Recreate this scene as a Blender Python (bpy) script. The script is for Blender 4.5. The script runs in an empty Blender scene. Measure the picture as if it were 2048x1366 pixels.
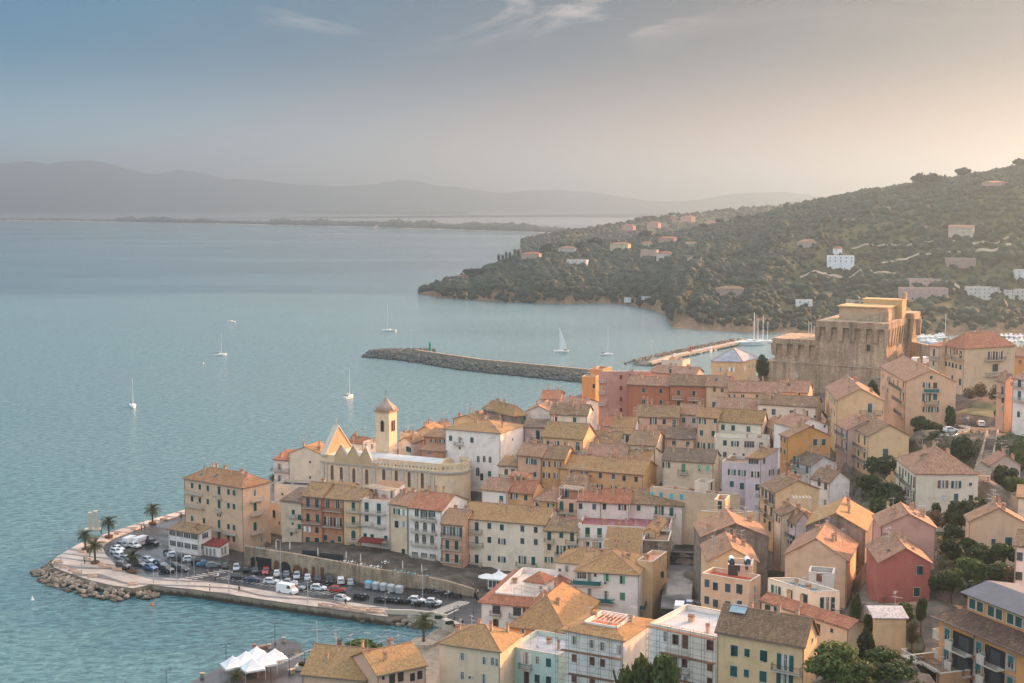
import bpy, bmesh, math, random
import numpy as np
from mathutils import Vector, Matrix, geometry, noise as mnoise
from mathutils.bvhtree import BVHTree
R = math.radians
rnd = random.Random(11)
nrs = np.random.RandomState(5)
S = bpy.context.scene
COL = S.collection
F, CX, CY, HZ, CAMZ = 2700.0, 1024.0, 683.0, 400.0, 98.0   # photo focal length (px), centre, horizon row, eye height (m)
TH = math.atan((CY - HZ) / F)
CT, ST = math.cos(TH), math.sin(TH)

def ray(px, py):
    yv = -(py - CY) / F
    return Vector(((px - CX) / F, CT + ST * yv, -ST + CT * yv))
def G(px, py, z=0.0):
    d = ray(px, py); t = (z - CAMZ) / d.z
    return Vector((d.x * t, d.y * t, z))
def V(px, py, Y):
    d = ray(px, py); t = Y / d.y
    return Vector((d.x * t, Y, CAMZ + d.z * t))
def pix(p):
    dep = p[1] * CT + (CAMZ - p[2]) * ST
    up = p[1] * ST - (CAMZ - p[2]) * CT
    return CX + F * p[0] / dep, CY - F * up / dep

def lin(c):
    c = c / 255.0
    return c / 12.92 if c <= 0.04045 else ((c + 0.055) / 1.055) ** 2.4
def rgb(r, g, b, k=1.0):
    return (lin(r) * k, lin(g) * k, lin(b) * k, 1.0)

def new_mat(name, rough=0.9, col=(0.5, 0.5, 0.5, 1), metal=0.0, spec=0.3):
    m = bpy.data.materials.new(name); m.use_nodes = True
    nt = m.node_tree; b = nt.nodes['Principled BSDF']
    b.inputs['Roughness'].default_value = rough
    b.inputs['Base Color'].default_value = col
    b.inputs['Metallic'].default_value = metal
    b.inputs['Specular IOR Level'].default_value = spec
    return m, nt, b
def nd(nt, typ, **kw):
    n = nt.nodes.new(typ)
    for k, v in kw.items():
        if k.startswith('i_'):
            n.inputs[k[2:].replace('_', ' ')].default_value = v
        elif k.startswith('n_'):
            n.inputs[int(k[2:])].default_value = v
        else:
            setattr(n, k, v)
    return n
def ln(nt, a, ao, b, bi):
    nt.links.new(a.outputs[ao], b.inputs[bi])
def ramp(nt, stops, interp='LINEAR'):
    n = nt.nodes.new('ShaderNodeValToRGB'); cr = n.color_ramp; cr.interpolation = interp
    while len(cr.elements) < len(stops): cr.elements.new(0.5)
    for e, (p, c) in zip(cr.elements, stops):
        e.position = p; e.color = c if len(c) == 4 else (*c, 1)
    return n
def gray(v): return (v, v, v, 1)
def mixc(nt, blend='MIX', fac=0.5):
    n = nt.nodes.new('ShaderNodeMix'); n.data_type = 'RGBA'; n.blend_type = blend
    n.inputs[0].default_value = fac
    return n      # inputs: 0 fac, 6 A, 7 B ; output 2
def noise_tex(nt, scale, detail=3, rough=0.55, vec=None, vo=0):
    n = nd(nt, 'ShaderNodeTexNoise'); n.inputs['Scale'].default_value = scale
    n.inputs['Detail'].default_value = detail; n.inputs['Roughness'].default_value = rough
    if vec is not None: ln(nt, vec, vo, n, 'Vector')
    return n
def bump(nt, b, hnode, ho, strength=0.5, dist=0.1):
    bp = nd(nt, 'ShaderNodeBump'); bp.inputs['Strength'].default_value = strength
    bp.inputs['Distance'].default_value = dist
    ln(nt, hnode, ho, bp, 'Height'); ln(nt, bp, 0, b, 'Normal'); return bp
def mapping(nt, src, so, scale=(1, 1, 1), rot=(0, 0, 0)):
    mp = nd(nt, 'ShaderNodeMapping'); mp.inputs['Scale'].default_value = scale; mp.inputs['Rotation'].default_value = rot
    ln(nt, src, so, mp, 0); return mp
def math_n(nt, op, a=None, b=None, av=None, bv=None):
    n = nd(nt, 'ShaderNodeMath'); n.operation = op
    if a is not None: nt.links.new(a, n.inputs[0])
    elif av is not None: n.inputs[0].default_value = av
    if b is not None: nt.links.new(b, n.inputs[1])
    elif bv is not None: n.inputs[1].default_value = bv
    return n.outputs[0]

M = {}
def simple(name, col, rough=0.8, metal=0.0, var=0.12, scale=2.0, spec=0.3, emis=None):
    m, nt, b = new_mat(name, rough, col, metal, spec)
    if var:
        tc = nd(nt, 'ShaderNodeTexCoord'); n = noise_tex(nt, scale, 4, 0.6, tc, 3)
        r = ramp(nt, [(0.3, gray(1 - var)), (0.7, gray(1 + var))]); ln(nt, n, 0, r, 0)
        mx = mixc(nt, 'MULTIPLY', 1.0); mx.inputs[6].default_value = col
        ln(nt, r, 0, mx, 7); ln(nt, mx, 2, b, 'Base Color')
    M[name] = m; return m
def tinted(name, rough=0.8, var=0.1, scale=1.0, spec=0.3, metal=0.0, coat=0.0):
    """a paint whose colour is each object's own colour"""
    m, nt, b = new_mat(name, rough, (0.5, 0.5, 0.5, 1), metal, spec)
    oi = nd(nt, 'ShaderNodeObjectInfo')
    tc = nd(nt, 'ShaderNodeTexCoord'); n = noise_tex(nt, scale, 4, 0.6, tc, 3)
    r = ramp(nt, [(0.3, gray(1 - var)), (0.7, gray(1 + var))]); ln(nt, n, 0, r, 0)
    mx = mixc(nt, 'MULTIPLY', 1.0); ln(nt, oi, 'Color', mx, 6); ln(nt, r, 0, mx, 7); ln(nt, mx, 2, b, 'Base Color')
    if coat: b.inputs['Coat Weight'].default_value = coat
    M[name] = m; return m

def mk_plaster():
    m, nt, b = new_mat('plaster', 0.92, spec=0.15)
    oi = nd(nt, 'ShaderNodeObjectInfo'); tc = nd(nt, 'ShaderNodeTexCoord')
    add = nd(nt, 'ShaderNodeVectorMath'); add.operation = 'ADD'
    cmb = nd(nt, 'ShaderNodeVectorMath'); cmb.operation = 'SCALE'; cmb.inputs[0].default_value = (97, 53, 31)
    ln(nt, oi, 'Random', cmb, 'Scale'); ln(nt, tc, 3, add, 0); ln(nt, cmb, 0, add, 1)
    n1 = noise_tex(nt, 0.35, 5, 0.6, add, 0)
    r1 = ramp(nt, [(0.25, gray(0.77)), (0.5, gray(1.0)), (0.75, gray(1.08))]); ln(nt, n1, 0, r1, 0)
    st = mapping(nt, add, 0, (0.9, 0.9, 0.14)); n2 = noise_tex(nt, 1.0, 4, 0.65, st, 0)
    r2 = ramp(nt, [(0.52, gray(0.0)), (0.75, gray(0.26))]); ln(nt, n2, 0, r2, 0)
    n3 = noise_tex(nt, 2.6, 5, 0.7, add, 0); r3 = ramp(nt, [(0.60, gray(0)), (0.68, gray(0.34))]); ln(nt, n3, 0, r3, 0)
    a = mixc(nt, 'MULTIPLY', 1.0); ln(nt, oi, 'Color', a, 6); ln(nt, r1, 0, a, 7)
    c = mixc(nt); ln(nt, r2, 0, c, 0); ln(nt, a, 2, c, 6)
    dk = mixc(nt, 'MULTIPLY', 1.0); ln(nt, oi, 'Color', dk, 6); dk.inputs[7].default_value = (0.50, 0.47, 0.44, 1); ln(nt, dk, 2, c, 7)
    e = mixc(nt); ln(nt, r3, 0, e, 0); ln(nt, c, 2, e, 6); e.inputs[7].default_value = (0.42, 0.36, 0.30, 1)
    ln(nt, e, 2, b, 'Base Color'); bump(nt, b, n3, 0, 0.25, 0.03)
    M['plaster'] = m
mk_plaster()

def mk_tile():
    m, nt, b = new_mat('roof_tile', 0.9, spec=0.15)
    oi = nd(nt, 'ShaderNodeObjectInfo'); uv = nd(nt, 'ShaderNodeUVMap'); tc = nd(nt, 'ShaderNodeTexCoord')
    sp = nd(nt, 'ShaderNodeSeparateXYZ'); ln(nt, uv, 0, sp, 0)
    u = math_n(nt, 'DIVIDE', sp.outputs[0], bv=0.27); v = math_n(nt, 'DIVIDE', sp.outputs[1], bv=0.42)
    fu = math_n(nt, 'FRACT', u); fv = math_n(nt, 'FRACT', v)
    hump = math_n(nt, 'SINE', math_n(nt, 'MULTIPLY', fu, bv=math.pi))
    hgt = math_n(nt, 'ADD', math_n(nt, 'MULTIPLY', hump, bv=0.6), math_n(nt, 'MULTIPLY', math_n(nt, 'SUBTRACT', av=1.0, b=fv), bv=0.5))
    cm = nd(nt, 'ShaderNodeCombineXYZ'); nt.links.new(math_n(nt, 'FLOOR', u), cm.inputs[0]); nt.links.new(math_n(nt, 'FLOOR', v), cm.inputs[1])
    wn = nd(nt, 'ShaderNodeTexWhiteNoise'); wn.noise_dimensions = '3D'; nt.links.new(oi.outputs['Random'], cm.inputs[2]); ln(nt, cm, 0, wn, 0)
    rt = ramp(nt, [(0.0, gray(0.74)), (0.5, gray(0.98)), (1.0, gray(1.2))]); ln(nt, wn, 'Value', rt, 0)
    off = nd(nt, 'ShaderNodeVectorMath'); off.operation = 'SCALE'; off.inputs[0].default_value = (71, 37, 19); ln(nt, oi, 'Random', off, 'Scale')
    add = nd(nt, 'ShaderNodeVectorMath'); add.operation = 'ADD'; ln(nt, tc, 3, add, 0); ln(nt, off, 0, add, 1)
    n1 = noise_tex(nt, 0.5, 5, 0.65, add, 0); r1 = ramp(nt, [(0.3, gray(0.78)), (0.7, gray(1.14))]); ln(nt, n1, 0, r1, 0)
    a = mixc(nt, 'MULTIPLY', 1.0); ln(nt, oi, 'Color', a, 6); ln(nt, rt, 0, a, 7)
    a2 = mixc(nt, 'MULTIPLY', 1.0); ln(nt, a, 2, a2, 6); ln(nt, r1, 0, a2, 7)
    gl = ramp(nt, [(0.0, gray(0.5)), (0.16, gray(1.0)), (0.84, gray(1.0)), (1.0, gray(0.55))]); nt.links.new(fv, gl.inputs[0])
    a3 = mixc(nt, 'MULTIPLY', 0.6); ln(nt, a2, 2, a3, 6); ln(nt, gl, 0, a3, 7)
    n2 = noise_tex(nt, 0.6, 6, 0.75, add, 0)
    thr = math_n(nt, 'SUBTRACT', math_n(nt, 'ADD', n2.outputs[0], math_n(nt, 'MULTIPLY', oi.outputs['Alpha'], bv=0.36)), bv=0.58)
    fac = nd(nt, 'ShaderNodeClamp'); nt.links.new(math_n(nt, 'MULTIPLY', thr, bv=4.0), fac.inputs[0]); fac.inputs['Max'].default_value = 0.82
    li = ramp(nt, [(0.3, rgb(126, 104, 76)), (0.5, rgb(170, 136, 94)), (0.75, rgb(150, 128, 92))]); n4 = noise_tex(nt, 2.2, 4, 0.6, add, 0); ln(nt, n4, 0, li, 0)
    lm = mixc(nt, 'MULTIPLY', 0.7); ln(nt, li, 0, lm, 6); ln(nt, rt, 0, lm, 7)
    c = mixc(nt); ln(nt, fac, 0, c, 0); ln(nt, a3, 2, c, 6); ln(nt, lm, 2, c, 7)
    ln(nt, c, 2, b, 'Base Color')
    bp = nd(nt, 'ShaderNodeBump'); bp.inputs['Strength'].default_value = 0.7; bp.inputs['Distance'].default_value = 0.07
    nt.links.new(hgt, bp.inputs['Height']); ln(nt, bp, 0, b, 'Normal')
    M['roof_tile'] = m
mk_tile()
tinted('paint', 0.55, 0.06, 3.0)
tinted('sheet', 0.8, 0.14, 0.4)
tinted('cloth', 0.95, 0.08, 2.0)
tinted('car_paint', 0.28, 0.03, 0.5, 0.5, 0.0, 0.6)
simple('white_frame', rgb(204, 194, 178), 0.6, var=0.06)
simple('iron', (0.035, 0.037, 0.04, 1), 0.55, var=0.1)
simple('pipe', (0.16, 0.12, 0.10, 1), 0.6, var=0.15)
simple('pole_grey', (0.42, 0.42, 0.41, 1), 0.5, var=0.08)
simple('rubber', (0.02, 0.02, 0.02, 1), 0.9, var=0.1)
simple('steel', (0.45, 0.46, 0.47, 1), 0.35, 0.8, 0.08)
simple('chimney_plaster', rgb(186, 158, 130), 0.95, var=0.2, scale=3)
simple('peach_stone', rgb(206, 172, 148), 0.9, var=0.12, scale=3)
simple('terracotta', rgb(160, 118, 96), 0.9, var=0.2, scale=3)
simple('slab', rgb(196, 184, 166), 0.9, var=0.14)
simple('dark_inside', (0.02, 0.02, 0.022, 1), 0.8, var=0.0)
simple('wood', rgb(110, 76, 52), 0.8, var=0.2, scale=4)
simple('white_boat', rgb(232, 230, 224), 0.35, var=0.03)
simple('skin', rgb(205, 160, 130), 0.6, var=0.03)
simple('hair', (0.03, 0.02, 0.015, 1), 0.7, var=0.1)
simple('red_stripe', rgb(190, 60, 40), 0.4, var=0.0)
m, nt, b = new_mat('glass', 0.12, (0.055, 0.065, 0.07, 1), 0.0, 0.5); M['glass'] = m
m, nt, b = new_mat('tail_light', 0.3, (0.35, 0.02, 0.02, 1)); M['tail_light'] = m
m, nt, b = new_mat('head_light', 0.15, (0.75, 0.75, 0.72, 1)); M['head_light'] = m

def mk_stone(name, c1, c2, c3, sc=1.0, mortar=0.75):
    m, nt, b = new_mat(name, 0.95, spec=0.1)
    tc = nd(nt, 'ShaderNodeTexCoord')
    vo = nd(nt, 'ShaderNodeTexVoronoi'); vo.inputs['Scale'].default_value = 2.4 * sc; mp = mapping(nt, tc, 3, (1, 1, 1.7)); ln(nt, mp, 0, vo, 'Vector')
    ve = nd(nt, 'ShaderNodeTexVoronoi'); ve.feature = 'DISTANCE_TO_EDGE'; ve.inputs['Scale'].default_value = 2.4 * sc; ln(nt, mp, 0, ve, 'Vector')
    n = noise_tex(nt, 0.25 * sc, 6, 0.65, tc, 3)
    r = ramp(nt, [(0.25, c1), (0.5, c2), (0.75, c3)]); ln(nt, n, 0, r, 0)
    rv = ramp(nt, [(0, gray(0.7)), (1, gray(1.25))]); ln(nt, vo, 'Color', rv, 0)
    mx = mixc(nt, 'MULTIPLY', 0.75); ln(nt, r, 0, mx, 6); ln(nt, rv, 0, mx, 7)
    re = ramp(nt, [(0.0, gray(mortar)), (0.07, gray(1))]); ln(nt, ve, 0, re, 0)
    m2 = mixc(nt, 'MULTIPLY', 1.0); ln(nt, mx, 2, m2, 6); ln(nt, re, 0, m2, 7)
    st = mapping(nt, tc, 3, (0.5, 0.5, 0.035)); ns = noise_tex(nt, 1.0, 5, 0.7, st, 0)
    rs = ramp(nt, [(0.42, gray(1.06)), (0.68, gray(0.36))]); ln(nt, ns, 0, rs, 0)
    m3 = mixc(nt, 'MULTIPLY', 0.8); ln(nt, m2, 2, m3, 6); ln(nt, rs, 0, m3, 7)
    ln(nt, m3, 2, b, 'Base Color'); bump(nt, b, ve, 0, 0.5, 0.08)
    M[name] = m
mk_stone('fort_stone', rgb(150, 128, 108), rgb(184, 158, 132), rgb(202, 176, 144), 0.6)
mk_stone('rubble', rgb(140, 122, 104), rgb(174, 152, 128), rgb(194, 172, 146), 1.0)
mk_stone('grey_render', rgb(118, 104, 94), rgb(146, 130, 116), rgb(164, 146, 126), 0.25, 1.0)
mk_stone('brick', rgb(150, 96, 76), rgb(170, 112, 88), rgb(176, 130, 100), 2.0)

def mk_rock(name, c1, c2, sc=0.6):
    m, nt, b = new_mat(name, 0.95, spec=0.15)
    tc = nd(nt, 'ShaderNodeTexCoord'); oi = nd(nt, 'ShaderNodeObjectInfo'); g = nd(nt, 'ShaderNodeNewGeometry')
    n = noise_tex(nt, sc, 6, 0.7, g, 0); r = ramp(nt, [(0.3, c1), (0.7, c2)]); ln(nt, n, 0, r, 0)
    rr = ramp(nt, [(0, gray(0.62)), (1, gray(1.3))]); ln(nt, oi, 'Random', rr, 0)
    mx = mixc(nt, 'MULTIPLY', 1.0); ln(nt, r, 0, mx, 6); ln(nt, rr, 0, mx, 7)
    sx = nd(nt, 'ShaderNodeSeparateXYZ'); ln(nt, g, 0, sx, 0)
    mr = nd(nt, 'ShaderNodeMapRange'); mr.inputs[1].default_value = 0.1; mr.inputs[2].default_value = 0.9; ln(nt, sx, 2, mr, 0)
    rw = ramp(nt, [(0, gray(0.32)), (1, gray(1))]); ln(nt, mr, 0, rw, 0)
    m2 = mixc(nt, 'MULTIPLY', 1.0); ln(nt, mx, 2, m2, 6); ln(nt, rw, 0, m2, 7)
    ln(nt, m2, 2, b, 'Base Color'); bump(nt, b, n, 0, 0.5, 0.2); M[name] = m
mk_rock('boulder', rgb(104, 92, 80), rgb(182, 162, 140), 1.1)
mk_rock('breakwater_rock', rgb(54, 60, 60), rgb(108, 108, 98), 0.25)

def mk_foliage(name, cols, sc=0.5, rough=0.75):
    m, nt, b = new_mat(name, rough, spec=0.25)
    oi = nd(nt, 'ShaderNodeObjectInfo'); g = nd(nt, 'ShaderNodeNewGeometry')
    n = noise_tex(nt, sc, 4, 0.7, g, 0)
    r = ramp(nt, [(0.28 + 0.44 * i / max(1, len(cols) - 1), c) for i, c in enumerate(cols)]); ln(nt, n, 0, r, 0)
    rr = ramp(nt, [(0, gray(0.72)), (1, gray(1.35))]); ln(nt, oi, 'Random', rr, 0)
    mx = mixc(nt, 'MULTIPLY', 1.0); ln(nt, r, 0, mx, 6); ln(nt, rr, 0, mx, 7)
    ln(nt, mx, 2, b, 'Base Color')
    tr = nd(nt, 'ShaderNodeBsdfTranslucent'); ln(nt, mx, 2, tr, 0)
    ms = nd(nt, 'ShaderNodeMixShader'); ms.inputs[0].default_value = 0.25
    out = nt.nodes['Material Output']; ln(nt, b, 0, ms, 1); ln(nt, tr, 0, ms, 2); ln(nt, ms, 0, out, 0)
    M[name] = m
mk_foliage('leaf_dark', [(0.016, 0.030, 0.012, 1), (0.032, 0.055, 0.020, 1), (0.055, 0.078, 0.026, 1)])
mk_foliage('leaf_mid', [(0.028, 0.050, 0.014, 1), (0.055, 0.085, 0.022, 1), (0.10, 0.115, 0.034, 1)])
mk_foliage('leaf_dry', [(0.07, 0.052, 0.036, 1), (0.11, 0.085, 0.05, 1), (0.15, 0.12, 0.07, 1)])
mk_foliage('leaf_pine', [(0.045, 0.068, 0.018, 1), (0.085, 0.115, 0.03, 1), (0.16, 0.165, 0.05, 1)])
mk_foliage('leaf_palm', [(0.030, 0.045, 0.016, 1), (0.060, 0.075, 0.026, 1), (0.11, 0.10, 0.04, 1)], 1.5)
mk_foliage('leaf_far', [(0.010, 0.026, 0.020, 1), (0.018, 0.040, 0.028, 1), (0.030, 0.052, 0.030, 1), (0.06, 0.066, 0.040, 1)], 0.035)
mk_foliage('leaf_strip', [(0.018, 0.030, 0.014, 1), (0.034, 0.048, 0.02, 1)], 0.01)
simple('bark', rgb(92, 74, 58), 0.95, var=0.3, scale=5)
simple('palm_bark', rgb(104, 84, 66), 0.95, var=0.35, scale=6)

class MB:
    def __init__(s): s.v = []; s.f = []; s.m = []; s.uv = {}
    def face(s, pts, m=0, uv=None):
        i = len(s.v); s.v += [tuple(p) for p in pts]; s.f.append(tuple(range(i, i + len(pts)))); s.m.append(m)
        if uv: s.uv[len(s.f) - 1] = uv
    def hull8(s, c, m=0):
        """c: 8 corners, bottom 0-3 ccw from above, top 4-7"""
        i = len(s.v); s.v += [tuple(p) for p in c]
        for q in ((3, 2, 1, 0), (4, 5, 6, 7), (0, 1, 5, 4), (1, 2, 6, 5), (2, 3, 7, 6), (3, 0, 4, 7)):
            s.f.append(tuple(i + k for k in q)); s.m.append(m)
    def box(s, x0, x1, y0, y1, z0, z1, m=0):
        s.hull8([(x0, y0, z0), (x1, y0, z0), (x1, y1, z0), (x0, y1, z0), (x0, y0, z1), (x1, y0, z1), (x1, y1, z1), (x0, y1, z1)], m)
    def prism(s, poly, z0, z1, m=0, cap=True, m_top=None):
        n = len(poly); i = len(s.v)
        zz0 = z0 if hasattr(z0, '__len__') else [z0] * n; zz1 = z1 if hasattr(z1, '__len__') else [z1] * n
        s.v += [(p[0], p[1], zz0[k]) for k, p in enumerate(poly)] + [(p[0], p[1], zz1[k]) for k, p in enumerate(poly)]
        for k in range(n):
            j = (k + 1) % n; s.f.append((i + k, i + j, i + n + j, i + n + k)); s.m.append(m)
        if cap:
            s.f.append(tuple(i + n + k for k in range(n))); s.m.append(m if m_top is None else m_top)
            s.f.append(tuple(i + k for k in reversed(range(n)))); s.m.append(m)
    def tube(s, p, q, r0, r1=None, n=6, m=0, cap=True):
        p = Vector(p); q = Vector(q); r1 = r0 if r1 is None else r1
        d = (q - p).normalized(); a = d.orthogonal().normalized(); b = d.cross(a); i = len(s.v)
        for (c, r) in ((p, r0), (q, r1)):
            for k in range(n):
                t = 2 * math.pi * k / n; s.v.append(tuple(c + a * (r * math.cos(t)) + b * (r * math.sin(t))))
        for k in range(n):
            j = (k + 1) % n; s.f.append((i + k, i + j, i + n + j, i + n + k)); s.m.append(m)
        if cap:
            s.f.append(tuple(i + k for k in reversed(range(n)))); s.m.append(m)
            s.f.append(tuple(i + n + k for k in range(n))); s.m.append(m)
    def lathe(s, prof, n=12, m=0, c=(0, 0, 0), sy=1.0):
        i = len(s.v)
        for (r, z) in prof:
            for k in range(n):
                t = 2 * math.pi * (k + 0.5) / n; s.v.append((c[0] + r * math.cos(t), c[1] + r * sy * math.sin(t), c[2] + z))
        for a in range(len(prof) - 1):
            for k in range(n):
                j = (k + 1) % n; s.f.append((i + a * n + k, i + a * n + j, i + (a + 1) * n + j, i + (a + 1) * n + k)); s.m.append(m)
        s.f.append(tuple(i + k for k in reversed(range(n)))); s.m.append(m)
        e = i + (len(prof) - 1) * n; s.f.append(tuple(e + k for k in range(n))); s.m.append(m)
    def mesh(s, name, mats, smooth=False):
        me = bpy.data.meshes.new(name); me.from_pydata(s.v, [], s.f)
        for mt in mats: me.materials.append(M[mt])
        if len(mats) > 1: me.polygons.foreach_set('material_index', s.m)
        if s.uv:
            ul = me.uv_layers.new(name='UVMap')
            for pi, uvs in s.uv.items():
                st = me.polygons[pi].loop_start
                for k, t in enumerate(uvs): ul.data[st + k].uv = t
        if smooth: me.polygons.foreach_set('use_smooth', [True] * len(me.polygons))
        me.update(); return me
    def build(s, name, mats, parent=None, color=None, smooth=False, mat=None):
        return link(name, s.mesh(name, mats, smooth), parent, color, mat)
def link(name, me, parent=None, color=None, mat=None):
    o = bpy.data.objects.new(name, me); COL.objects.link(o)
    if parent: o.parent = parent
    if mat is not None: o.matrix_local = mat
    if color: o.color = color
    return o
def empty(name, loc=(0, 0, 0), rz=0.0):
    o = bpy.data.objects.new(name, None); COL.objects.link(o); o.location = loc; o.rotation_euler = (0, 0, rz); o.empty_display_size = 0.5
    return o
LABELS = {}
def tag(o, label, cat, group=None, kind=None):
    o['label'] = label; o['category'] = cat
    if group: o['group'] = group
    if kind: o['kind'] = kind
    LABELS.setdefault(label, []).append(o.name)
    return o
def struct(o, label=None, cat=None, kind='structure'):
    o['kind'] = kind
    if label: o['label'] = label; o['category'] = cat
    return o
def raw_mesh(name, verts, faces, mats, smooth=False):
    verts = np.asarray(verts, dtype=np.float32); faces = np.asarray(faces, dtype=np.int32)
    me = bpy.data.meshes.new(name); k = faces.shape[1]
    me.vertices.add(len(verts)); me.vertices.foreach_set('co', verts.ravel())
    me.loops.add(faces.size); me.loops.foreach_set('vertex_index', faces.ravel())
    me.polygons.add(len(faces)); me.polygons.foreach_set('loop_start', np.arange(0, faces.size, k, dtype=np.int32))
    me.polygons.foreach_set('loop_total', np.full(len(faces), k, dtype=np.int32))
    for mt in mats: me.materials.append(M[mt])
    if smooth: me.polygons.foreach_set('use_smooth', np.ones(len(faces), dtype=bool))
    me.update(calc_edges=True); me.validate(); return me
cam = bpy.data.cameras.new('camera'); camo = bpy.data.objects.new('camera', cam); COL.objects.link(camo)
camo.location = (0, 0, CAMZ); camo.rotation_euler = (math.pi / 2 - TH, 0, 0)
cam.sensor_width = 36.0; cam.lens = F * 36.0 / 2048.0; cam.clip_start = 1.0; cam.clip_end = 120000.0
S.camera = camo
SUN_AZ, SUN_EL = R(49), R(14)          # clockwise from the view direction, above the horizon
sd = bpy.data.lights.new('sun', 'SUN'); sd.energy = 4.8; sd.angle = R(0.6); sd.color = (1.0, 0.50, 0.23)
so = bpy.data.objects.new('sun', sd); COL.objects.link(so)
sdir = Vector((math.sin(SUN_AZ) * math.cos(SUN_EL), math.cos(SUN_AZ) * math.cos(SUN_EL), math.sin(SUN_EL)))
so.rotation_euler = sdir.to_track_quat('Z', 'Y').to_euler(); so.location = (300, 200, 400)

W = bpy.data.worlds.new('World'); S.world = W; W.use_nodes = True
nt = W.node_tree; bg = nt.nodes['Background']
sky = nd(nt, 'ShaderNodeTexSky'); sky.sky_type = 'NISHITA'; sky.sun_disc = False
sky.sun_elevation = SUN_EL; sky.sun_rotation = SUN_AZ; sky.altitude = 100; sky.air_density = 1.0; sky.dust_density = 1.6; sky.ozone_density = 3.5
tc = nd(nt, 'ShaderNodeTexCoord')
sp = nd(nt, 'ShaderNodeSeparateXYZ'); ln(nt, tc, 0, sp, 0)
mp = mapping(nt, tc, 0, (5.0, 5.0, 26.0), (0, R(-7), 0))
n0 = noise_tex(nt, 1.0, 7, 0.58, mp, 0); n0.inputs['Distortion'].default_value = 0.8
rc = ramp(nt, [(0.54, gray(0)), (0.74, gray(1.0))]); ln(nt, n0, 0, rc, 0)
hi = nd(nt, 'ShaderNodeMapRange'); hi.interpolation_type = 'SMOOTHSTEP'; hi.inputs[1].default_value = 0.098; hi.inputs[2].default_value = 0.140; ln(nt, sp, 2, hi, 0)
fm = math_n(nt, 'MULTIPLY', rc.outputs[0], hi.outputs[0]); ax = math_n(nt, 'ABSOLUTE', math_n(nt, 'ADD', sp.outputs[0], bv=0.03))
az = nd(nt, 'ShaderNodeMapRange'); az.interpolation_type = 'SMOOTHSTEP'; az.inputs[1].default_value = 0.11; az.inputs[2].default_value = 0.19; az.inputs[3].default_value = 0.95; az.inputs[4].default_value = 0.15; nt.links.new(ax, az.inputs[0])
fm = math_n(nt, 'MULTIPLY', fm, az.outputs[0])
hs = nd(nt, 'ShaderNodeHueSaturation'); hs.inputs['Saturation'].default_value = 0.95; ln(nt, sky, 0, hs, 'Color')
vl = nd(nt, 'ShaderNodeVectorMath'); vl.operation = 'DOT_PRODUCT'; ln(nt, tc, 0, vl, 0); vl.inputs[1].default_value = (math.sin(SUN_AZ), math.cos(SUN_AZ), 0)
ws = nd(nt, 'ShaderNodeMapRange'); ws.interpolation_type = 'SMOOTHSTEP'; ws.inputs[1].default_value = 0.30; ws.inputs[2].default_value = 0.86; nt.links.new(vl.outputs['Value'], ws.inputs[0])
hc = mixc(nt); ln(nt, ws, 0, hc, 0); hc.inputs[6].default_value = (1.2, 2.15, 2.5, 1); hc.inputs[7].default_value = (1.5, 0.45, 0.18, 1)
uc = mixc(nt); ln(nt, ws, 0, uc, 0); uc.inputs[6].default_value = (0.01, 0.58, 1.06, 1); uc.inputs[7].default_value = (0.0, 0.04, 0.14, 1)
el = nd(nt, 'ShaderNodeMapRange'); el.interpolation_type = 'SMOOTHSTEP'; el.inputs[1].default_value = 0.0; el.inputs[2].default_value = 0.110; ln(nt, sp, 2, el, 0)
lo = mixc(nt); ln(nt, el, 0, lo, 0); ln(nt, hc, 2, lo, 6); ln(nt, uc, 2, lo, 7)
up = mixc(nt, 'MULTIPLY', 1.0); ln(nt, hs, 0, up, 6); up.inputs[7].default_value = (5.6, 3.5, 2.2, 1)  # upper sky, out of view, boosted and warmed as added fill for the town
eu = nd(nt, 'ShaderNodeMapRange'); eu.interpolation_type = 'SMOOTHSTEP'; eu.inputs[1].default_value = 0.16; eu.inputs[2].default_value = 0.45; ln(nt, sp, 2, eu, 0)
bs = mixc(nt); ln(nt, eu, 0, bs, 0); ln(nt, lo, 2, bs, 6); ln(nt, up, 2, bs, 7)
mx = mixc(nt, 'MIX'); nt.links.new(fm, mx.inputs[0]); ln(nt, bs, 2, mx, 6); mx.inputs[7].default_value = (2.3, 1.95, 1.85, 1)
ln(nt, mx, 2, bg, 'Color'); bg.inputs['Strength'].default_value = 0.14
S.view_settings.view_transform = 'Standard'; S.view_settings.look = 'None'; S.view_settings.gamma = 1.0
S.view_settings.exposure = 1.45
S.render.engine = 'CYCLES'
cy = S.cycles
cy.max_bounces = 6; cy.diffuse_bounces = 3; cy.glossy_bounces = 3; cy.transmission_bounces = 2; cy.transparent_max_bounces = 6; cy.volume_bounces = 0
cy.caustics_reflective = False; cy.caustics_refractive = False; cy.sample_clamp_indirect = 4.0; cy.use_denoising = True

mh = bpy.data.materials.new('haze_air'); mh.use_nodes = True; nt = mh.node_tree
for n in list(nt.nodes):
    if n.type == 'BSDF_PRINCIPLED': nt.nodes.remove(n)
pv = nd(nt, 'ShaderNodeVolumePrincipled'); pv.inputs['Color'].default_value = (0.262, 0.385, 0.50, 1)
pv.inputs['Density'].default_value = 0.00020; pv.inputs['Anisotropy'].default_value = 0.57
ln(nt, pv, 0, nt.nodes['Material Output'], 'Volume'); M['haze_air'] = mh
mb = MB(); mb.box(-31000, 31000, -900, 33000, -12, 500); hz = mb.build('haze', ['haze_air'])
struct(hz, 'thin pale sea haze lying over the bay and hills', 'haze', 'stuff')

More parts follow.
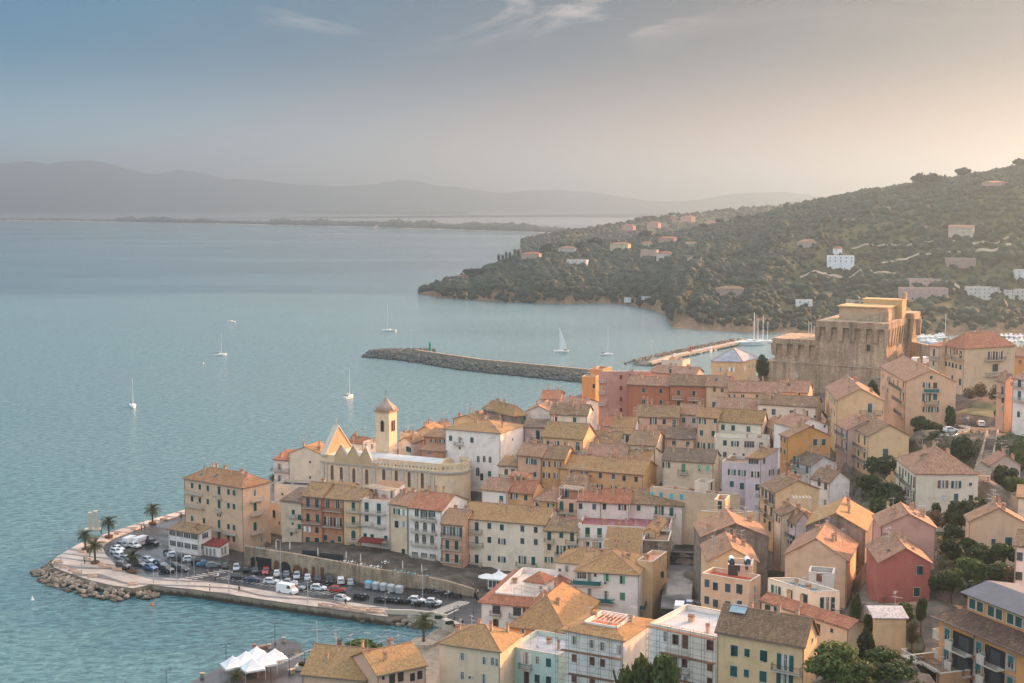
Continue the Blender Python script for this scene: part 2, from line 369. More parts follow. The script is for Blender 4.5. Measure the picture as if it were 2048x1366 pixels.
def mk_water(name, deep, shallow, wind=True):
    m, nt, b = new_mat(name, 0.12, deep, 0.0, 0.5)
    g = nd(nt, 'ShaderNodeNewGeometry')
    mp = mapping(nt, g, 0, (1.0, 1.6, 1.0), (0, 0, R(-12)))
    a = noise_tex(nt, 0.34, 4, 0.62, mp, 0); a.inputs['Distortion'].default_value = 0.4
    c = noise_tex(nt, 1.3, 3, 0.6, mp, 0)
    sy_ = nd(nt, 'ShaderNodeSeparateXYZ'); ln(nt, g, 0, sy_, 0)
    big = mapping(nt, g, 0, (0.0016, 0.0042, 1)); bn = noise_tex(nt, 1.0, 4, 0.5, big, 0)
    h = math_n(nt, 'ADD', math_n(nt, 'MULTIPLY', a.outputs[0], bv=1.0), math_n(nt, 'MULTIPLY', c.outputs[0], bv=0.18))
    bp = nd(nt, 'ShaderNodeBump'); bp.inputs['Distance'].default_value = 1.5
    nt.links.new(h, bp.inputs['Height'])
    if wind:
        yy = math_n(nt, 'ADD', sy_.outputs[1], math_n(nt, 'MULTIPLY', math_n(nt, 'SUBTRACT', bn.outputs[0], bv=0.5), bv=700.0))
        wl_ = nd(nt, 'ShaderNodeMapRange'); wl_.interpolation_type = 'SMOOTHSTEP'; wl_.inputs[1].default_value = 1270; wl_.inputs[2].default_value = 1460; nt.links.new(yy, wl_.inputs[0])
        rs = ramp(nt, [(0.35, gray(0.38)), (0.65, gray(0.8))]); ln(nt, bn, 0, rs, 0)
        st = mixc(nt); ln(nt, wl_, 0, st, 0); ln(nt, rs, 0, st, 6); st.inputs[7].default_value = gray(.22); ln(nt, st, 2, bp, 'Strength')
        rr = ramp(nt, [(0.35, gray(0.12)), (0.65, gray(0.26))]); ln(nt, bn, 0, rr, 0); ln(nt, rr, 0, b, 'Roughness')
    else:
        bp.inputs['Strength'].default_value = 0.03
    ln(nt, bp, 0, b, 'Normal')
    rc = ramp(nt, [(0.36, deep), (0.62, shallow)]); ln(nt, a, 0, rc, 0); ln(nt, rc, 0, b, 'Base Color')
    if wind:
        cf = mixc(nt); ln(nt, wl_, 0, cf, 0); ln(nt, rc, 0, cf, 6); cf.inputs[7].default_value = (deep[0] * 1.1, deep[1] * .95, deep[2] * 1.05, 1); ln(nt, cf, 2, b, 'Base Color')
    M[name] = m
mk_water('sea_water', (0.024, 0.100, 0.115, 1), (0.09, 0.215, 0.225, 1))
mk_water('lagoon_water', (0.30, 0.30, 0.28, 1), (0.34, 0.34, 0.32, 1), False)
mb = MB(); n = 64
mb.face([(29000 * math.sin(2 * math.pi * k / n) , 2000 + 29000 * -math.cos(2 * math.pi * k / n) if False else max(-850, 29000 * math.cos(2 * math.pi * k / n)), 0) for k in range(n, 0, -1)])
sea = mb.build('sea', ['sea_water']); struct(sea)

def smooth(t): return t * t * (3 - 2 * t)
def fbm(x, y, o=4):
    return mnoise.fractal(Vector((x, y, 0.37)), 1.0, 2.1, o)
def mk_land(name, stops, sc, sc2=None):
    m, nt, b = new_mat(name, 0.95, spec=0.05); g = nd(nt, 'ShaderNodeNewGeometry')
    n = noise_tex(nt, sc, 6, 0.65, g, 0); r = ramp(nt, stops); ln(nt, n, 0, r, 0)
    ln(nt, r, 0, b, 'Base Color'); M[name] = m
mk_land('far_slope', [(0.35, (0.008, 0.018, 0.02, 1)), (0.55, (0.015, 0.026, 0.026, 1)), (0.7, (0.05, 0.055, 0.05, 1))], 0.0012)

def hill_strip(name, ridge, D0, D1, dback, zlow=0, mat='far_slope', amp=25, nt_=14):
    """hills whose skyline passes through surveyed skyline points"""
    xs = [p[0] for p in ridge]; ys = [p[1] for p in ridge]
    n = 260; vv = []; ff = []
    for i in range(n):
        px = xs[0] + (xs[-1] - xs[0]) * i / (n - 1); py = float(np.interp(px, xs, ys))
        top = V(px, py + 1.2 * mnoise.noise(Vector((px * 0.05, 3.1, 0))), D1)
        base = Vector((V(px, 415, D0).x, D0, zlow))
        for j in range(nt_):
            t = j / (nt_ - 1)
            p = base.lerp(top, t); p.z = zlow + (top.z - zlow) * (smooth(t) * 0.65 + 0.35 * t ** 1.6)
            if 0 < j < nt_ - 1: p.z += amp * math.sin(math.pi * t) * fbm(p.x / 900.0, p.y / 900.0) ; p.z = max(zlow, p.z)
            vv.append(p)
        bk = top.copy(); bk.y += dback; bk.z = zlow - 2; vv.append(bk)
    w = nt_ + 1
    for i in range(n - 1):
        for j in range(w - 1):
            ff.append((i * w + j, (i + 1) * w + j, (i + 1) * w + j + 1, i * w + j + 1))
    o = link(name, raw_mesh(name, vv, ff, [mat], True)); struct(o); return o
hill_strip('distant_mountains', [(-300, 335), (-120, 330), (0, 327), (60, 322), (95, 328), (130, 323), (170, 320), (205, 324), (240, 334), (290, 346), (360, 356), (430, 357), (520, 360), (560, 366), (620, 370), (680, 373), (740, 369), (800, 360), (830, 361), (870, 370), (930, 376), (1000, 386), (1060, 381), (1110, 380), (1170, 383), (1230, 391), (1290, 401), (1340, 403), (1420, 404), (1600, 404), (1800, 404)], 10800, 11700, 2500, 0, amp=30)
hill_strip('distant_ridge', [(230, 372), (290, 352), (355, 339), (400, 345), (450, 358), (520, 372)], 12400, 13000, 2000, 0, amp=20)
hill_strip('distant_cape', [(1280, 408), (1330, 404), (1400, 399), (1440, 392), (1480, 386), (1530, 385), (1570, 384), (1620, 390), (1680, 398), (1780, 404)], 10200, 11000, 1500, 0, amp=15)
mb = MB(); mb.face([G(-700, 436, .3), G(300, 438, .3), G(1120, 450, .3), G(1700, 440, .3), G(2300, 415, .3), (9000, 10900, .3), (-9500, 10900, .3)])
struct(mb.build('lagoon', ['lagoon_water']))

def ico(sub):
    bm = bmesh.new(); bmesh.ops.create_icosphere(bm, subdivisions=sub, radius=1.0)
    v = np.array([x.co[:] for x in bm.verts]); f = np.array([[q.index for q in p.verts] for p in bm.faces]); bm.free(); return v, f
ICO1 = ico(1); ICO2 = ico(2)
def blobs(name, pts, sizes, squash, mat, sub=1, jit=0.34, kind='stuff', bris=0):
    bv, bf = ICO1 if sub == 1 else ICO2
    n = len(pts); k = len(bv)
    V_ = np.empty((n, k, 3), np.float32)
    for i in range(n):
        j = 1 + jit * nrs.uniform(-1, 1, (k, 1)); a = nrs.uniform(0, 6.28); c, s_ = math.cos(a), math.sin(a)
        q = bv * j; q = q @ np.array([[c, s_, 0], [-s_, c, 0], [0, 0, 1]])
        V_[i] = q * np.array([sizes[i], sizes[i], sizes[i] * squash[i]]) + np.array(pts[i])
    Fc = (bf[None] + (np.arange(n) * k)[:, None, None]).reshape(-1, 3)
    VV = V_.reshape(-1, 3)
    if bris:      # loose leaf tufts standing off every crown, so that the outlines are ragged
        m_ = n * bris; d = nrs.normal(size=(m_, 3)); d /= np.linalg.norm(d, axis=1)[:, None]; d[:, 2] = np.abs(d[:, 2]) - .15; R_ = np.repeat(np.array(sizes), bris)[:, None]; Z_ = np.repeat(np.array(squash), bris)[:, None]
        c = np.repeat(np.array(pts), bris, 0) + d * R_ * np.concatenate([np.ones((m_, 2)), Z_], 1) * nrs.uniform(.85, 1.25, (m_, 1)); t = nrs.normal(size=(m_, 3)); t /= np.linalg.norm(t, axis=1)[:, None]; u = np.cross(d, t); e = R_ * nrs.uniform(.16, .34, (m_, 1))
        T_ = np.stack([c - t * e, c + t * e * .8 + u * e * .3, c + u * e * 1.1], 1).reshape(-1, 3); Fc = np.concatenate([Fc, (np.arange(m_ * 3) + len(VV)).reshape(-1, 3)]); VV = np.concatenate([VV, T_])
    o = link(name, raw_mesh(name, VV, Fc, [mat])); o['kind'] = kind; return o

BAR = [(-60, 441), (150, 443), (300, 446), (470, 449), (700, 454), (900, 460), (1030, 464), (1130, 468)]
def bar_pt(s, back):
    px = -60 + 1190 * s; py = np.interp(px, [p[0] for p in BAR], [p[1] for p in BAR])
    p = G(px, py, 0); L = math.hypot(p.x, p.y); p.x += p.x / L * back; p.y += p.y / L * back; return p
vv = []; ff = []
for i in range(80):
    for (bk, z) in ((-20, -2), (0, 0.2), (35, 2.2), (240, 3), (420 - 160 * i / 80, 1), (460 - 160 * i / 80, -1)):
        p = bar_pt(i / 79, bk); vv.append((p.x, p.y, z))
for i in range(79):
    for j in range(5): ff.append((i * 6 + j, (i + 1) * 6 + j, (i + 1) * 6 + j + 1, i * 6 + j + 1))
mk_land('sand', [(0.3, (0.30, 0.25, 0.18, 1)), (0.7, (0.42, 0.36, 0.27, 1))], 0.02)
struct(link('sand_bar', raw_mesh('sand_bar', vv, ff, ['sand'], True)))
pts = []; sz = []; sq = []
for i in range(2600):
    s = rnd.random(); 
    if s < 0.30 and rnd.random() < 0.5 and fbm(s * 40, 1) < 0.05: continue
    p = bar_pt(s, rnd.uniform(40, 330 - 120 * s)); h = (7.0 if s < 0.25 else 17.0) * (0.8 + 0.5 * fbm(s * 22, 4)) * rnd.uniform(0.75, 1.25); h = max(3, h)
    if s < 0.3 and rnd.random() < 0.03: h *= 1.8
    pts.append((p.x, p.y, 2 + h * 0.5)); sz.append(h * rnd.uniform(0.7, 1.0)); sq.append(0.72)
o = blobs('pine_wood', pts, sz, sq, 'leaf_strip'); o['label'] = 'dark line of pine wood along the low sand bar'; o['category'] = 'wood'
vv = []; ff = []
for i in range(60):
    s = i / 59; px = 590 + 350 * s; w = math.sin(math.pi * min(1, s * 0.55 + 0.42)) * 220 + 20
    c = G(px, 426.5 + 3 * s, 0)
    for (bk, z) in ((-w, -1), (-w * 0.8, 2), (0, 6), (w * 2.5, 5), (w * 3, -1)): vv.append((c.x, c.y + bk, z))
for i in range(59):
    for j in range(4): ff.append((i * 5 + j, (i + 1) * 5 + j, (i + 1) * 5 + j + 1, i * 5 + j + 1))
struct(link('lagoon_spit', raw_mesh('lagoon_spit', vv, ff, ['far_slope'], True)))
mb = MB()
for i in range(1):
    a = G(905, 431.6, 0); c = G(1260, 435.5, 0); d = Vector((0, 14, 0))
    mb.hull8([a + Vector((0, 0, -1)), c + Vector((0, 0, -1)), c + d + Vector((0, 0, -1)), a + d + Vector((0, 0, -1)), a + Vector((0, 0, 4)), c + Vector((0, 0, 4)), c + d + Vector((0, 0, 4)), a + d + Vector((0, 0, 4))])
tag(mb.build('causeway', ['far_slope']), 'thin straight causeway crossing the bright lagoon', 'causeway')
pts = []; sz = []; sq = []
for i in range(420):
    s = rnd.random(); px = 600 + 330 * s; c = G(px, 426 + 3 * s - rnd.random() * 2.0, 0); h = rnd.uniform(8, 18)
    pts.append((c.x, c.y, 4 + h * .4)); sz.append(h); sq.append(0.7)
o = blobs('spit_wood', pts, sz, sq, 'leaf_strip'); o['label'] = 'hazy trees along the far lagoon town spit'; o['category'] = 'wood'

HILL = [(835, 587, 835, 585, 1418), (880, 595, 882, 568, 1450), (960, 601, 940, 552, 1480), (1060, 606, 1010, 524, 1520), (1150, 608, 1090, 500, 1570),
        (1230, 606, 1170, 490, 1620), (1300, 618, 1260, 482, 1680), (1335, 632, 1340, 470, 1720), (1345, 656, 1430, 455, 1740), (1420, 663, 1520, 433, 1740),
        (1520, 667, 1610, 410, 1730), (1640, 670, 1700, 390, 1700), (1760, 672, 1800, 376, 1660), (1880, 672, 1900, 361, 1620), (2000, 672, 2050, 334, 1560),
        (2150, 672, 2250, 312, 1500), (2300, 672, 2480, 318, 1500)]
def hill_col(s):
    s = max(0, min(1, s)) * (len(HILL) - 1); i = min(int(s), len(HILL) - 2); t = s - i
    return [HILL[i][k] * (1 - t) + HILL[i + 1][k] * t for k in range(5)]
def hill_pt(s, t):
    fx, fy, rx, ry, D = hill_col(s)
    a = G(fx, fy, 0); top = V(rx, ry, D); zr = top.z
    wob = 14 * fbm(s * 34, 7.7, 3)
    if t <= 1:
        p = a.lerp(top, t); cl = min(1, t / 0.05) * min(8.0 + 7 * fbm(s * 50, 2.2), zr * 0.6)
        p.z = max(cl, 0) * (1 - t) + zr * ((0.25 * t + 0.75 * smooth(t)) * (q_ := smooth(max(0, min(1, (s - .42) / .36)))) + t ** 0.75 * (1 - q_))
        e = math.sin(math.pi * min(1, t)) 
        p.z += e * 0.10 * zr * fbm(p.x / 160, p.y / 160) 
        p.y += wob * (1 - t) * min(1, t * 8 + 0.3)
        if t == 0: p.z = -1.5
        return p
    p = top.copy(); u = t - 1; p.y += 700 * u; p.x += 90 * u; p.z = zr * (1 - u * u) - 6 * u; return p
vv = []; ff = []; NS, NT = 330, 40
for i in range(NS):
    for j in range(NT):
        t = j / 30.0; vv.append(hill_pt(i / (NS - 1), t if t <= 1 else 1 + (t - 1) / 0.3))
for i in range(NS - 1):
    for j in range(NT - 1): ff.append((i * NT + j, (i + 1) * NT + j, (i + 1) * NT + j + 1, i * NT + j + 1))
def mk_hill():
    m, nt, b = new_mat('hill_ground', 0.95, spec=0.05); g = nd(nt, 'ShaderNodeNewGeometry')
    n = noise_tex(nt, 0.03, 6, 0.65, g, 0)
    r = ramp(nt, [(0.3, (0.035, 0.045, 0.018, 1)), (0.5, (0.07, 0.075, 0.032, 1)), (0.65, (0.13, 0.11, 0.055, 1)), (0.8, (0.17, 0.135, 0.08, 1))]); ln(nt, n, 0, r, 0)
    n2 = noise_tex(nt, 0.09, 7, 0.72, g, 0); rk = ramp(nt, [(0.3, rgb(96, 78, 62)), (0.5, rgb(146, 116, 90)), (0.72, rgb(178, 146, 116))]); ln(nt, n2, 0, rk, 0)
    sx = nd(nt, 'ShaderNodeSeparateXYZ'); ln(nt, g, 0, sx, 0)
    hz_ = math_n(nt, 'ADD', math_n(nt, 'DIVIDE', sx.outputs[2], bv=22.0), math_n(nt, 'MULTIPLY', math_n(nt, 'SUBTRACT', n.outputs[0], bv=0.5), bv=1.8))
    rf = ramp(nt, [(0.18, gray(1)), (0.5, gray(0))]); nt.links.new(hz_, rf.inputs[0])
    mx = mixc(nt); ln(nt, rf, 0, mx, 0); ln(nt, r, 0, mx, 6); ln(nt, rk, 0, mx, 7); ln(nt, mx, 2, b, 'Base Color'); bump(nt, b, n2, 0, 1.0, 3.0)
    M['hill_ground'] = m
mk_hill()
hme = raw_mesh('headland', vv, ff, ['hill_ground'], True)
hob = link('headland_hill', hme); struct(hob)
HBVH = BVHTree.FromPolygons([tuple(v) for v in vv], [tuple(f) for f in ff])
def hit(px, py):
    d = ray(px, py).normalized(); r = HBVH.ray_cast(Vector((0, 0, CAMZ)), d, 5000)
    return r[0]
RID2 = [(1040, 482, 2300), (1085, 474, 2350), (1130, 464, 2400), (1190, 458, 2500), (1250, 446, 2600), (1310, 437, 2700), (1370, 430, 2800), (1430, 424, 2850), (1500, 417, 2900), (1580, 409, 2900), (1680, 402, 2900), (1800, 398, 2900)]
vv = []; ff = []
def rid2(px):
    return V(px, float(np.interp(px, [r[0] for r in RID2], [r[1] for r in RID2])), float(np.interp(px, [r[0] for r in RID2], [r[2] for r in RID2])))
for i in range(120):
    px = 1040 + 760 * i / 119; t_ = rid2(px)
    for (dy, k) in ((-420, -0.05), (-400, 0.05), (-250, 0.4), (-110, 0.78), (0, 1.0), (150, 0.8), (420, 0.3), (700, -0.05)):
        vv.append((t_.x * (1 + dy / t_.y * (0.9 if dy < 0 else 1)), t_.y + dy, t_.z * k + (3 * fbm(px * .02, dy * .02) if 0.1 < k < 1 else 0)))
for i in range(119):
    for j in range(7): ff.append((i * 8 + j, (i + 1) * 8 + j, (i + 1) * 8 + j + 1, i * 8 + j + 1))
struct(link('far_headland', raw_mesh('far_headland', vv, ff, ['hill_ground'], True)))
pts = []; sz = []; sq = []
for i in range(2200):
    px = rnd.uniform(1045, 1795); t_ = rid2(px); dy = rnd.uniform(-340, 60); k = 1.0 + dy / 420 if dy < 0 else 1 - dy / 750
    h = rnd.uniform(3.0, 5.5); pts.append((t_.x * (1 + dy / t_.y * .9), t_.y + dy, t_.z * k + h * .4)); sz.append(h); sq.append(.9)
o = blobs('far_wood', pts, sz, sq, 'leaf_far'); o['label'] = 'hazy wood covering the farther headland'; o['category'] = 'wood'
pts = []; sz = []; sq = []
tries = 0
while len(pts) < 21000 and tries < 90000:
    tries += 1
    s = rnd.random(); t = rnd.random() ** 0.9 * 1.06
    if t > 1 and rnd.random() < .4: continue
    p = hill_pt(s, t); d = fbm(p.x / 70, p.y / 70, 4)
    if p.z < 3.5 + 5 * d: continue
    if p.z < 16 and d > 0.1 and s < 0.55 and rnd.random() < 0.7: continue
    if s > 0.63 and t < 0.72 and fbm(p.x / 90 + 9, p.y / 40 + 3, 3) > 0.0 and rnd.random() < 0.66: continue
    h = rnd.uniform(1.5, 4.4) * (1 + 0.5 * d)
    if rnd.random() < 0.06: h *= 1.5
    pts.append((p.x, p.y, p.z + h * 0.35)); sz.append(h); sq.append(rnd.uniform(0.7, 1.1))
o = blobs('hillside_wood', pts, [q * .86 for q in sz], sq, 'leaf_far', 1, bris=13); o['label'] = 'dark evergreen wood covering the headland and hillside'; o['category'] = 'wood'
GREEN = (0.012, 0.075, 0.070, 1); DGREEN = (0.014, 0.055, 0.045, 1); BLUEG = (0.03, 0.10, 0.12, 1); BROWN = rgb(112, 76, 60); DBROWN = rgb(72, 56, 50); LGREEN = rgb(110, 165, 130)
TURQ = rgb(60, 170, 180); REDS = rgb(150, 50, 48); GREYB = (0.06, 0.085, 0.10, 1); WHITE = rgb(225, 220, 210); TEAL = (0.02, 0.14, 0.14, 1)
CREAM = rgb(226, 194, 154); LCREAM = rgb(234, 210, 178); PALE = rgb(236, 214, 194); WHT = rgb(240, 224, 208); PINK = rgb(214, 172, 146); PEACH = rgb(226, 178, 134)
YEL = rgb(230, 184, 124); OCHRE = rgb(220, 160, 90); ORANGE = rgb(208, 132, 86); DORANGE = rgb(192, 110, 66); ROSE = rgb(206, 138, 112); LILAC = rgb(214, 190, 190); AMBER = rgb(214, 144, 56)
SALMON = rgb(222, 164, 126); MINT = rgb(186, 208, 190); RED = rgb(184, 96, 76); GREYW = rgb(206, 196, 186); BUFF = rgb(216, 180, 138); STONEC = rgb(160, 136, 110)
T_RED = (*rgb(170, 112, 86)[:3],); T_PINK = (*rgb(164, 126, 102)[:3],); T_BRN = (*rgb(140, 112, 88)[:3],); T_GRY = (*rgb(122, 104, 90)[:3],); T_OCH = (*rgb(158, 118, 82)[:3],); T_WINE = (*rgb(140, 66, 62)[:3],)

_c = [0, 0, 1.0]
def crop(x, y, s): _c[:] = [x, y, s]
def cp(p): return (_c[0] + p[0] / _c[2], _c[1] + p[1] / _c[2])

SZ = {'s': (1.0, 1.5), 'o': (1.0, 1.5), 'd': (1.05, 2.25), 'D': (1.15, 2.25), 'g': (1.0, 1.35), 'q': (0.6, 0.7), 'a': (1.1, 1.9), 'A': (1.1, 1.9), 'w': (2.2, 1.4), 'p': (1.0, 2.3), 'r': (1.1, 1.7), 'b': (2.4, 2.5)}
WM = {}
def frame_ring(mb, w, h, t, y0, y1, m):
    mb.box(-w / 2 - t, -w / 2, y0, y1, -h / 2, h / 2, m); mb.box(w / 2, w / 2 + t, y0, y1, -h / 2, h / 2, m)
    mb.box(-w / 2 - t, w / 2 + t, y0, y1, h / 2, h / 2 + t, m); mb.box(-w / 2 - t - .05, w / 2 + t + .05, y0 - .07, y1, -h / 2 - t, -h / 2, m)
def leaf(mb, x0, x1, z0, z1, y, m):
    mb.box(x0, x1, y - .045, y, z0, z1, m)
    n = max(3, int((z1 - z0) / 0.22)); hh = (z1 - z0) / n
    for k in range(n):
        mb.box(x0 + .07, x1 - .07, y - .075, y - .045, z0 + hh * k + hh * .25, z0 + hh * k + hh * .6, m)
def arch_fill(mb, w, y0, y1, z, m, n=8):
    pts = [(w / 2 * math.cos(math.pi * k / n), z + w / 2 * math.sin(math.pi * k / n)) for k in range(n + 1)]
    i = len(mb.v); mb.v += [(p[0], y0, p[1]) for p in pts] + [(p[0], y1, p[1]) for p in pts]; k = n + 1
    mb.f.append(tuple(i + q for q in range(k))); mb.m.append(m); mb.f.append(tuple(i + k + q for q in reversed(range(k)))); mb.m.append(m)
    for q in range(k - 1): mb.f.append((i + q, i + k + q, i + k + q + 1, i + q + 1)); mb.m.append(m)
def win_mesh(t, sep, sc):
    key = (t, sep, sc)
    if key in WM: return WM[key]
    w, h = SZ[t]; w *= sc; h *= sc; mb = MB(); sh = []
    fr = 0.06 if t not in 'q' else 0.05
    frame_ring(mb, w, h, fr, -.06, .02, 0)
    if t in 'sdr':
        mb.box(-w / 2, w / 2, -.02, .02, -h / 2, h / 2, 1)
        if t == 'r': tgt = MB(); leaf(tgt, -w / 2, w / 2, -h / 2 + h * .02, h / 2, -.03, 0); sh.append(tgt)
        else:
            for (a, b) in ((-w / 2, -.012), (.012, w / 2)):
                tgt = MB(); leaf(tgt, a, b, -h / 2, h / 2, -.03, 0); sh.append(tgt)
    elif t in 'oDgwqp':
        mb.box(-w / 2, w / 2, -.02, .02, -h / 2, h / 2, 1)
        k = 1 if t in 'oDgp' else (3 if t == 'w' else 0)
        for j in range(k):
            x = -w / 2 + w * (j + 1) / (k + 1); mb.box(x - .035, x + .035, -.05, -.02, -h / 2, h / 2, 0)
        if t in 'oDgwp':
            mb.box(-w / 2, w / 2, -.045, -.02, h * .18, h * .18 + .04, 0)
        if t in 'oDgp':
            mb.box(-w / 2 + .04, -w * (.14 if t in 'oD' else .3), -.03, -.02, -h / 2, h / 2, 0); mb.box(w * .2, w / 2 - .03, -.03, -.02, -h / 2, h / 2, 0)
        if t in 'oD':
            for s_ in (-1, 1):
                tgt = MB(); x = s_ * (w / 2 + w * .27); leaf(tgt, x - w * .25, x + w * .25, -h / 2, h / 2, -.07, 0); sh.append(tgt)
    elif t in 'aA':
        mb.box(-w / 2, w / 2, -.02, .02, -h / 2, h / 2, 1); arch_fill(mb, w + 2 * fr, -.035, .02, h / 2 + fr * .5, 0); 
        arch_fill(mb, w, -.05, .02, h / 2 - .01, 1)
        if t == 'a':
            tgt = MB(); leaf(tgt, -w / 2, w / 2, -h / 2, h / 2, -.03, 0); arch_fill(tgt, w, -.075, -.03, h / 2 + .001, 0); sh.append(tgt)
        else:
            mb.box(-.03, .03, -.06, -.02, -h / 2, h / 2, 0)
    elif t == 'b':
        mb.box(-w / 2, w / 2, -.02, .02, -h / 2, h / 2, 1)
    if sep:
        r = (mb.mesh('window', ['white_frame', 'glass']), [s_.mesh('shutter', ['paint']) for s_ in sh])
    else:
        for s_ in sh:
            i = len(mb.v); mb.v += s_.v; mb.f += [tuple(q + i for q in f) for f in s_.f]; mb.m += [2] * len(s_.f)
        r = (mb.mesh('window', ['white_frame', 'glass', 'paint']), [])
    WM[key] = r; return r
CH = []
for (w, h, k) in ((.55, 1.1, 0), (.75, .9, 1), (.45, 1.5, 0), (.9, .8, 1)):
    mb = MB(); mb.box(-w / 2, w / 2, -w * .4, w * .4, -.9, h, 0); mb.box(-w * .62, w * .62, -w * .5, w * .5, h, h + .09, 1)
    for (x, y) in ((-w * .4, -w * .3), (w * .4, -w * .3), (w * .4, w * .3), (-w * .4, w * .3)): mb.box(x - .06, x + .06, y - .06, y + .06, h + .09, h + .28, 0)
    mb.hull8([(-w * .6, -w * .48, h + .28), (w * .6, -w * .48, h + .28), (w * .6, w * .48, h + .28), (-w * .6, w * .48, h + .28), (-w * .6, -.03, h + .5), (w * .6, -.03, h + .5), (w * .6, .03, h + .5), (-w * .6, .03, h + .5)], 1)
    CH.append(mb.mesh('chimney', ['chimney_plaster', 'terracotta']))
AE = []
for k in range(4):
    r_ = random.Random(k); mb = MB(); h = r_.uniform(1.8, 3.4); mb.tube((0, 0, -.8), (0, 0, h), .035, n=5)
    for j in range(r_.choice((1, 2, 2))):
        z = h - .1 - j * .8; a = r_.uniform(0, 3.1); d = Vector((math.cos(a), math.sin(a), 0)); e = Vector((-d.y, d.x, 0)); L = r_.uniform(.9, 1.6)
        mb.tube(Vector((0, 0, z)) - d * L * .3, Vector((0, 0, z)) + d * L * .7, .022, n=4)
        for q in range(7):
            c = Vector((0, 0, z)) + d * (L * (-.3 + q / 6.0)); w = .42 - .03 * q; mb.tube(c - e * w, c + e * w, .014, n=4)
    AE.append(mb.mesh('aerial', ['pole_grey']))
mb = MB(); mb.tube((0, 0, -.5), (0, 0, .7), .03, n=5)
mb.lathe([(0.02, 0), (.18, .02), (.34, .09), (.42, .16), (.40, .165), (.18, .05), (.02, .03)], 12)
DISH = mb.mesh('satellite_dish', ['pole_grey'])
mb = MB(); mb.box(-.4, .4, -.32, 0, -.28, .28, 0); mb.lathe([(.0, 0), (.2, .0), (.2, .015), (0, .015)], 12, 1, (0, 0, 0)) if False else None
mb.box(-.30, .10, -.335, -.32, -.22, .2, 1); ACU = mb.mesh('air_conditioner', ['white_frame', 'dark_inside'])
mb = MB(); mb.box(-.45, .45, -.6, .6, .02, .10, 0); mb.box(-.38, .38, -.52, .52, .10, .115, 1); SKYL = mb.mesh('skylight', ['pipe', 'glass'])
BALM = {}
def balcony_parts(w, style):
    w = round(w * 2) / 2; key = (w, style)
    if key in BALM: return BALM[key], w
    dpt = 0.95; mb = MB(); mb.box(-w / 2, w / 2, -dpt, .0, -.16, 0, 0); sl = mb.mesh('balcony', ['slab'])
    mb = MB(); mt = {'i': 'iron', 'w': 'white_frame', 't': 'paint', 's': 'paint', 'g': 'paint'}[style]
    if style in 'st':
        mb.box(-w / 2, w / 2, -dpt, -dpt + .08, .004, .95); mb.box(-w / 2, -w / 2 + .08, -dpt + .08, 0, .004, .95); mb.box(w / 2 - .08, w / 2, -dpt + .08, 0, .004, .95)
    else:
        z = .95; t = .028 if style == 'i' else .045
        for (a, b) in (((-w / 2 + t, -dpt + t), (w / 2 - t, -dpt + t)), ((-w / 2 + t, -dpt + t), (-w / 2 + t, 0)), ((w / 2 - t, -dpt + t), (w / 2 - t, 0))):
            L = math.hypot(b[0] - a[0], b[1] - a[1]); n = max(2, int(L / .19))
            for k in range(n + 1):
                x = a[0] + (b[0] - a[0]) * k / n; y = a[1] + (b[1] - a[1]) * k / n; mb.box(x - t * .45, x + t * .45, y - t * .45, y + t * .45, .004, z)
            x0, x1 = min(a[0], b[0]) - t, max(a[0], b[0]) + t; y0, y1 = min(a[1], b[1]) - t, max(a[1], b[1]) + t
            mb.box(x0, x1, y0, y1, z, z + .05); mb.box(x0, x1, y0, y1, .10, .13)
    BALM[key] = (sl, mb.mesh('railing', [mt])); return BALM[key], w

def slab(mb, poly, th, o=None, m=0):
    """roof slab from its top polygon (3-D), thickness down; uv in metres: v up the slope from edge 0-1"""
    P = [Vector(p) for p in poly]; e = (P[1] - P[0]).normalized(); nrm = (P[1] - P[0]).cross(P[2] - P[0]).normalized(); s = nrm.cross(e)
    uv = [((p - P[0]).dot(e), (p - P[0]).dot(s)) for p in P]
    mb.face(P, m, uv); n = len(P); Q = [p - Vector((0, 0, th)) for p in P]
    mb.face(list(reversed(Q)), m, [(0, 0)] * n)
    for k in range(n):
        j = (k + 1) % n; mb.face([P[k], Q[k], Q[j], P[j]], m, [(uv[k][0], 0), (uv[k][0], .1), (uv[j][0], .1), (uv[j][0], 0)])

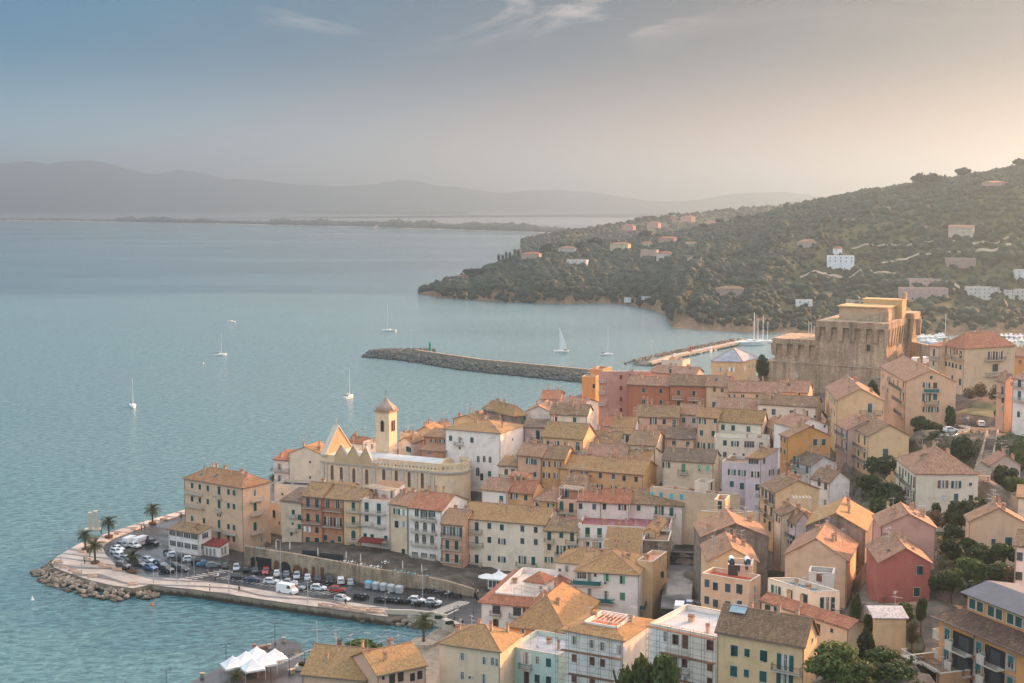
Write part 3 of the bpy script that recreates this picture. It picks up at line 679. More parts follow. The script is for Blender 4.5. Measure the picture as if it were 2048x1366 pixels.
WR = random.Random(3)
CTRL = []      # ground heights met at the houses
HOUSES = []; MXS = {}
def solve_px(P, d, px):
    k = (px - CX) / F
    return (k * (P.y * CT + (CAMZ - P.z) * ST) - P.x) / (d.x - k * CT * d.y)
def desat(c, k=0.2):
    g = 0.3 * c[0] + 0.6 * c[1] + 0.1 * c[2]; return tuple(c[i] * (1 - k) + g * k for i in range(3)) + (1,)
def h(label, wall, A, B, C=None, D=300, H=12, kind='g', rise=1.7, tc=T_BRN, li=.5, win='', bal='', sc=GREEN, W_=9.0, chim=2, aer=1, name='house', cat='house', par=None, BC=False, group=None, wmat='plaster', pipes=True, flr=None, auto=None, ac=0, dish=0, sky=0, deep=4.0, base=True, over=.35, foot=None):
    wall = desat(wall)
    a = cp(A); b = cp(B); Bp = V(b[0], b[1], D); z = Bp.z
    if isinstance(C, tuple):
        Ap = G(a[0], a[1], z); c = cp(C); Cp = G(c[0], c[1], z)
        if BC:
            vy = (Cp - Bp).normalized(); vx = Vector((vy.y, -vy.x, 0)); t = solve_px(Bp, -vx, a[0]); Ap = Bp - vx * t
    else:
        Ap = G(a[0], a[1], z); vx = (Bp - Ap).normalized(); vy = Vector((-vx.y, vx.x, 0))
        if C is None: Cp = Bp + vy * W_
        else:
            t = solve_px(Bp, vy, _c[0] + C / _c[2])
            if not (2.0 < t < 45): print('WARN depth', label[:40], round(t, 1)); t = W_
            Cp = Bp + vy * t
    vx = (Bp - Ap).normalized(); L = (Bp - Ap).length; vy = Vector((-vx.y, vx.x, 0)); s = (Cp - Bp).dot(vx); Wd = (Cp - Bp).dot(vy)
    if Wd < 1 or L > 75: print('WARN size', label[:40], 'L', round(L, 1), 'W', round(Wd, 1), 'yaw', round(math.degrees(math.atan2(vx.y, vx.x))))
    Mx = Matrix.Translation(Vector((Ap.x, Ap.y, z - H))) @ Matrix.Rotation(math.atan2(vx.y, vx.x), 4, 'Z')
    if par is None:
        root = bpy.data.objects.new(name, None); COL.objects.link(root); root.matrix_world = Mx; MXS[root.name] = Mx.copy(); tag(root, label, cat, group); root.empty_display_size = .5
    Q = [(0, 0), (L, 0), (L + s, Wd), (s, Wd)]
    z0 = -deep if base and par is None else (-.3 if par is not None else 0)
    mb = MB()
    mid = lambda p, q: ((p[0] + q[0]) / 2, (p[1] + q[1]) / 2)
    if kind == 'g':
        m1, m2 = mid(Q[0], Q[3]), mid(Q[1], Q[2])
        for (p, q, mm) in ((Q[0], Q[1], None), (Q[1], Q[2], m2), (Q[2], Q[3], None), (Q[3], Q[0], m1)):
            pts = [(*p, z0), (*q, z0), (*q, H - .02)] + ([(*mm, H + rise - .05)] if mm else []) + [(*p, H - .02)]; mb.face(pts)
    elif kind == 'x':
        m1, m2 = mid(Q[0], Q[1]), mid(Q[3], Q[2])
        for (p, q, mm) in ((Q[0], Q[1], m1), (Q[1], Q[2], None), (Q[2], Q[3], m2), (Q[3], Q[0], None)):
            pts = [(*p, z0), (*q, z0), (*q, H - .02)] + ([(*mm, H + rise - .05)] if mm else []) + [(*p, H - .02)]; mb.face(pts)
    elif kind == 's':
        mb.face([(*Q[0], z0), (*Q[1], z0), (*Q[1], H - .02), (*Q[0], H - .02)])
        mb.face([(*Q[1], z0), (*Q[2], z0), (*Q[2], H + rise - .05), (*Q[1], H - .02)])
        mb.face([(*Q[2], z0), (*Q[3], z0), (*Q[3], H + rise - .05), (*Q[2], H + rise - .05)])
        mb.face([(*Q[3], z0), (*Q[0], z0), (*Q[0], H - .02), (*Q[3], H + rise - .05)])
    elif kind in 'fk':
        mb.prism(Q, z0, H - .02, cap=False)
        if kind == 'f':
            t = .25; i = [(t, t), (L - t, t), (L + s - t, Wd - t), (s + t, Wd - t)]
            for k in range(4):
                j = (k + 1) % 4
                mb.face([(*Q[k], H - .02), (*Q[j], H - .02), (*i[j], H - .02), (*i[k], H - .02)])
                mb.face([(*i[k], H - .02), (*i[j], H - .02), (*i[j], H - .8), (*i[k], H - .8)])
    else:
        mb.prism(Q, z0, H - .02, cap=False)
    nm = 'wall' if par is None else 'attic'
    if par is None: wo = mb.build('wall', [wmat], root, wall); host = root; sub = False
    else:
        wo = mb.build('attic', [wmat], par, wall); wo.matrix_local = MXS[par.name].inverted() @ Mx; host = wo; sub = True
    if par is None:
        wo['kind'] = 'thing'
    mb = MB(); o = over; th = .16
    sl = lambda run: rise / max(run, .1)
    if kind == 'g':
        k = sl(Wd / 2) * o; e0, e1, e2, e3 = (-o, -o), (L + o, -o), (L + s + o, Wd + o), (s - o, Wd + o)
        r0, r1 = (s / 2 - o, Wd / 2), (L + s / 2 + o, Wd / 2); zt = H + th
        slab(mb, [(*e0, zt - k), (*e1, zt - k), (*r1, zt + rise), (*r0, zt + rise)], th)
        slab(mb, [(*e2, zt - k), (*e3, zt - k), (*r0, zt + rise), (*r1, zt + rise)], th)
        rz = lambda x, y: H + th + rise * (1 - abs(2 * y / Wd - 1)); ridges = [((*r0, zt + rise), (*r1, zt + rise))]
    elif kind == 'x':
        k = sl(L / 2) * o; e0, e1, e2, e3 = (-o, -o), (L + o, -o), (L + s + o, Wd + o), (s - o, Wd + o)
        r0, r1 = (L / 2, -o), (L / 2 + s, Wd + o); zt = H + th
        slab(mb, [(*e3, zt - k), (*e0, zt - k), (*r0, zt + rise), (*r1, zt + rise)], th)
        slab(mb, [(*e1, zt - k), (*e2, zt - k), (*r1, zt + rise), (*r0, zt + rise)], th)
        rz = lambda x, y: H + th + rise * (1 - abs(2 * (x - s * y / Wd) / L - 1)); ridges = [((*r0, zt + rise), (*r1, zt + rise))]
    elif kind == 'h':
        e = [(-o, -o), (L + o, -o), (L + s + o, Wd + o), (s - o, Wd + o)]; zt = H + th - .1
        if L >= Wd: r0, r1 = (s / 2 + min(Wd / 2, L / 2 - .01), Wd / 2), (L + s / 2 - min(Wd / 2, L / 2 - .01), Wd / 2)
        else: r0, r1 = (L / 2 + s * (L / 2 / Wd), L / 2), (L / 2 + s * (1 - L / 2 / Wd), Wd - L / 2)
        R0, R1 = (*r0, zt + rise), (*r1, zt + rise); E = [(*p, zt) for p in e]
        if L >= Wd: polys = [[E[0], E[1], R1, R0], [E[1], E[2], R1], [E[2], E[3], R0, R1], [E[3], E[0], R0]]
        else: polys = [[E[0], E[1], R0], [E[1], E[2], R1, R0], [E[2], E[3], R1], [E[3], E[0], R0, R1]]
        for p in polys: slab(mb, p, th)
        hr = min(L, Wd) / 2
        rz = lambda x, y: zt + rise * max(0, min(1, min(y, Wd - y, x - s * y / Wd, L - (x - s * y / Wd)) / hr))
        ridges = [(R0, R1)] + ([(E[0], R0), (E[3], R0), (E[1], R1), (E[2], R1)] if L >= Wd else [(E[0], R0), (E[1], R0), (E[2], R1), (E[3], R1)])
    elif kind == 's':
        k = sl(Wd) * o; zt = H + th
        slab(mb, [(-o, -o, zt - k), (L + o, -o, zt - k), (L + s + o, Wd + o, zt + rise + k), (s - o, Wd + o, zt + rise + k)], th)
        rz = lambda x, y: H + th + rise * y / Wd; ridges = []
    elif kind == 'f':
        t = .25; fl = [(t, t), (L - t, t), (L + s - t, Wd - t), (s + t, Wd - t)]
        mb.prism(fl, H - 1.0, H - .78); rz = lambda x, y: H - .8; ridges = []
    elif kind == 'k':
        i_ = 2.4; o = .7; E = [(-o, -o, H), (L + o, -o, H), (L + s + o, Wd + o, H), (s - o, Wd + o, H)]; I = [(i_, i_, H + rise), (L - i_, i_, H + rise), (L + s - i_, Wd - i_, H + rise), (s + i_, Wd - i_, H + rise)]
        for k in range(4): slab(mb, [E[k], E[(k + 1) % 4], I[(k + 1) % 4], I[k]], th)
        rz = lambda x, y: H + .4; ridges = []
    flat = kind in 'f'
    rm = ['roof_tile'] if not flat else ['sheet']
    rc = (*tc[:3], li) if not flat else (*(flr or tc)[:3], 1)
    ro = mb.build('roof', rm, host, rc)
    if kind == 'k':
        mb = MB(); fl = [(p[0], p[1]) for p in I]; mb.prism(fl, H + .25, H + .4); mb.build('terrace_floor', ['sheet'], host, flr or rgb(196, 176, 156))
        mb = MB()
        for k in range(4):
            p, q = fl[k], fl[(k + 1) % 4]; d = Vector((q[0] - p[0], q[1] - p[1], 0)).normalized(); n_ = Vector((-d.y, d.x, 0)) * .2
            mb.hull8([(*p, H + .4), (*q, H + .4), (q[0] + n_.x, q[1] + n_.y, H + .4), (p[0] + n_.x, p[1] + n_.y, H + .4), (*p, H + rise + .35), (*q, H + rise + .35), (q[0] + n_.x, q[1] + n_.y, H + rise + .35), (p[0] + n_.x, p[1] + n_.y, H + rise + .35)])
        mb.build('parapet', ['plaster'], host, wall)
    if flat:   # coping
        mb = MB()
        for k in range(4):
            p, q = Vector((*Q[k], 0)), Vector((*Q[(k + 1) % 4], 0)); d = (q - p).normalized(); n_ = Vector((-d.y, d.x, 0)); p2 = p + d * .30; q2 = q - d * .06
            mb.hull8([p2 - n_ * .06 + Vector((0, 0, H - .02)), q2 - n_ * .06 + Vector((0, 0, H - .02)), q2 + n_ * .3 + Vector((0, 0, H - .02)), p2 + n_ * .3 + Vector((0, 0, H - .02)), p2 - n_ * .06 + Vector((0, 0, H + .08)), q2 - n_ * .06 + Vector((0, 0, H + .08)), q2 + n_ * .3 + Vector((0, 0, H + .08)), p2 + n_ * .3 + Vector((0, 0, H + .08))])
        mb.build('coping', ['slab'], host)
    if ridges and D < 700:
        mb = MB()
        for (p, q) in ridges:
            if (Vector(p) - Vector(q)).length > .3: mb.tube(Vector(p) + Vector((0, 0, -.02)), Vector(q) + Vector((0, 0, -.02)), .13, n=6)
        if mb.v and not sub: mb.build('ridge_tiles', ['terracotta'], ro if not sub else host)
    FR = [(Vector((0, 0, 0)), Vector((1, 0, 0)), L), (Vector((L, 0, 0)), Vector((s, Wd, 0)).normalized(), math.hypot(s, Wd)), (Vector((s, Wd, 0)), Vector((-s, -Wd, 0)).normalized(), math.hypot(s, Wd))]
    Ri = Mx.inverted()
    def on_facade(f, x, y):
        p0, d, _ = FR[f]; px, py = cp((x, y)); r = ray(px, py); o_ = Ri @ Vector((0, 0, CAMZ)); rd = Ri.to_3x3() @ r
        nv = Vector((d.y, -d.x, 0)); den = rd.dot(nv)
        if abs(den) < 1e-6: return None
        t = (p0 - o_).dot(nv) / den; q = o_ + rd * t; return (q - p0).dot(d), q.z
    def put(f, u, zc, me, nm, col=None, out=0.0):
        p0, d, Lf = FR[f]
        m = Matrix.Translation(p0 + d * u + Vector((d.y, -d.x, 0)) * out + Vector((0, 0, zc))) @ Matrix.Rotation(math.atan2(d.y, d.x), 4, 'Z')
        return link(nm, me, host, col, m)
    near = D < 300 and not sub
    def add_win(t, k, f, u, zc, col):
        Lf = FR[f][2]; w = SZ[t][0] * k
        if u < w * .5 or u > Lf - w * .5:
            u2 = min(max(u, w * .55 + .1), Lf - w * .55 - .1)
            if abs(u2 - u) > 1.5 or Lf < w + .2: print('WARN window off', label[:34], t, round(u, 1), 'of', round(Lf, 1)); return
            u = u2
        me, sh = win_mesh(t, near, k); c = col or sc; v_ = WR.uniform(.65, 1.5); c = (c[0] * v_, c[1] * v_ * WR.uniform(.9, 1.1), c[2] * v_, 1)
        wo_ = put(f, u, zc, me, 'window' if SZ[t][1] < 2.2 or t == 'b' else 'door', c)
        for i_, q in enumerate(sh):
            so_ = bpy.data.objects.new('shutter', q); COL.objects.link(so_); so_.parent = wo_; so_.color = c
            if t in 'sd' and WR.random() < .22:      # a leaf standing ajar
                hx = SZ[t][0] * k / 2 * (-1 if i_ == 0 else 1); so_.matrix_local = Matrix.Translation((hx, -.03, 0)) @ Matrix.Rotation(R(WR.uniform(15, 95)) * (-1 if i_ == 0 else 1), 4, 'Z') @ Matrix.Translation((-hx, .03, 0))
    CN = {'G': GREEN, 'B': BROWN, 'L': LGREEN, 'T': TURQ, 'R': REDS, 'Y': GREYB, 'W': WHITE, 'U': BLUEG, 'K': DBROWN}
    for ent in [e.strip() for e in win.split(';') if e.strip()]:
        toks = ent.split(); code = toks[0]; f = 0; k = 1.0; col = None
        if code[0] == 'R' and len(code) > 1: f = 1; code = code[1:]
        elif code[0] == 'L' and len(code) > 1 and code[1] in SZ: f = 2; code = code[1:]
        if ':' in code: code, cc = code.split(':'); col = CN[cc[0]]; code += cc[1:]
        if '*' in code: code, kk = code.split('*'); k = float(kk)
        for tk in toks[1:]:
            xs, ys = tk.split(','); xs = [float(v) for v in xs.split('/')]; ys = [float(v) for v in ys.split('/')]
            for yy in ys:
                r0_ = on_facade(f, xs[0], yy)
                if r0_ is None: continue
                for i_, xx in enumerate(xs):
                    if i_ == 0: u, zc = r0_
                    else:
                        yg = yy
                        for _ in range(4):      # find the point of this column that is as high as the first
                            u, zz = on_facade(f, xx, yg); yg += (zz - r0_[1]) * F / D * _c[2] * .97
                        zc = r0_[1]
                    add_win(code, k, f, u, zc, col)
    if auto:
        nc, nr, t = auto[:3]
        for f in ((0, 1) if FR[1][2] > 4 else (0,)):
            n_ = nc if f == 0 else max(1, int(nc * FR[1][2] / L))
            for r_ in range(nr):
                for c_ in range(n_):
                    u = FR[f][2] * (c_ + .5) / n_; zc = H - 1.6 - r_ * 3.0
                    me, sh = win_mesh(t, False, 1.0); put(f, u, zc, me, 'window', sc)
    for ent in [e.strip() for e in bal.split(';') if e.strip()]:
        st, rest = ent.split(' ', 1); f = 0
        if st[0] == 'R': f = 1; st = st[1:]
        elif st[0] == 'L': f = 2; st = st[1:]
        col = None
        if ':' in st: st, cc = st.split(':'); col = CN[cc]
        for tk in rest.split():
            x0, x1, y = [float(v) for v in tk.split(',')]
            q0 = on_facade(f, x0, y); q1 = on_facade(f, x1, y)
            if not q0 or not q1: continue
            w = abs(q1[0] - q0[0]); u = (q0[0] + q1[0]) / 2; qc = on_facade(f, (x0 + x1) / 2, y)
            if w < .6 or w > 40: continue
            (sl_, rl), w = balcony_parts(max(1.0, w), st); bo = put(f, min(max(u, w / 2 - .4), FR[f][2] - w / 2 + .4), qc[1], sl_, 'balcony')
            r_ = bpy.data.objects.new('railing', rl); COL.objects.link(r_); r_.parent = bo; r_.color = col or (WHITE if st in 's' else TEAL)
    rr = random.Random(hash(label) % 9973 if False else sum(ord(ch) * (i + 1) for i, ch in enumerate(label)))
    if D < 700 and not sub:
        for i in range(chim + (1 if chim else 0)):
            y = rr.uniform(.2, .8) * Wd; x = rr.uniform(.1, .9) * L + s * y / Wd
            link('chimney', CH[rr.randrange(4)], root, None, Matrix.Translation((x, y, rz(x, y))))
        for i in range(aer + 1):
            y = rr.uniform(.3, .7) * Wd; x = rr.uniform(.1, .9) * L + s * y / Wd
            link('aerial', AE[rr.randrange(4)], root, None, Matrix.Translation((x, y, rz(x, y))) @ Matrix.Rotation(rr.uniform(0, 6), 4, 'Z'))
        for i in range(dish):
            y = rr.uniform(.1, .5) * Wd; x = rr.uniform(.1, .9) * L + s * y / Wd
            link('satellite_dish', DISH, root, None, Matrix.Translation((x, y, rz(x, y) + .5)) @ Matrix.Rotation(rr.uniform(2.2, 3.4), 4, 'Z') @ Matrix.Rotation(R(65), 4, 'X'))
        for i in range(sky):
            y = rr.uniform(.2, .4) * Wd; x = rr.uniform(.2, .8) * L
            sl_a = math.atan2(rise, Wd / 2) if kind in 'gh' else 0
            link('skylight', SKYL, ro, None, Matrix.Translation((x, y, rz(x, y))) @ Matrix.Rotation(sl_a, 4, 'X'))
        for i in range(ac):
            f = rr.choice((0, 0, 1)); put(f, rr.uniform(.15, .85) * FR[f][2], H - rr.uniform(1.8, max(2.0, min(7, H - 1))), ACU, 'air_conditioner', out=.01)
        if pipes and kind not in 'f' and D < 480:
            mb = MB(); zg = H - .06 - (0 if kind == 'h' else (sl(Wd / 2 if kind == 'g' else Wd) * .35 if kind in 'gs' else 0)); yo = -.42
            if kind in 'ghs': mb.box(-.3, L + .3, yo - .13, yo, zg, zg + .1)
            elif kind == 'x': mb.box(L + .38, L + .5, 0, Wd, H - .2, H - .1)
            if mb.v: mb.build('gutter', ['pipe'], root)
            for x in ((.12, L - .12) if rr.random() < .6 else (L - .12,)):
                mb = MB(); mb.tube((x, -.09, 0), (x, -.09, H - .15), .055, n=5); mb.build('drainpipe', ['pipe'], root)
    if par is None and base:
        for p in Q + [(L * .5, -.5), (L + .5 + s / 2, Wd / 2)]:
            w_ = Mx @ Vector((p[0], p[1], foot if foot is not None else 0)); CTRL.append((w_.x, w_.y, w_.z))
    r = root if par is None else wo
    HOUSES.append((label, r, Mx, L, Wd, s, H)); return r
def house_mx(r):
    for q in HOUSES:
        if q[1] is r: return q
c1 = lambda: crop(0, 900, 2.926)
c2 = lambda: crop(500, 750, 4.09)
c3 = lambda: crop(500, 1030, 4.066)
c4 = lambda: crop(900, 720, 4.09)
c5 = lambda: crop(900, 1040, 4.096)
d1 = lambda: crop(1300, 580, 4.09)
d2 = lambda: crop(1300, 880, 5.0975)
d3 = lambda: crop(1300, 1100, 5.12)
d4 = lambda: crop(1648, 600, 5.0975)
d5 = lambda: crop(1648, 850, 5.0975)
d6 = lambda: crop(1648, 1098, 5.0975)

c1()
k1 = h('tall peach corner block with a hipped roof standing alone at the quay end', PEACH, (1078, 165), (1420, 224), 1580, 362, 17.7, 'h', 2.9, T_RED, .55,
  's 1125/1170/1217,208; s 1125/1170/1217,285; s 1125/1195,400; s 1338/1370,245; s 1338/1370,325; d 1283,237/318/432/495; s 1338/1370,448; q 1275/1290,380; s:K 1338/1370,515; g 1370,597; Rg*1.35 1492,250; Rd*1.1 1492,330; Rd*1.1 1492,448; Rg 1530,520',
  'w 1088,1190,255; w 1088,1195,332; w 1262,1300,280; w 1262,1300,358; w 1258,1300,470; w 1312,1388,490; Rw 1466,1535,295; Rw 1464,1537,375; Rw 1465,1535,485', chim=6, aer=2, sky=3, ac=1, foot=0)
h('white two storey restaurant with glazed upper room and mossy flat-pitched roof on the quay', WHT, (986, 462), (1165, 493), 1236, 358, 5.9, 's', 1.0, T_GRY, .75, 'w*1.1 1010/1052/1095/1138,483; w 1012/1055/1098/1140,545; Rw 1200,500; Rw 1195,560', chim=1, aer=0, name='restaurant', cat='restaurant', foot=0)
h('low white veranda with dark red roof below the peach corner block', WHT, (1172, 552), (1285, 568), 1338, 356.5, 2.8, 's', .8, T_WINE, .1, 'p*.85 1190/1212/1234/1256,590; Rp*.85 1300/1318,592', chim=0, aer=0, pipes=False, name='veranda', cat='veranda', foot=0)

c2()
h('blank cream gable house with ochre roof left of the church', LCREAM, (322, 637), (592, 655), 700, 396, 21, 'x', 2.2, T_OCH, .7, 'q 492,712/838', chim=2, aer=2)
h('narrow pale pink house with stacked sea balconies and red roof', PALE, (195, 690), (322, 700), None, 402, 19, 's', 1.5, T_RED, .1, 'g*1.4 243,750/845', 'i 170,320,785; i 175,322,880', W_=8, chim=1, aer=0)
h('low cream block with a flat dark roof left of the church', LCREAM, (205, 892), (505, 908), None, 383, 12, 'f', 0, T_GRY, 0, 'q 265/470,975', W_=7, chim=0, aer=0, flr=(0.05, 0.052, 0.055, 1), ac=3)
h('small cream house with grey pitched roof beside the lane up from the quay', CREAM, (255, 1025), (425, 1045), None, 362, 11.5, 's', 1.8, T_GRY, .2, 's 355,1125; q 350,1215; s 405,1165/1240; s*.7 340,1300', 'w 310,385,1160; w 315,385,1275', W_=9, chim=1, aer=1)
h('little cream house with a dark doorway behind the peach corner block', LCREAM, (165, 1040), (262, 1060), None, 376, 9, 'f', 0, T_GRY, 0, 'd 197,1137; q 240,1210', W_=7, chim=0, aer=0)
t = h('orange-pink house with teal shutters, first of the row above the wall', ORANGE, (428, 988), (588, 1001), None, 357, 12.2, 'g', 2.6, T_BRN, .65, 'd*1.05:U 475/548,1043; d:G 475/553,1165; o:W 470,1260; s*1.1:K 548,1268; d*1.25 473/548,1365', 'i 428,582,1085; i 428,582,1210', W_=12, chim=1, aer=1)
t = h('salmon house with arched top windows and two long iron balconies', ORANGE, (590, 1003), (765, 1018), None, 355.5, 12.1, 'g', 2.4, T_BRN, .65, 'A 637/718,1058; D:K 640/718,1195; s 620/732,1330; d*1.2 677,1390', 'i 596,762,1110; i 596,760,1240', W_=12, chim=1, aer=1)
h('attic', PEACH, (640, 920), (835, 930), None, 361, 2.8, 'g', 1.0, T_OCH, .7, 's*1.3 685/765,945', W_=5, par=t)
h('narrow yellow house in the front row between salmon and pale houses', YEL, (767, 1018), (900, 1028), None, 353, 12.3, 'g', 2.0, T_BRN, .5, 'd:G 846,1075; d 846,1190; a*1.1:G 847,1320; d*1.3 845,1428', 'w 790,885,1115; w 790,885,1230; w 790,890,1358', W_=11, chim=1, aer=0)
t = h('pale pink house with pergola roof terrace and a red awning below', PALE, (902, 1015), (1140, 1038), None, 350, 12.7, 'f', 0, T_PINK, 0, 'd*1.15 955/1055,1080; s*1.1 955,1172; d 1055,1190; s 942/1000/1112,1318', 'w 890,1112,1130; w 892,995,1225; w 1012,1110,1245; w 905,1130,1358', W_=12, chim=2, aer=2, flr=rgb(190, 160, 140))
h('attic', WHT, (1010, 925), (1185, 940), None, 357, 2.6, 's', .8, T_PINK, .3, 'p 1033/1160,965', W_=6, par=t)
h('narrow cream house with a pink bay and an outside stair at its foot', CREAM, (1142, 1052), (1290, 1072), None, 346, 12.7, 'g', 2.2, T_PINK, .3, 'o 1200,1115; s*1.2 1200,1220; o:W 1258,1125/1220; s 1255,1445; p 1200,1540', W_=12, chim=2, aer=1)
h('white house with rows of arched loggia windows and pink roof', WHT, (1292, 1082), (1568, 1112), 1775, 341, 13.1, 'g', 2.8, T_RED, .25, 'A:U 1365,1130; A 1410/1437/1475/1500,1145; A 1365/1432/1500,1245; A:G 1365/1425/1490,1345; w*.8 1350/1425/1495,1465; d 1350,1575; p 1440/1490,1585', 'w 1320,1530,1185; w 1325,1530,1290; w 1322,1528,1393; w 1325,1530,1500', chim=3, aer=2, ac=1)
h('narrow orange house with four stacked iron balconies in the front row', SALMON, (1567, 1212), (1738, 1228), None, 336, 11.2, 'g', 2.6, T_PINK, .4, 'D:U 1617/1697,1275; d 1615/1690,1385; d 1615/1690,1495; p 1610,1600; q 1650,1585', 'i 1565,1733,1325; i 1565,1730,1425; i 1567,1728,1530', W_=11, chim=1, aer=1)
c5()
h('long cream house with mossy roof and dark arched door at street level', LCREAM, (95, -18), (778, 40), None, 333, 13, 'g', 2.8, T_OCH, .8, 'd*.95:Y 142/220,45; s:Y 323,48; s 425,60; s:Y 593,70; s:Y 703,80; d*.85:Y 142/220,155; s 323,162; o 425,175; s:Y 593,172; s:Y 703,180; d*.95 147/220,310; s*.9 323,312; o 425,322; D*.85 593,325; d*.95 683,335; a*1.25:K 218,440; g 320,450; p*.8 588,425', 'i 105,265,100; i 108,275,208; i 112,265,370; i 545,715,378', W_=13, chim=3, aer=3)
h('small buff house with four iron balconies between cream house and white terrace house', CREAM, (772, 82), (1045, 96), None, 330, 11.2, 'g', 2.0, T_GRY, .6, 'd*.95 813/1000,130; s 912,122; s:Y 813,222; D 910,245; o 1000,235; o 810,325; s*.9 918,340', 'i 770,858,180; i 953,1043,190; i 862,960,290', W_=8, chim=2, aer=2)
h('white house with flat wine red terrace roof and five dark shutters', WHT, (1052, 38), (1800, 70), None, 327, 10.5, 'f', 0, T_WINE, 0, 'd*1.05 1127/1225/1330/1420/1525,100; d*.9 1127,210; D*.9 1205,215', 'w 1055,1250,145; w 1060,1155,240', W_=13, chim=3, aer=3, ac=2, flr=rgb(150, 92, 92), dish=2)
t = h('green mossy single slope roof on a low house beneath the wine red terrace', BUFF, (1256, 268), (1530, 286), None, 306, 8, 's', 4.2, T_OCH, 1.0, '', W_=7, chim=3, aer=1)
h('small cream rooftop room on a stained grey block by the stair street', YEL, (1578, 165), (1790, 175), 1815, 312, 9, 'f', 0, T_BRN, 0, '', chim=0, aer=1, wmat='grey_render')
h('tiny cream roof house with a white window above the stained block', YEL, (1585, 92), (1690, 100), 1775, 318, 12, 'x', .8, T_OCH, .5, 'p*.7 1628,132', chim=1, aer=0)
h('pale house with wide ochre hipped roof behind the white teal-balcony house', PALE, (867, 345), (1290, 378), None, 302, 9, 'h', 2.6, T_OCH, .7, 'g 958,400; q 900,410', W_=11, chim=3, aer=3)
h('white house with teal glass balconies and a hipped tile roof', WHT, (1028, 418), (1548, 452), 1630, 284, 14.5, 'h', 3.0, T_OCH, .65, 'w*.9 1080,455; p 1145,475; s*1.05:L 1280,472; s*1.1:L 1413,490; s*1.1:L 1413,625; p 1145,605; p*.9 1280,620; q 1190,452; Rg 1585,470; Rp 1590,560', 't 992,1222,525; t 1000,1325,665; Rt 1555,1620,670', chim=3, aer=3, ac=1)
h('tall yellow block with red roof terrace beside the stair street', YEL, (1535, 330), (1660, 345), 1778, 289, 14, 'f', 0, T_RED, 0, 'Rg*1.1 1722,325; Rs:Y 1730,450/590; Rd 1725,720', 'Ri:T 1788,1790,540', chim=2, aer=2, flr=rgb(214, 150, 116))
t = h('white house with red tiled skirt roof and pergola terrace by the harbour junction', WHT, (252, 668), (770, 716), 1022, 284, 8.2, 'k', 1.3, T_RED, .1, 'b*.75:B 380,735; b*.75:B 550,750; d*1.15:B 376,858; d*1.1:B 376,950; D:B 640,760', 'i 330,425,778; i 485,620,800', chim=1, aer=2, flr=rgb(206, 190, 172))
h('attic', WHT, (610, 500), (775, 522), 852, 290, 3.0, 'h', 1.9, T_RED, .15, 'p*.9 745,580; Rg 815,560', par=t)
h('big ochre hip roof over a yellow wall in front of the white teal-balcony house', AMBER, (487, 872), (948, 926), None, 256, 10, 'h', 5.2, T_OCH, .75, 'g 600,905', chim=2, aer=3, W_=22)
h('mint green house with flat pale roof and three balconies', MINT, (487, 1035), (890, 1108), None, 240, 13, 'f', 0, T_GRY, 0, 'g*.75 517,1100; D:W 625,1130; g 718,1148; s*1.05 808,1168; g*.75 515,1250; d:K 628,1290; s*1.05 715,1300; s*1.05 808,1315', 'i:G 572,678,1215', W_=11, chim=1, aer=2, flr=rgb(172, 172, 172), dish=1)
c3()
h('cream house with mossy hip roof beside the palm beach', CREAM, (1538, 1042), (2033, 1112), None, 238, 13, 'h', 2.8, T_OCH, 1.0, 'g 1730,1150; g 1907,1185; g 1975,1190; g 1730,1305; g 2007,1200; p 1905,1345', W_=10.5, chim=4, aer=3, ac=1)
h('terracotta house with bright mossy roof and five dark windows by the beach', SALMON, (1035, 1300), (1428, 1218), None, 238, 11, 'g', 2.6, T_OCH, 1.0, 's*1.2:K 1155,1328; s*1.2:K 1225,1315; s:K 1320,1318; s*1.05:K 1380,1300; q 1083,1325', W_=11, chim=2, aer=3)
h('lower terracotta house with a bright mossy gable roof at the bottom edge', SALMON, (425, 1290), (935, 1340), None, 236, 7.5, 'g', 3.4, T_OCH, 1.0, '', W_=13, chim=2, aer=3)
c5()
t = h('scaffolded white block with a red planted roof terrace', WHT, (942, 892), (1418, 978), None, 222, 20, 'k', .8, T_OCH, .6, 'g:B 1020,985; g:B 1165,1015; g 1250,1035; s*.9:B 1018,1130; s*.95:B 1165,1155; s*.9:B 1250,1170; s:B 1018,1295; s:B 1165,1325; o:W 1425,1070', W_=12, chim=2, aer=2, flr=rgb(186, 104, 78))
d3()
t = h('scaffolded white block with a flat white roof and brick red blinds', WHT, (0, 752), (693, 893), None, 211, 21, 'f', 0, T_RED, 0, 'p*.7 160,885; s*1.1:B 262,915; d*1.0:B 362,940; s*1.1:B 620,975; s*.9:B 255,1115; d*.9:B 357,1140; s*.95:B 615,1195; p*.8 258,1310; p*.8 365,1330; s*.9:B 612,1350', 'w 180,400,1060; i 320,410,1265', W_=13, chim=1, aer=1, flr=rgb(176, 174, 172))
h('large yellow block with brown tile roof and framed green shutters', YEL, (690, 818), (1580, 972), 1712, 195.5, 19, 'g', 3.2, T_BRN, .15, 's*1.12 865,1030; s*.8 993,1050; s*1.12 1163,1083; s*1.12 858,1240; s*.8 988,1262; s*1.12 1158,1295; D*1.1:G 1385,1150; D*1.1 1380,1345; Rq 1662,925', 'i 1258,1548,1240', chim=2, aer=1)
t = h('orange-peach house with red roof terrace and two rooftop water tanks', PEACH, (530, 238), (1020, 322), 1135, 246, 13, 'f', 0, T_RED, 0, 's:Y 585,340; s:Y 672,372; s*1.1:Y 798,388; s*1.2:Y 915,398; s:Y 583,512; s:Y 670,545; s*1.1:Y 797,565; s*1.1:Y 915,560; s:Y 583,667; s 668,700; Rg 1075,400; Rg 1075,490', chim=0, aer=2, flr=rgb(192, 92, 66))
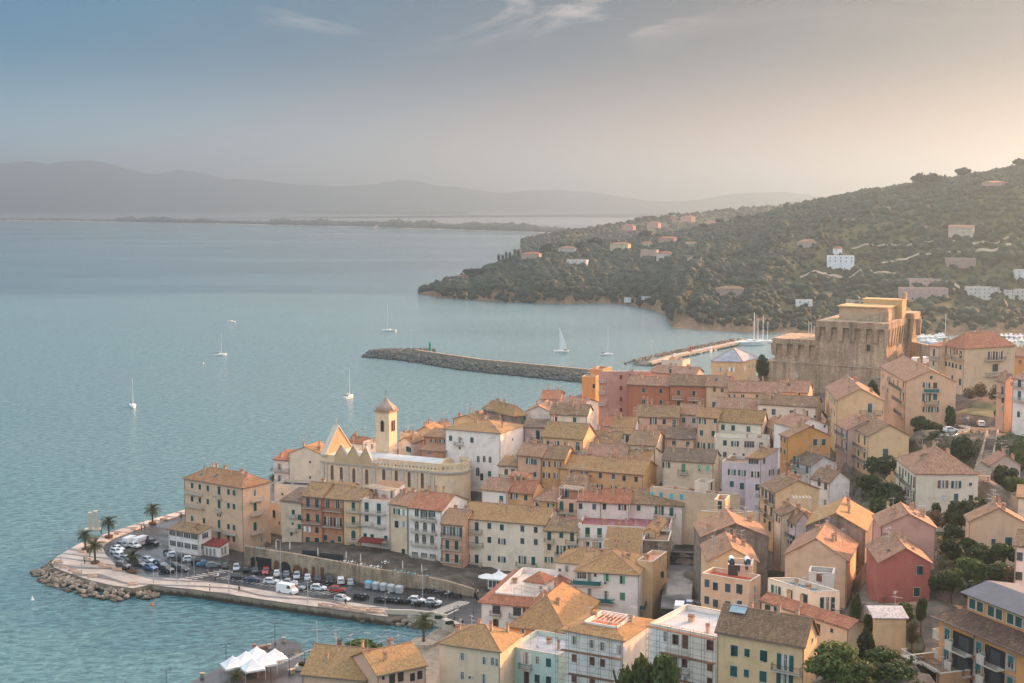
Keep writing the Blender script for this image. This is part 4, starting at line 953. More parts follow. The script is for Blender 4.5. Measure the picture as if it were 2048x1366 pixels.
h('attic', PEACH, (798, 150), (1045, 165), None, 252, 3.2, 'f', 0, T_GRY, 0, 'b*.95 860,215; q 990,185', W_=5, par=t, flr=rgb(150, 146, 142))
t = h('cream house with blue-grey flat roof, green shutters and a corner balcony', LCREAM, (1207, 288), (1660, 428), (1945, 424), 227, 14, 'f', 0, T_RED, 0, 'o*1.1 1292,412; s*1.15 1435,455; s*1.15 1588,500; RD*1.1 1815,555; Rs*1.2 1840,715; s 1470,590', 'i 1150,1340,505; Ri 1670,1960,660', chim=1, aer=2, flr=rgb(120, 138, 150))
h('attic', GREYW, (1625, 225), (1880, 245), None, 236, 2.6, 'f', 0, T_GRY, 0, 's:B 1733,285', W_=4, par=t, flr=T_GRY)
h('long low cream wing with tiled coping in front of the blue-grey roof house', CREAM, (1138, 512), (2035, 800), None, 207, 9, 'g', .8, T_RED, .2, 's*.8 1215,600; s*.8 1288,612; q 1470,720; s:K 1720,800; q 1862,825', W_=4, chim=1, aer=1)
h('yellow house behind the water tanks with sunlit pink roof', YEL, (590, 1290 - 1176), (1100, 120), None, 262, 12, 'x', 2.6, T_PINK, .15, '', W_=13, chim=3, aer=3)
d2()
h('grey rendered gable house with cream end strip and pink roof', rgb(148, 132, 118), (525, 985), (1210, 985), None, 284, 14, 'x', 2.9, T_PINK, .25, '', W_=12, chim=2, aer=4, wmat='grey_render')
h('yellow terraced block with stepped roof terraces above the stair street', YEL, (485, 725), (870, 745), (1085, 730), 301, 14, 'f', 0, T_BRN, 0, '', 'Li:T 440,480,1040', chim=2, aer=3, flr=rgb(186, 168, 140), ac=1)
h('small yellow roof room with green door on the stepped terrace block', YEL, (655, 610), (770, 618), None, 305, 17, 'f', 0, T_BRN, 0, 'd*.9 712,667', W_=6, chim=0, aer=1, flr=T_BRN)
h('long buff block with red terrace and turquoise awnings over its windows', BUFF, (0, 478), (730, 560), (920, 552), 334, 15, 'f', 0, T_RED, 0, 's*.95:T 15,555; s*.95:T 113,563; s*.95:T 217,573; s*.95:T 322,580', chim=3, aer=4, flr=rgb(190, 120, 96), ac=2, dish=2)
h('small cream roof hut on the red terrace of the buff block', LCREAM, (455, 425), (590, 440), 660, 338, 18.4, 'f', 0, T_GRY, 0, 'Rd*.9:K 625,470', chim=0, aer=1)
h('grey roofed cream house with three pale green shutters', CREAM, (128, 200), (648, 232), None, 352, 11, 'g', 2.4, T_GRY, .15, 'o 165,255; d*1.0:L 342,285; s:L 502,283; s:L 585,290', 'i 285,385,340', W_=10, chim=1, aer=2, ac=1)
h('lilac house with dark green shutters and a tiled terrace', LILAC, (734, 217), (978, 237), None, 338, 15, 'f', 0, T_BRN, 0, 'o 835,328; o 940,335; s:U 835,448; s*1.1 937,470', W_=9, chim=1, aer=1, flr=T_BRN)
h('taller lilac house with glazed corner attic and ochre roof', LILAC, (980, 182), (1135, 186), (1303, 150), 335, 17, 's', 1.4, T_OCH, .4, 'w*1.1 1055,212; o 1073,350; s*1.05 1095,482; Rs:Y 1162,212; Ro 1235,328', chim=2, aer=2)
h('yellow rendered gable house with laundry balconies on its lane side', YEL, (1118, 425), (1280, 535), (1725, 497), 306, 14, 'g', 2.4, T_BRN, .2, 'd:Y 1150,520; d:Y 1185,540; d:Y 1225,585; d:Y 1252,600; d*.9 1180,690; d*.9 1240,730; d*.9 1170,800; d 1222,880', 'i 1100,1190,600; i 1195,1270,660; i 1100,1190,725; i 1195,1270,800', BC=True, chim=6, aer=3)
h('white house with a rough stone gable beside the green garden', WHT, (1643, 348), (1833, 432), (2036, 398), 317, 12, 'g', 2.2, T_BRN, .2, 'd*.9:Y 1727,425; d*.9:Y 1793,462; g 1790,640', BC=True, chim=1, aer=2)
h('weathered grey roof house with a pink painted bay', GREYW, (1422, 140), (1640, 262), (1905, 235), 331, 9, 'g', 2.0, T_GRY, .1, 'd:U 1475,205; d:U 1510,235; d:Y 1605,295; s 1485,340', 'i 1412,1460,270; i 1480,1590,310', BC=True, chim=2, aer=2)
h('lilac house with green shutters on the narrow lane', LILAC, (1345, 755), (1490, 848), 1640, 284, 13, 'g', 2.2, T_BRN, .2, 'd:G 1360,800; d:G 1385,830; s*1.1 1415,840; s*1.1 1447,860; d 1410,1000; d 1443,1020; d 1467,1030', 'i 1395,1480,990', chim=2, aer=3, W_=9)
h('low cream house front next to the lilac lane house', CREAM, (1268, 720), (1345, 770), None, 288, 11, 'g', 1.4, T_BRN, .2, 's*1.1:Y 1293,795; s*.8 1320,820', W_=7, chim=1, aer=0)
h('yellow house with mossy ochre roof and grey stained gable', STONEC, (1592, 872), (2197, 922), None, 262, 11, 'x', 3.0, T_OCH, .95, 's*1.15:G 1912,965', W_=15, chim=2, aer=3, wmat='grey_render')
h('peach gable house with wide sunlit pink roof', PEACH, (1378, 1165), (2010, 1225), None, 248, 12, 'x', 3.6, T_PINK, .1, '', W_=14, chim=2, aer=4)
c2()
h('orange house with grey roof tucked beside the big white house', ORANGE, (1425, 500), (1590, 515), None, 396, 8, 's', 1.3, T_BRN, .3, 'o 1502,545; o 1575,550', W_=7, chim=1, aer=1)
h('low orange house with ochre roof below the tucked orange house', ORANGE, (1395, 612), (1592, 628), None, 389, 7, 's', 1.2, T_PINK, .3, 'w*.6 1468,640', W_=6, chim=0, aer=0)
h('pale low houses behind the bell tower with a brown roof', PALE, (1215, 545), (1320, 555), 1425, 398, 10, 'x', 1.4, T_BRN, .3, 's:U 1290,605; s:U 1338,615', chim=1, aer=1)
h('small yellow house with a flat roof to the right of the bell tower', YEL, (1225, 470), (1300, 485), 1372, 425, 9, 'f', 0, T_BRN, 0, 'Rg 1330,490', chim=2, aer=2, flr=T_PINK)
h('yellow gable front near the sea behind the bell tower', YEL, (1365, 455), (1500, 462), None, 440, 8, 'x', 1.6, T_OCH, .5, '', W_=9, chim=2, aer=1)
h('pink roof sheds at the sea edge right of the tower', PALE, (1452, 435), (1640, 430), None, 452, 8, 'g', 1.2, T_PINK, .1, '', W_=8, chim=2, aer=2)
h('white house with solar water tanks between the church gable and the tower', WHT, (800, 545), (925, 560), 1010, 412, 9, 'g', 1.4, T_RED, .3, '', chim=2, aer=2)
h('white narrow roof terrace house left of the tower', WHT, (925, 545), (1040, 560), None, 408, 9, 'f', 0, T_PINK, 0, 'g 950,580; g 1000,585', W_=8, chim=1, aer=1, flr=T_PINK)
c4()
t = h('large white house with arched loggia front and a long ochre roof', WHT, (-40, 562), (412, 600), 602, 382, 17.5, 'h', 2.2, T_OCH, .75, 's:U 5,640; p*.7 80,650; s:U 180,655; q 80,720; s 325,930; q 325,1000; Rq 512,648; Rq 512,785; Rq 430,815; A*.75 232,815; A*.75 280,815; A*.75:K 328,820; A 228,920; d*.9:K 260,955', 'i 38,115,695', chim=2, aer=2, ac=1, sky=1)
h('blank pink gable wall house by the sea', PALE, (622, 420), (832, 428), None, 408, 11, 'x', 1.8, T_PINK, .3, '', W_=12, chim=1, aer=2)
h('cream house with corrugated brown roof and striped awning', LCREAM, (820, 440), (1122, 452), None, 398, 9, 'g', 2.4, T_BRN, .25, 'd*.9:U 865,490; s 1020,488', chim=3, aer=3)
h('grey stone house with bright ochre hip roof at the sea edge', rgb(160, 146, 128), (275, 398), (525, 462), 622, 405, 10, 'h', 2.8, T_OCH, .85, 's*.9 325,460; s*.9 390,465; Rs 605,470', chim=2, aer=3, wmat='grey_render', ac=2, W_=9)
h('low yellow shed roof house at the sea edge left of the grey stone house', YEL, (25, 480), (240, 500), None, 412, 9, 'x', 1.4, T_OCH, .5, '', W_=10, chim=2, aer=2, ac=1)
h('brown roofed outbuilding between yellow shed and grey stone house', BUFF, (240, 500), (400, 515), None, 408, 8, 'g', 1.4, T_BRN, .35, '', W_=8, chim=2, aer=2)
h('dusky pink house with one green balcony door', rgb(196, 160, 144), (607, 548), (815, 553), None, 395, 12, 's', 1.0, T_GRY, .1, 'd*1.2 718,612', 'i 670,750,655', W_=8, chim=1, aer=2)
h('pink sea house with terracotta roof under the tall pink block', SALMON, (742, 318), (890, 322), None, 462, 10, 'g', 2.0, T_RED, .2, 'w*.6 780,345; q 870,338', W_=14, chim=1, aer=1)
h('long white house with a pale tiled roof below the ochre tower house', WHT, (905, 350), (1070, 370), 1210, 448, 10, 'g', 1.6, T_PINK, .15, 'Rs:L 1110,385; Rs:L 1145,380; q 960,385', chim=3, aer=3)
h('ochre tower house with patchy plaster at the root of the breakwater', AMBER, (1078, 135), (1192, 140), 1218, 470, 22, 'f', 0, T_BRN, 0, 's 1200,215', chim=0, aer=2, flr=T_PINK, W_=8)
h('taller ochre block behind the patchy ochre tower house', AMBER, (1148, 72), (1250, 78), None, 482, 24, 'f', 0, T_BRN, 0, '', W_=9, chim=1, aer=1, flr=T_PINK)
h('tall pink block with red shutters and stacked side balconies', rgb(210, 146, 122), (1218, 92), (1285, 95), (1645, 92), 432, 20, 'f', 0, T_RED, 0, 'Rs:R 1398,140; Rs:R 1398,230; Rs:R 1398,320; Rs:R 1398,412; Rs:B 1475,130; Rs:B 1475,160; Rg 1548,140', 'w 1218,1275,180; w 1218,1275,275; w 1218,1275,368', chim=1, aer=1, flr=T_RED, ac=1)
h('deep orange house with four green shutters beside the tall pink block', DORANGE, (1452, 197), (1800, 213), None, 420, 15, 'g', 2.0, T_PINK, .1, 's*.95 1585/1725,247; s*.95 1585/1725,340', W_=9, chim=1, aer=1)
h('orange house with arched brows over white balconies', DORANGE, (1802, 203), (2105, 212), None, 416, 13, 'g', 2.6, T_BRN, .15, 's 1870/1995,268; s 1870/1995,355', 'w 1820,1912,320; w 1945,2037,328', W_=9, chim=1, aer=1)
h('orange pink house with brown roof and iron balcony under the deep orange house', SALMON, (1528, 460), (1868, 470), None, 396, 10, 'g', 2.6, T_BRN, .4, 'D*.85 1663,500; s 1752,505; d 1835,520; s*.9 1662,585', 'i 1705,1865,560', W_=10, chim=2, aer=2, ac=1)
h('grey pink house with two green shutters and pink roof', rgb(206, 178, 164), (1868, 440), (2045, 450), None, 398, 10, 'g', 2.4, T_PINK, .25, 's:U 1912,492; s:U 1995,495; o 1910,575; o 1980,578', W_=9, chim=1, aer=1)
h('low house with a plain red roof below the tall pink block', SALMON, (1252, 535), (1340, 540), None, 399, 7, 'g', 2.2, T_RED, .05, '', W_=9, chim=0, aer=1)
h('little white roof cottage with mossy tiles and a blue shutter', WHT, (1325, 545), (1512, 552), None, 389, 9, 'g', 2.4, T_OCH, .6, 's*.9:U 1360,577', W_=8, chim=1, aer=2)
h('white cottage wing with two blue shutters and tiny ochre roof', WHT, (1385, 600), (1480, 603), None, 381, 8, 'g', 1.2, T_OCH, .7, 's*.9:U 1410,630; d*.9 1450,645', W_=4, chim=0, aer=0)
h('white house with zigzag eaves and dark brown roof', WHT, (1087, 678), (1385, 692), None, 377, 9, 'g', 2.8, T_BRN, .45, 's 1155,715', W_=10, chim=2, aer=2)
h('yellow house with wide mossy roof and awnings over green doors', YEL, (757, 622), (1088, 647), 1190, 372, 10, 'g', 3.4, T_OCH, .85, 'd 805,690; D 862,695; d 950,700; d 1045,705', 'i 930,1060,735', chim=1, aer=4, ac=1)
h('cream gable house with wide brown roof and small eaves windows', CREAM, (1460, 690), (1678, 702), 1758, 366, 10, 'g', 2.8, T_BRN, .4, 'q 1525,735; q 1615,738; Rq 1735,700', chim=2, aer=3, dish=1)
h('cream orange house with two green shutters by the pale corner house', PEACH, (1768, 637), (1998, 645), None, 374, 10, 'g', 2.2, T_GRY, .2, 's 1832,682; s 1945,690', W_=9, chim=1, aer=1, ac=1)
h('cream house with brown shuttered windows next to the arched white house', LCREAM, (395, 862), (560, 872), None, 367, 8, 's', 1.4, T_BRN, .4, 's:B 460,915; s:B 515,915', 'i 410,560,965', W_=7, chim=0, aer=1, dish=1)
h('salmon terraced house with a pink roof in the middle row', SALMON, (550, 775), (748, 792), None, 363, 11, 'g', 2.4, T_PINK, .35, 'o 650,828; s:U 697,835; s*.9 695,935', W_=10, chim=1, aer=2, ac=1)
h('ochre terraced house with white and brown shutters', OCHRE, (750, 800), (938, 812), None, 361, 11, 'g', 2.6, T_BRN, .35, 'o:B 790,850; o:B 882,855; o:B 790,943; o:B 878,948', W_=10, chim=1, aer=1)
h('small white rooftop veranda with a slatted awning in the middle row', WHT, (952, 775), (1110, 782), None, 366, 9, 'f', 0, T_GRY, 0, 'w*.9 1010,765; p*.7 1078,770', W_=6, chim=1, aer=1)
h('pale terraced house with pink roof and three dark shutters', PALE, (1122, 790), (1435, 806), None, 364, 9, 'g', 3.0, T_PINK, .2, 's*.9 1203,825; s*.9 1280,830; o*.9 1342,835', W_=10, chim=1, aer=2)
h('cream terraced house with turquoise blinds and a brick party wall', LCREAM, (1438, 815), (1612, 830), 1742, 361, 9, 'g', 2.6, T_OCH, .5, 's:L 1507,852; s:L 1563,856', chim=2, aer=2)
h('long yellow house with sixteen windows and a mossy roof in mid town', OCHRE, (890, 882), (1580, 938), 1690, 352, 12, 'g', 2.6, T_OCH, .65, 's*.9 988,925; o*.9 1100,935; s*.9:Y 1230,945; s*.9:Y 1337,952; s*.95 1425,967; s*.95 1523,975; D*.7 1225,1040; D*.7 1340,1052; s*.9 1425,1062; o*.9 1523,1070', chim=7, aer=2, ac=1)
t = h('ochre house with pink roof and a little tower room', OCHRE, (465, 1072), (680, 1092), 765, 348, 11, 'g', 2.6, T_RED, .15, 'o*.95 525,1115; s*.95 620,1127; s*.95:Y 525,1215; o*.95 618,1225', chim=1, aer=2, ac=1)
h('attic', OCHRE, (492, 950), (615, 960), 672, 353, 4.5, 'g', .7, T_RED, .2, 's:L 567,970; Rg 640,980', par=t)
h('white blank house with one green shutter left of the ochre tower room', WHT, (258, 1055), (465, 1075), None, 350, 11, 'g', 2.2, T_PINK, .2, 's*1.05:U 420,1135', W_=10, chim=0, aer=1)
h('low ochre house with hanging laundry and pink hip roof', OCHRE, (680, 1142), (875, 1163), None, 344, 10, 'h', 2.4, T_PINK, .25, 's*.95 717,1185; o*.95 825,1195', W_=10, chim=1, aer=1)
h('orange house with iron balcony and a white pergola terrace', SALMON, (880, 1142), (1036, 1150), None, 342, 11, 'f', 0, T_RED, 0, 'a 912,1200; d*1.1 992,1208', 'i 880,1035,1250', W_=9, chim=1, aer=1, flr=T_RED, ac=1)
h('small orange roof room behind the white pergola', ORANGE, (930, 1062), (1062, 1068), None, 346, 14, 'g', .8, T_BRN, .3, 'd*1.05 955,1090', W_=6, chim=0, aer=1)
h('grey brown roofed house behind the white pergola terrace', BUFF, (905, 1032), (1070, 1045), 1185, 350, 12, 'g', 2.2, T_BRN, .35, '', chim=1, aer=3, dish=1)
h('pale front house with red strip roof and two grey shutters', PALE, (1038, 1150), (1235, 1160), None, 341, 11, 'g', 1.6, T_RED, .15, 's*.95:Y 1068,1195; s*.95:Y 1180,1200', W_=8, chim=2, aer=2)
h('pale front house with newer pink tiles and open brown shutters', PALE, (1236, 1163), (1466, 1174), None, 339.5, 11, 'g', 2.6, T_RED, .0, 's*.95 1263,1200; o*1.0:K 1410,1205', W_=9, chim=2, aer=1)
h('pale pink end house with brown roof and iron balcony by the stair street', PALE, (1466, 1170), (1905, 1192), 1942, 338, 13, 'g', 2.6, T_BRN, .3, 's*.95 1543,1210; D*.95 1712,1230; d*.95 1812,1240', 'i 1670,1845,1283', chim=2, aer=3)
d1()
h('yellow building with pale grey pyramid roof in front of the fort', YEL, (500, 582), (752, 586), (872, 556), 480, 13, 'h', 4.2, (0.42, 0.42, 0.44), 0, 'o:W 577,650; o:W 668,650; Rs:W 775,640; Rg 812,625; Rg 843,615; Rp 808,740; Rg 770,745', chim=0, aer=0, name='public_building', cat='building')
h('flat roofed cream harbour house left of the pyramid roof', LCREAM, (95, 570), (265, 580), None, 545, 9, 'f', 0, T_BRN, 0, 'g 180,610', chim=2, aer=1, flr=T_PINK)
h('low pink house with roof window below the harbour house', SALMON, (0, 668), (215, 690), None, 470, 8, 'g', 2.0, T_PINK, .1, 's 167,662', W_=9, chim=1, aer=2, sky=1)
h('long pink roofed house left of the pyramid roof building', rgb(206, 170, 150), (215, 680), (375, 690), None, 462, 8, 'g', 1.8, T_PINK, .1, '', W_=8, chim=1, aer=1, sky=1)
h('cream house at the end of the orange row with two brown shutters', PEACH, (457, 780), (640, 790), 690, 412, 13, 'g', 2.6, T_PINK, .15, 's*.95:B 527,815; s*.95:B 592,818; d 523,945', chim=1, aer=1, sky=1)
h('peach house with a long pink roof under the pyramid roof building', PEACH, (640, 828), (1040, 840), None, 405, 10, 'g', 2.6, T_PINK, .1, 'o 670,873; s 758,873; s:Y 880,875', W_=9, chim=1, aer=3)
h('peach gable house with pink roof below the fort', PEACH, (1050, 828), (1290, 840), 1330, 402, 10, 'g', 2.8, T_PINK, .1, 's:G 1215,858', chim=1, aer=3, sky=1)
h('long low house with pink roof and hidden eaves windows', LCREAM, (535, 975), (872, 990), None, 388, 8, 'g', 2.8, T_PINK, .15, 'q 665,1003; q 765,1005; q 830,1007', W_=10, chim=1, aer=2)
h('cream house with a flat terrace and four green shutters', LCREAM, (875, 928), (1362, 955), None, 381, 12, 'g', 2.2, T_BRN, .2, 's*1.1:Y 937,993; s*1.1:Y 1012,997; s*1.1 1158,1008; s 1278,1010; q 1350,1035', W_=9, chim=3, aer=2)
h('small cream roof room with a white door over the flat terrace house', LCREAM, (895, 870), (1060, 880), 1100, 388, 12, 'f', 0, T_BRN, 0, 'p*.7 1003,880', chim=0, aer=1, flr=T_BRN)
h('buff house with ochre roof and white shuttered window', PEACH, (385, 1035), (552, 1048), None, 372, 12, 'g', 2.0, T_OCH, .5, 'o 430,1075; s*.9 540,1070; s 422,1168; s 517,1173; o*1.1 420,1272; o*1.1 507,1277', W_=9, chim=0, aer=2)
h('cream house with mossy roof and a boiler above a white balcony storey', LCREAM, (555, 1068), (918, 1092), 960, 368, 14, 'g', 3.0, T_OCH, .6, 's:G 597,1122; s 680,1128; s 805,1137', W_=10, chim=0, aer=2)
h('cream lower storey with flat roof and four green windows', LCREAM, (528, 1205), (980, 1218), None, 361, 13, 'f', 0, T_GRY, 0, 's*.95 613,1250; o 695,1257; w*1.2 812,1262; s 907,1270; s*.9:Y 612,1345; q 690,1345; q 765,1347', W_=7, chim=1, aer=2, flr=rgb(196, 192, 184), ac=2)
h('orange house with pink roof and a long side behind the amber house', SALMON, (942, 1095), (1055, 1165), 1210, 360, 13, 'g', 2.2, T_PINK, .2, 's*.8:Y 955,1145; s*.8:Y 995,1165', chim=2, aer=1, W_=8)
h('white gable house just behind the amber house', WHT, (1165, 1125), (1460, 1105), None, 354, 9, 'x', 2.2, T_PINK, .15, 's*.7:B 1332,1120; q 1428,1115', W_=9, chim=2, aer=2)
h('amber orange gable house with two green shutters', AMBER, (1068, 1165), (1130, 1205), (1478, 1192), 338, 15, 'g', 2.6, T_PINK, .15, 's*.9 1070,1210; s*.9 1103,1230; s*.9 1070,1305; s*.9 1103,1325; Rs*1.1:U 1350,1245; Rs*1.1:U 1420,1245', BC=True, chim=2, aer=1)
d4()
h('yellow gable house with balcony pergola below the fort', YEL, (18, 925), (140, 1018), (605, 1025), 366, 15, 'g', 3.2, T_PINK, .15, 's*.9 25,970; s*.9 62,1000; s*.9 85,1020; s*.9 110,1045; s 82,1130; s 110,1160; d 105,1290; Rd*1.1:U 468,1100', 'i 8,70,1185; Ri 365,590,1158', BC=True, chim=7, aer=3)
h('peach block with laundry balconies and white bands beneath the fort', PEACH, (578, 725), (838, 828), (1348, 832), 381, 18, 'g', 3.2, T_PINK, .1, 's*.9 605,775; s*.9 655,800; s*.9 672,810; s:Y 712,840; d 755,855; d 812,855; d 780,975; d 812,985; s*.9 602,895; s*.9 652,920; Rq*1.3:Y 1093,790; Ro 1045,868; Rs*1.1:B 1133,870; RD 1045,990; Rs*1.1 1132,990; Ro 1042,1115; Ro 1130,1117', 'i:G 685,825,900; i:G 720,825,1035; i 735,825,1165; Rt 1020,1165,940; Rg 1020,1165,1062', BC=True, chim=3, aer=2, ac=1)
h('large buff house with bright red hip roof at the top of the hill', BUFF, (1207, 465), (1432, 497), 1950, 430, 15, 'h', 4.6, T_RED, .2, 'd*1.05:B 1240,515; D*.9:B 1312,525; s:B 1355,530; d*1.05:B 1395,555; s 1245,650; s*.9 1280,655; s 1315,665; s*.9 1350,675; s 1392,685; s:Y 1310,790; d*1.0:Y 1388,835; RD*1.15:K 1705,565; RD*1.15:K 1785,565; Rb 1745,690', 'i:G 1190,1300,580; i 1310,1415,608; Ri 1635,1840,612; Ri 1638,1845,768', chim=4, aer=3, ac=1)
h('narrow buff house beside the large red hip roof house', BUFF, (1078, 462), (1180, 478), None, 437, 15, 's', 1.6, T_RED, .2, 'd:Y 1122,535; s:Y 1118,645', 'i 1055,1172,600; w 1050,1170,715', W_=10, chim=1, aer=0)
h('yellow house with pink roof cut by the right edge of the view', AMBER, (1948, 570), (2120, 575), None, 470, 12, 'g', 2.4, T_PINK, .15, 's:B 2000,630', W_=10, chim=1, aer=1)
h('brown brick end house with small orange front near the right edge', SALMON, (1762, 812), (1850, 830), 1955, 362, 14, 'g', 1.8, T_PINK, .1, 'd:Y 1820,920; s*1.1:Y 1830,1020; g 1825,1105', 'i 1750,1850,975', chim=1, aer=1)
h('white house with teal balconies at the right edge', WHT, (1930, 795), (2140, 830), None, 349, 15, 'g', 1.8, T_PINK, .15, 'd*1.1:U 1995,850; d*1.1:U 1993,975; s 1985,1165', 'i:G 1925,2040,885; w 1930,2060,1025', W_=9, chim=1, aer=1)
d5()
h('cream gable house with slim green doors above the garden', YEL, (245, 62), (455, 112), (868, 108), 336, 13.5, 'g', 2.8, T_BRN, .2, 'd*1.05 300,115; d*1.05 358,135; d*1.05 418,155; d*1.05 297,250; d*1.05 355,270; d*1.05 415,290; d*1.05 293,375; d*1.05 352,395; d*1.05 412,410; Rd*1.3:Y 625,300', 'i 245,435,215; i 250,438,345; i 250,440,480', BC=True, chim=2, aer=2)
h('dusky pink lane house joined to the cream gable house', rgb(206, 168, 150), (130, -10), (245, 50), None, 346, 13.5, 'g', 2.4, T_PINK, .15, 'd:U 185,75; d:U 235,95; d:U 235,220; d:U 185,195', 'i 140,240,110; i 145,240,255', W_=10, chim=2, aer=1)
h('big cream house with pink tiled hip roof among the gardens', LCREAM, (742, 345), (942, 497), 1575, 300, 13.5, 'h', 4.4, T_PINK, .15, 'd 775,475; d*1.05 807,495; s*.9 836,495; d*1.05 865,540; d*1.05 892,565; d*1.1:B 920,585; d*.9 773,600; d*.9 833,640; d 862,680; d*1.05 890,705; d*1.05 918,730; d 830,800; d 857,820; d 885,840; d 915,865; Ro*1.15:B 1213,603; Ro*1.1 1347,607; Rq 1493,603; Rs*.9:W 1220,738; Rd*.9:U 1345,745; Rd*.9:K 1497,760', 'i:G 745,800,525; i:G 805,935,620; i:G 750,800,665; i:G 800,930,760', chim=8, aer=1, ac=1)
h('small pink house with red hip gable beside the long steps', rgb(212, 176, 156), (1622, 350), (1697, 408), (2005, 408), 322, 9, 'g', 2.4, T_PINK, .1, 's*.9:Y 1655,430; s*.9:Y 1655,530', BC=True, chim=1, aer=2)
h('cream gable house with green garden door on the right', PEACH, (1448, 930), (1492, 978), (2060, 1000), 262, 9.5, 'g', 2.8, T_PINK, .15, 'Rs*.8:Y 1727,1190; Rd*1.25:G 1880,1215', BC=True, chim=2, aer=3)
h('pale house sliver at the far right beyond the shrubs', LCREAM, (1972, 735), (2100, 745), None, 285, 8, 's', 1.0, T_BRN, .2, '', W_=8, chim=0, aer=0)
h('pink roofed rear house joined behind the red house', rgb(202, 150, 130), (580, 1035), (1140, 1050), None, 247, 7, 'x', 2.6, T_PINK, .15, '', W_=9, chim=4, aer=5, sky=3)
d6()
h('red house with pink tile roof and two dark green shutters', RED, (566, 132), (1090, 142), None, 235, 9, 'x', 2.6, T_PINK, .15, 's*1.05 977,217; s*1.05:G 945,437 ', W_=12, chim=2, aer=2, sky=2)
h('pale tall house edge with slim windows at the right border', PALE, (1952, -40), (2130, -20), None, 214, 15, 'g', 1.5, T_BRN, .2, 's*.9:Y 1995,75; s*.9:Y 1992,275; s*.9:U 1988,470', W_=9, chim=0, aer=0)
h('plain yellow utility kiosk with a grey sheet roof in the garden', YEL, (515, 703), (840, 707), None, 205, 6.2, 's', .5, (.42, .41, .41), 0, '', W_=4, chim=0, aer=0, name='utility_kiosk', cat='kiosk', flr=rgb(182, 176, 174), pipes=False)
def frame(o, ang): return Matrix.Translation(o) @ Matrix.Rotation(ang, 4, 'Z')
crop(500, 750, 4.09)
b_ = cp((1540, 798)); Bc = V(b_[0], b_[1], 375); a_ = cp((580, 705)); Ac = G(a_[0], a_[1], Bc.z)
vx = (Bc - Ac).normalized(); LC = (Bc - Ac).length; HC = 13.0; zc0 = Bc.z - HC
church = empty('church', (Ac.x, Ac.y, zc0), math.atan2(vx.y, vx.x)); tag(church, 'yellow church with zigzag gables, arcaded parapet and a rounded apse end', 'church')
CY1 = rgb(226, 200, 164); CGR = rgb(176, 166, 152); WC = 13.0
for p in ((0, -1), (LC / 2, -1), (LC, -1), (LC + 6, 4), (0, WC), (LC, WC)):
    w_ = Matrix.Translation(church.location) @ Matrix.Rotation(church.rotation_euler.z, 4, 'Z') @ Vector((p[0], p[1], 0)); CTRL.append((w_.x, w_.y, w_.z))
mb = MB(); apse = [(LC + WC / 2 * math.sin(t) * .95, WC / 2 - WC / 2 * math.cos(t)) for t in [math.pi * k / 14 for k in range(15)]]
foot = [(0, 0)] + apse + [(0, WC)]
mb.prism(foot, -4, HC - .4); mb.build('wall', ['plaster'], church, CY1)
def offset_poly(poly, d):
    n = len(poly); out = []
    for k in range(n):
        p, c, q = Vector(poly[k - 1]), Vector(poly[k]), Vector(poly[(k + 1) % n])
        e1 = (c - p); e2 = (q - c)
        if e1.length < 1e-6 or e2.length < 1e-6: out.append(tuple(c)); continue
        e1.normalize(); e2.normalize(); nn = Vector((e1.y, -e1.x)) + Vector((e2.y, -e2.x))
        if nn.length < 1e-6: nn = Vector((e1.y, -e1.x))
        nn.normalize(); out.append((c.x + nn.x * d, c.y + nn.y * d))
    return out
o1 = offset_poly(foot, .45); mb = MB(); mb.prism(o1, HC - .4, HC + .1); mb.build('cornice', ['plaster'], church, CGR)
mb = MB(); pp = offset_poly(foot, -.2); path = []
L0 = LC * .49
pts = [(L0, pp[1][1])] + pp[1:16]
mb2 = []
for k in range(len(pts) - 1):
    p, q = Vector(pts[k]), Vector(pts[k + 1]); d = (q - p); L_ = d.length; d.normalize(); nrm = Vector((-d.y, d.x)) * .35
    for (z0_, z1_) in ((HC + .1, HC + .55), (HC + 1.75, HC + 2.5)):
        mb.hull8([(*p, z0_), (*q, z0_), (*(q + nrm), z0_), (*(p + nrm), z0_), (*p, z1_), (*q, z1_), (*(q + nrm), z1_), (*(p + nrm), z1_)])
    n_ = max(1, round(L_ / 1.15))
    for j in range(n_):
        c = p + d * (L_ * (j + .5) / n_); w_ = .28
        a1, a2 = c - d * w_, c + d * w_
        mb.hull8([(*a1, HC + .55), (*a2, HC + .55), (*(a2 + nrm), HC + .55), (*(a1 + nrm), HC + .55), (*a1, HC + 1.75), (*a2, HC + 1.75), (*(a2 + nrm), HC + 1.75), (*(a1 + nrm), HC + 1.75)])
mb.build('parapet', ['plaster'], church, CY1)
zz = [(LC * .125, 0), (LC * .125, 1.6), (LC * .185, 5.4), (LC * .235, 2.0), (LC * .290, 5.4), (LC * .345, 2.0), (LC * .40, 5.4), (LC * .455, 1.0), (LC * .49, .9), (LC * .49, 0)]
mb = MB(); i = len(mb.v)
for y in (-.3, .35):
    mb.v += [(x, y, HC + .1 + z) for x, z in zz]
n = len(zz); mb.f.append(tuple(range(n))); mb.m.append(0); mb.f.append(tuple(n + k for k in reversed(range(n)))); mb.m.append(0)
for k in range(n): mb.f.append((k, n + k, n + (k + 1) % n, (k + 1) % n)); mb.m.append(0)
mb.build('gable_wall', ['plaster'], church, rgb(196, 172, 134))
mb = MB()
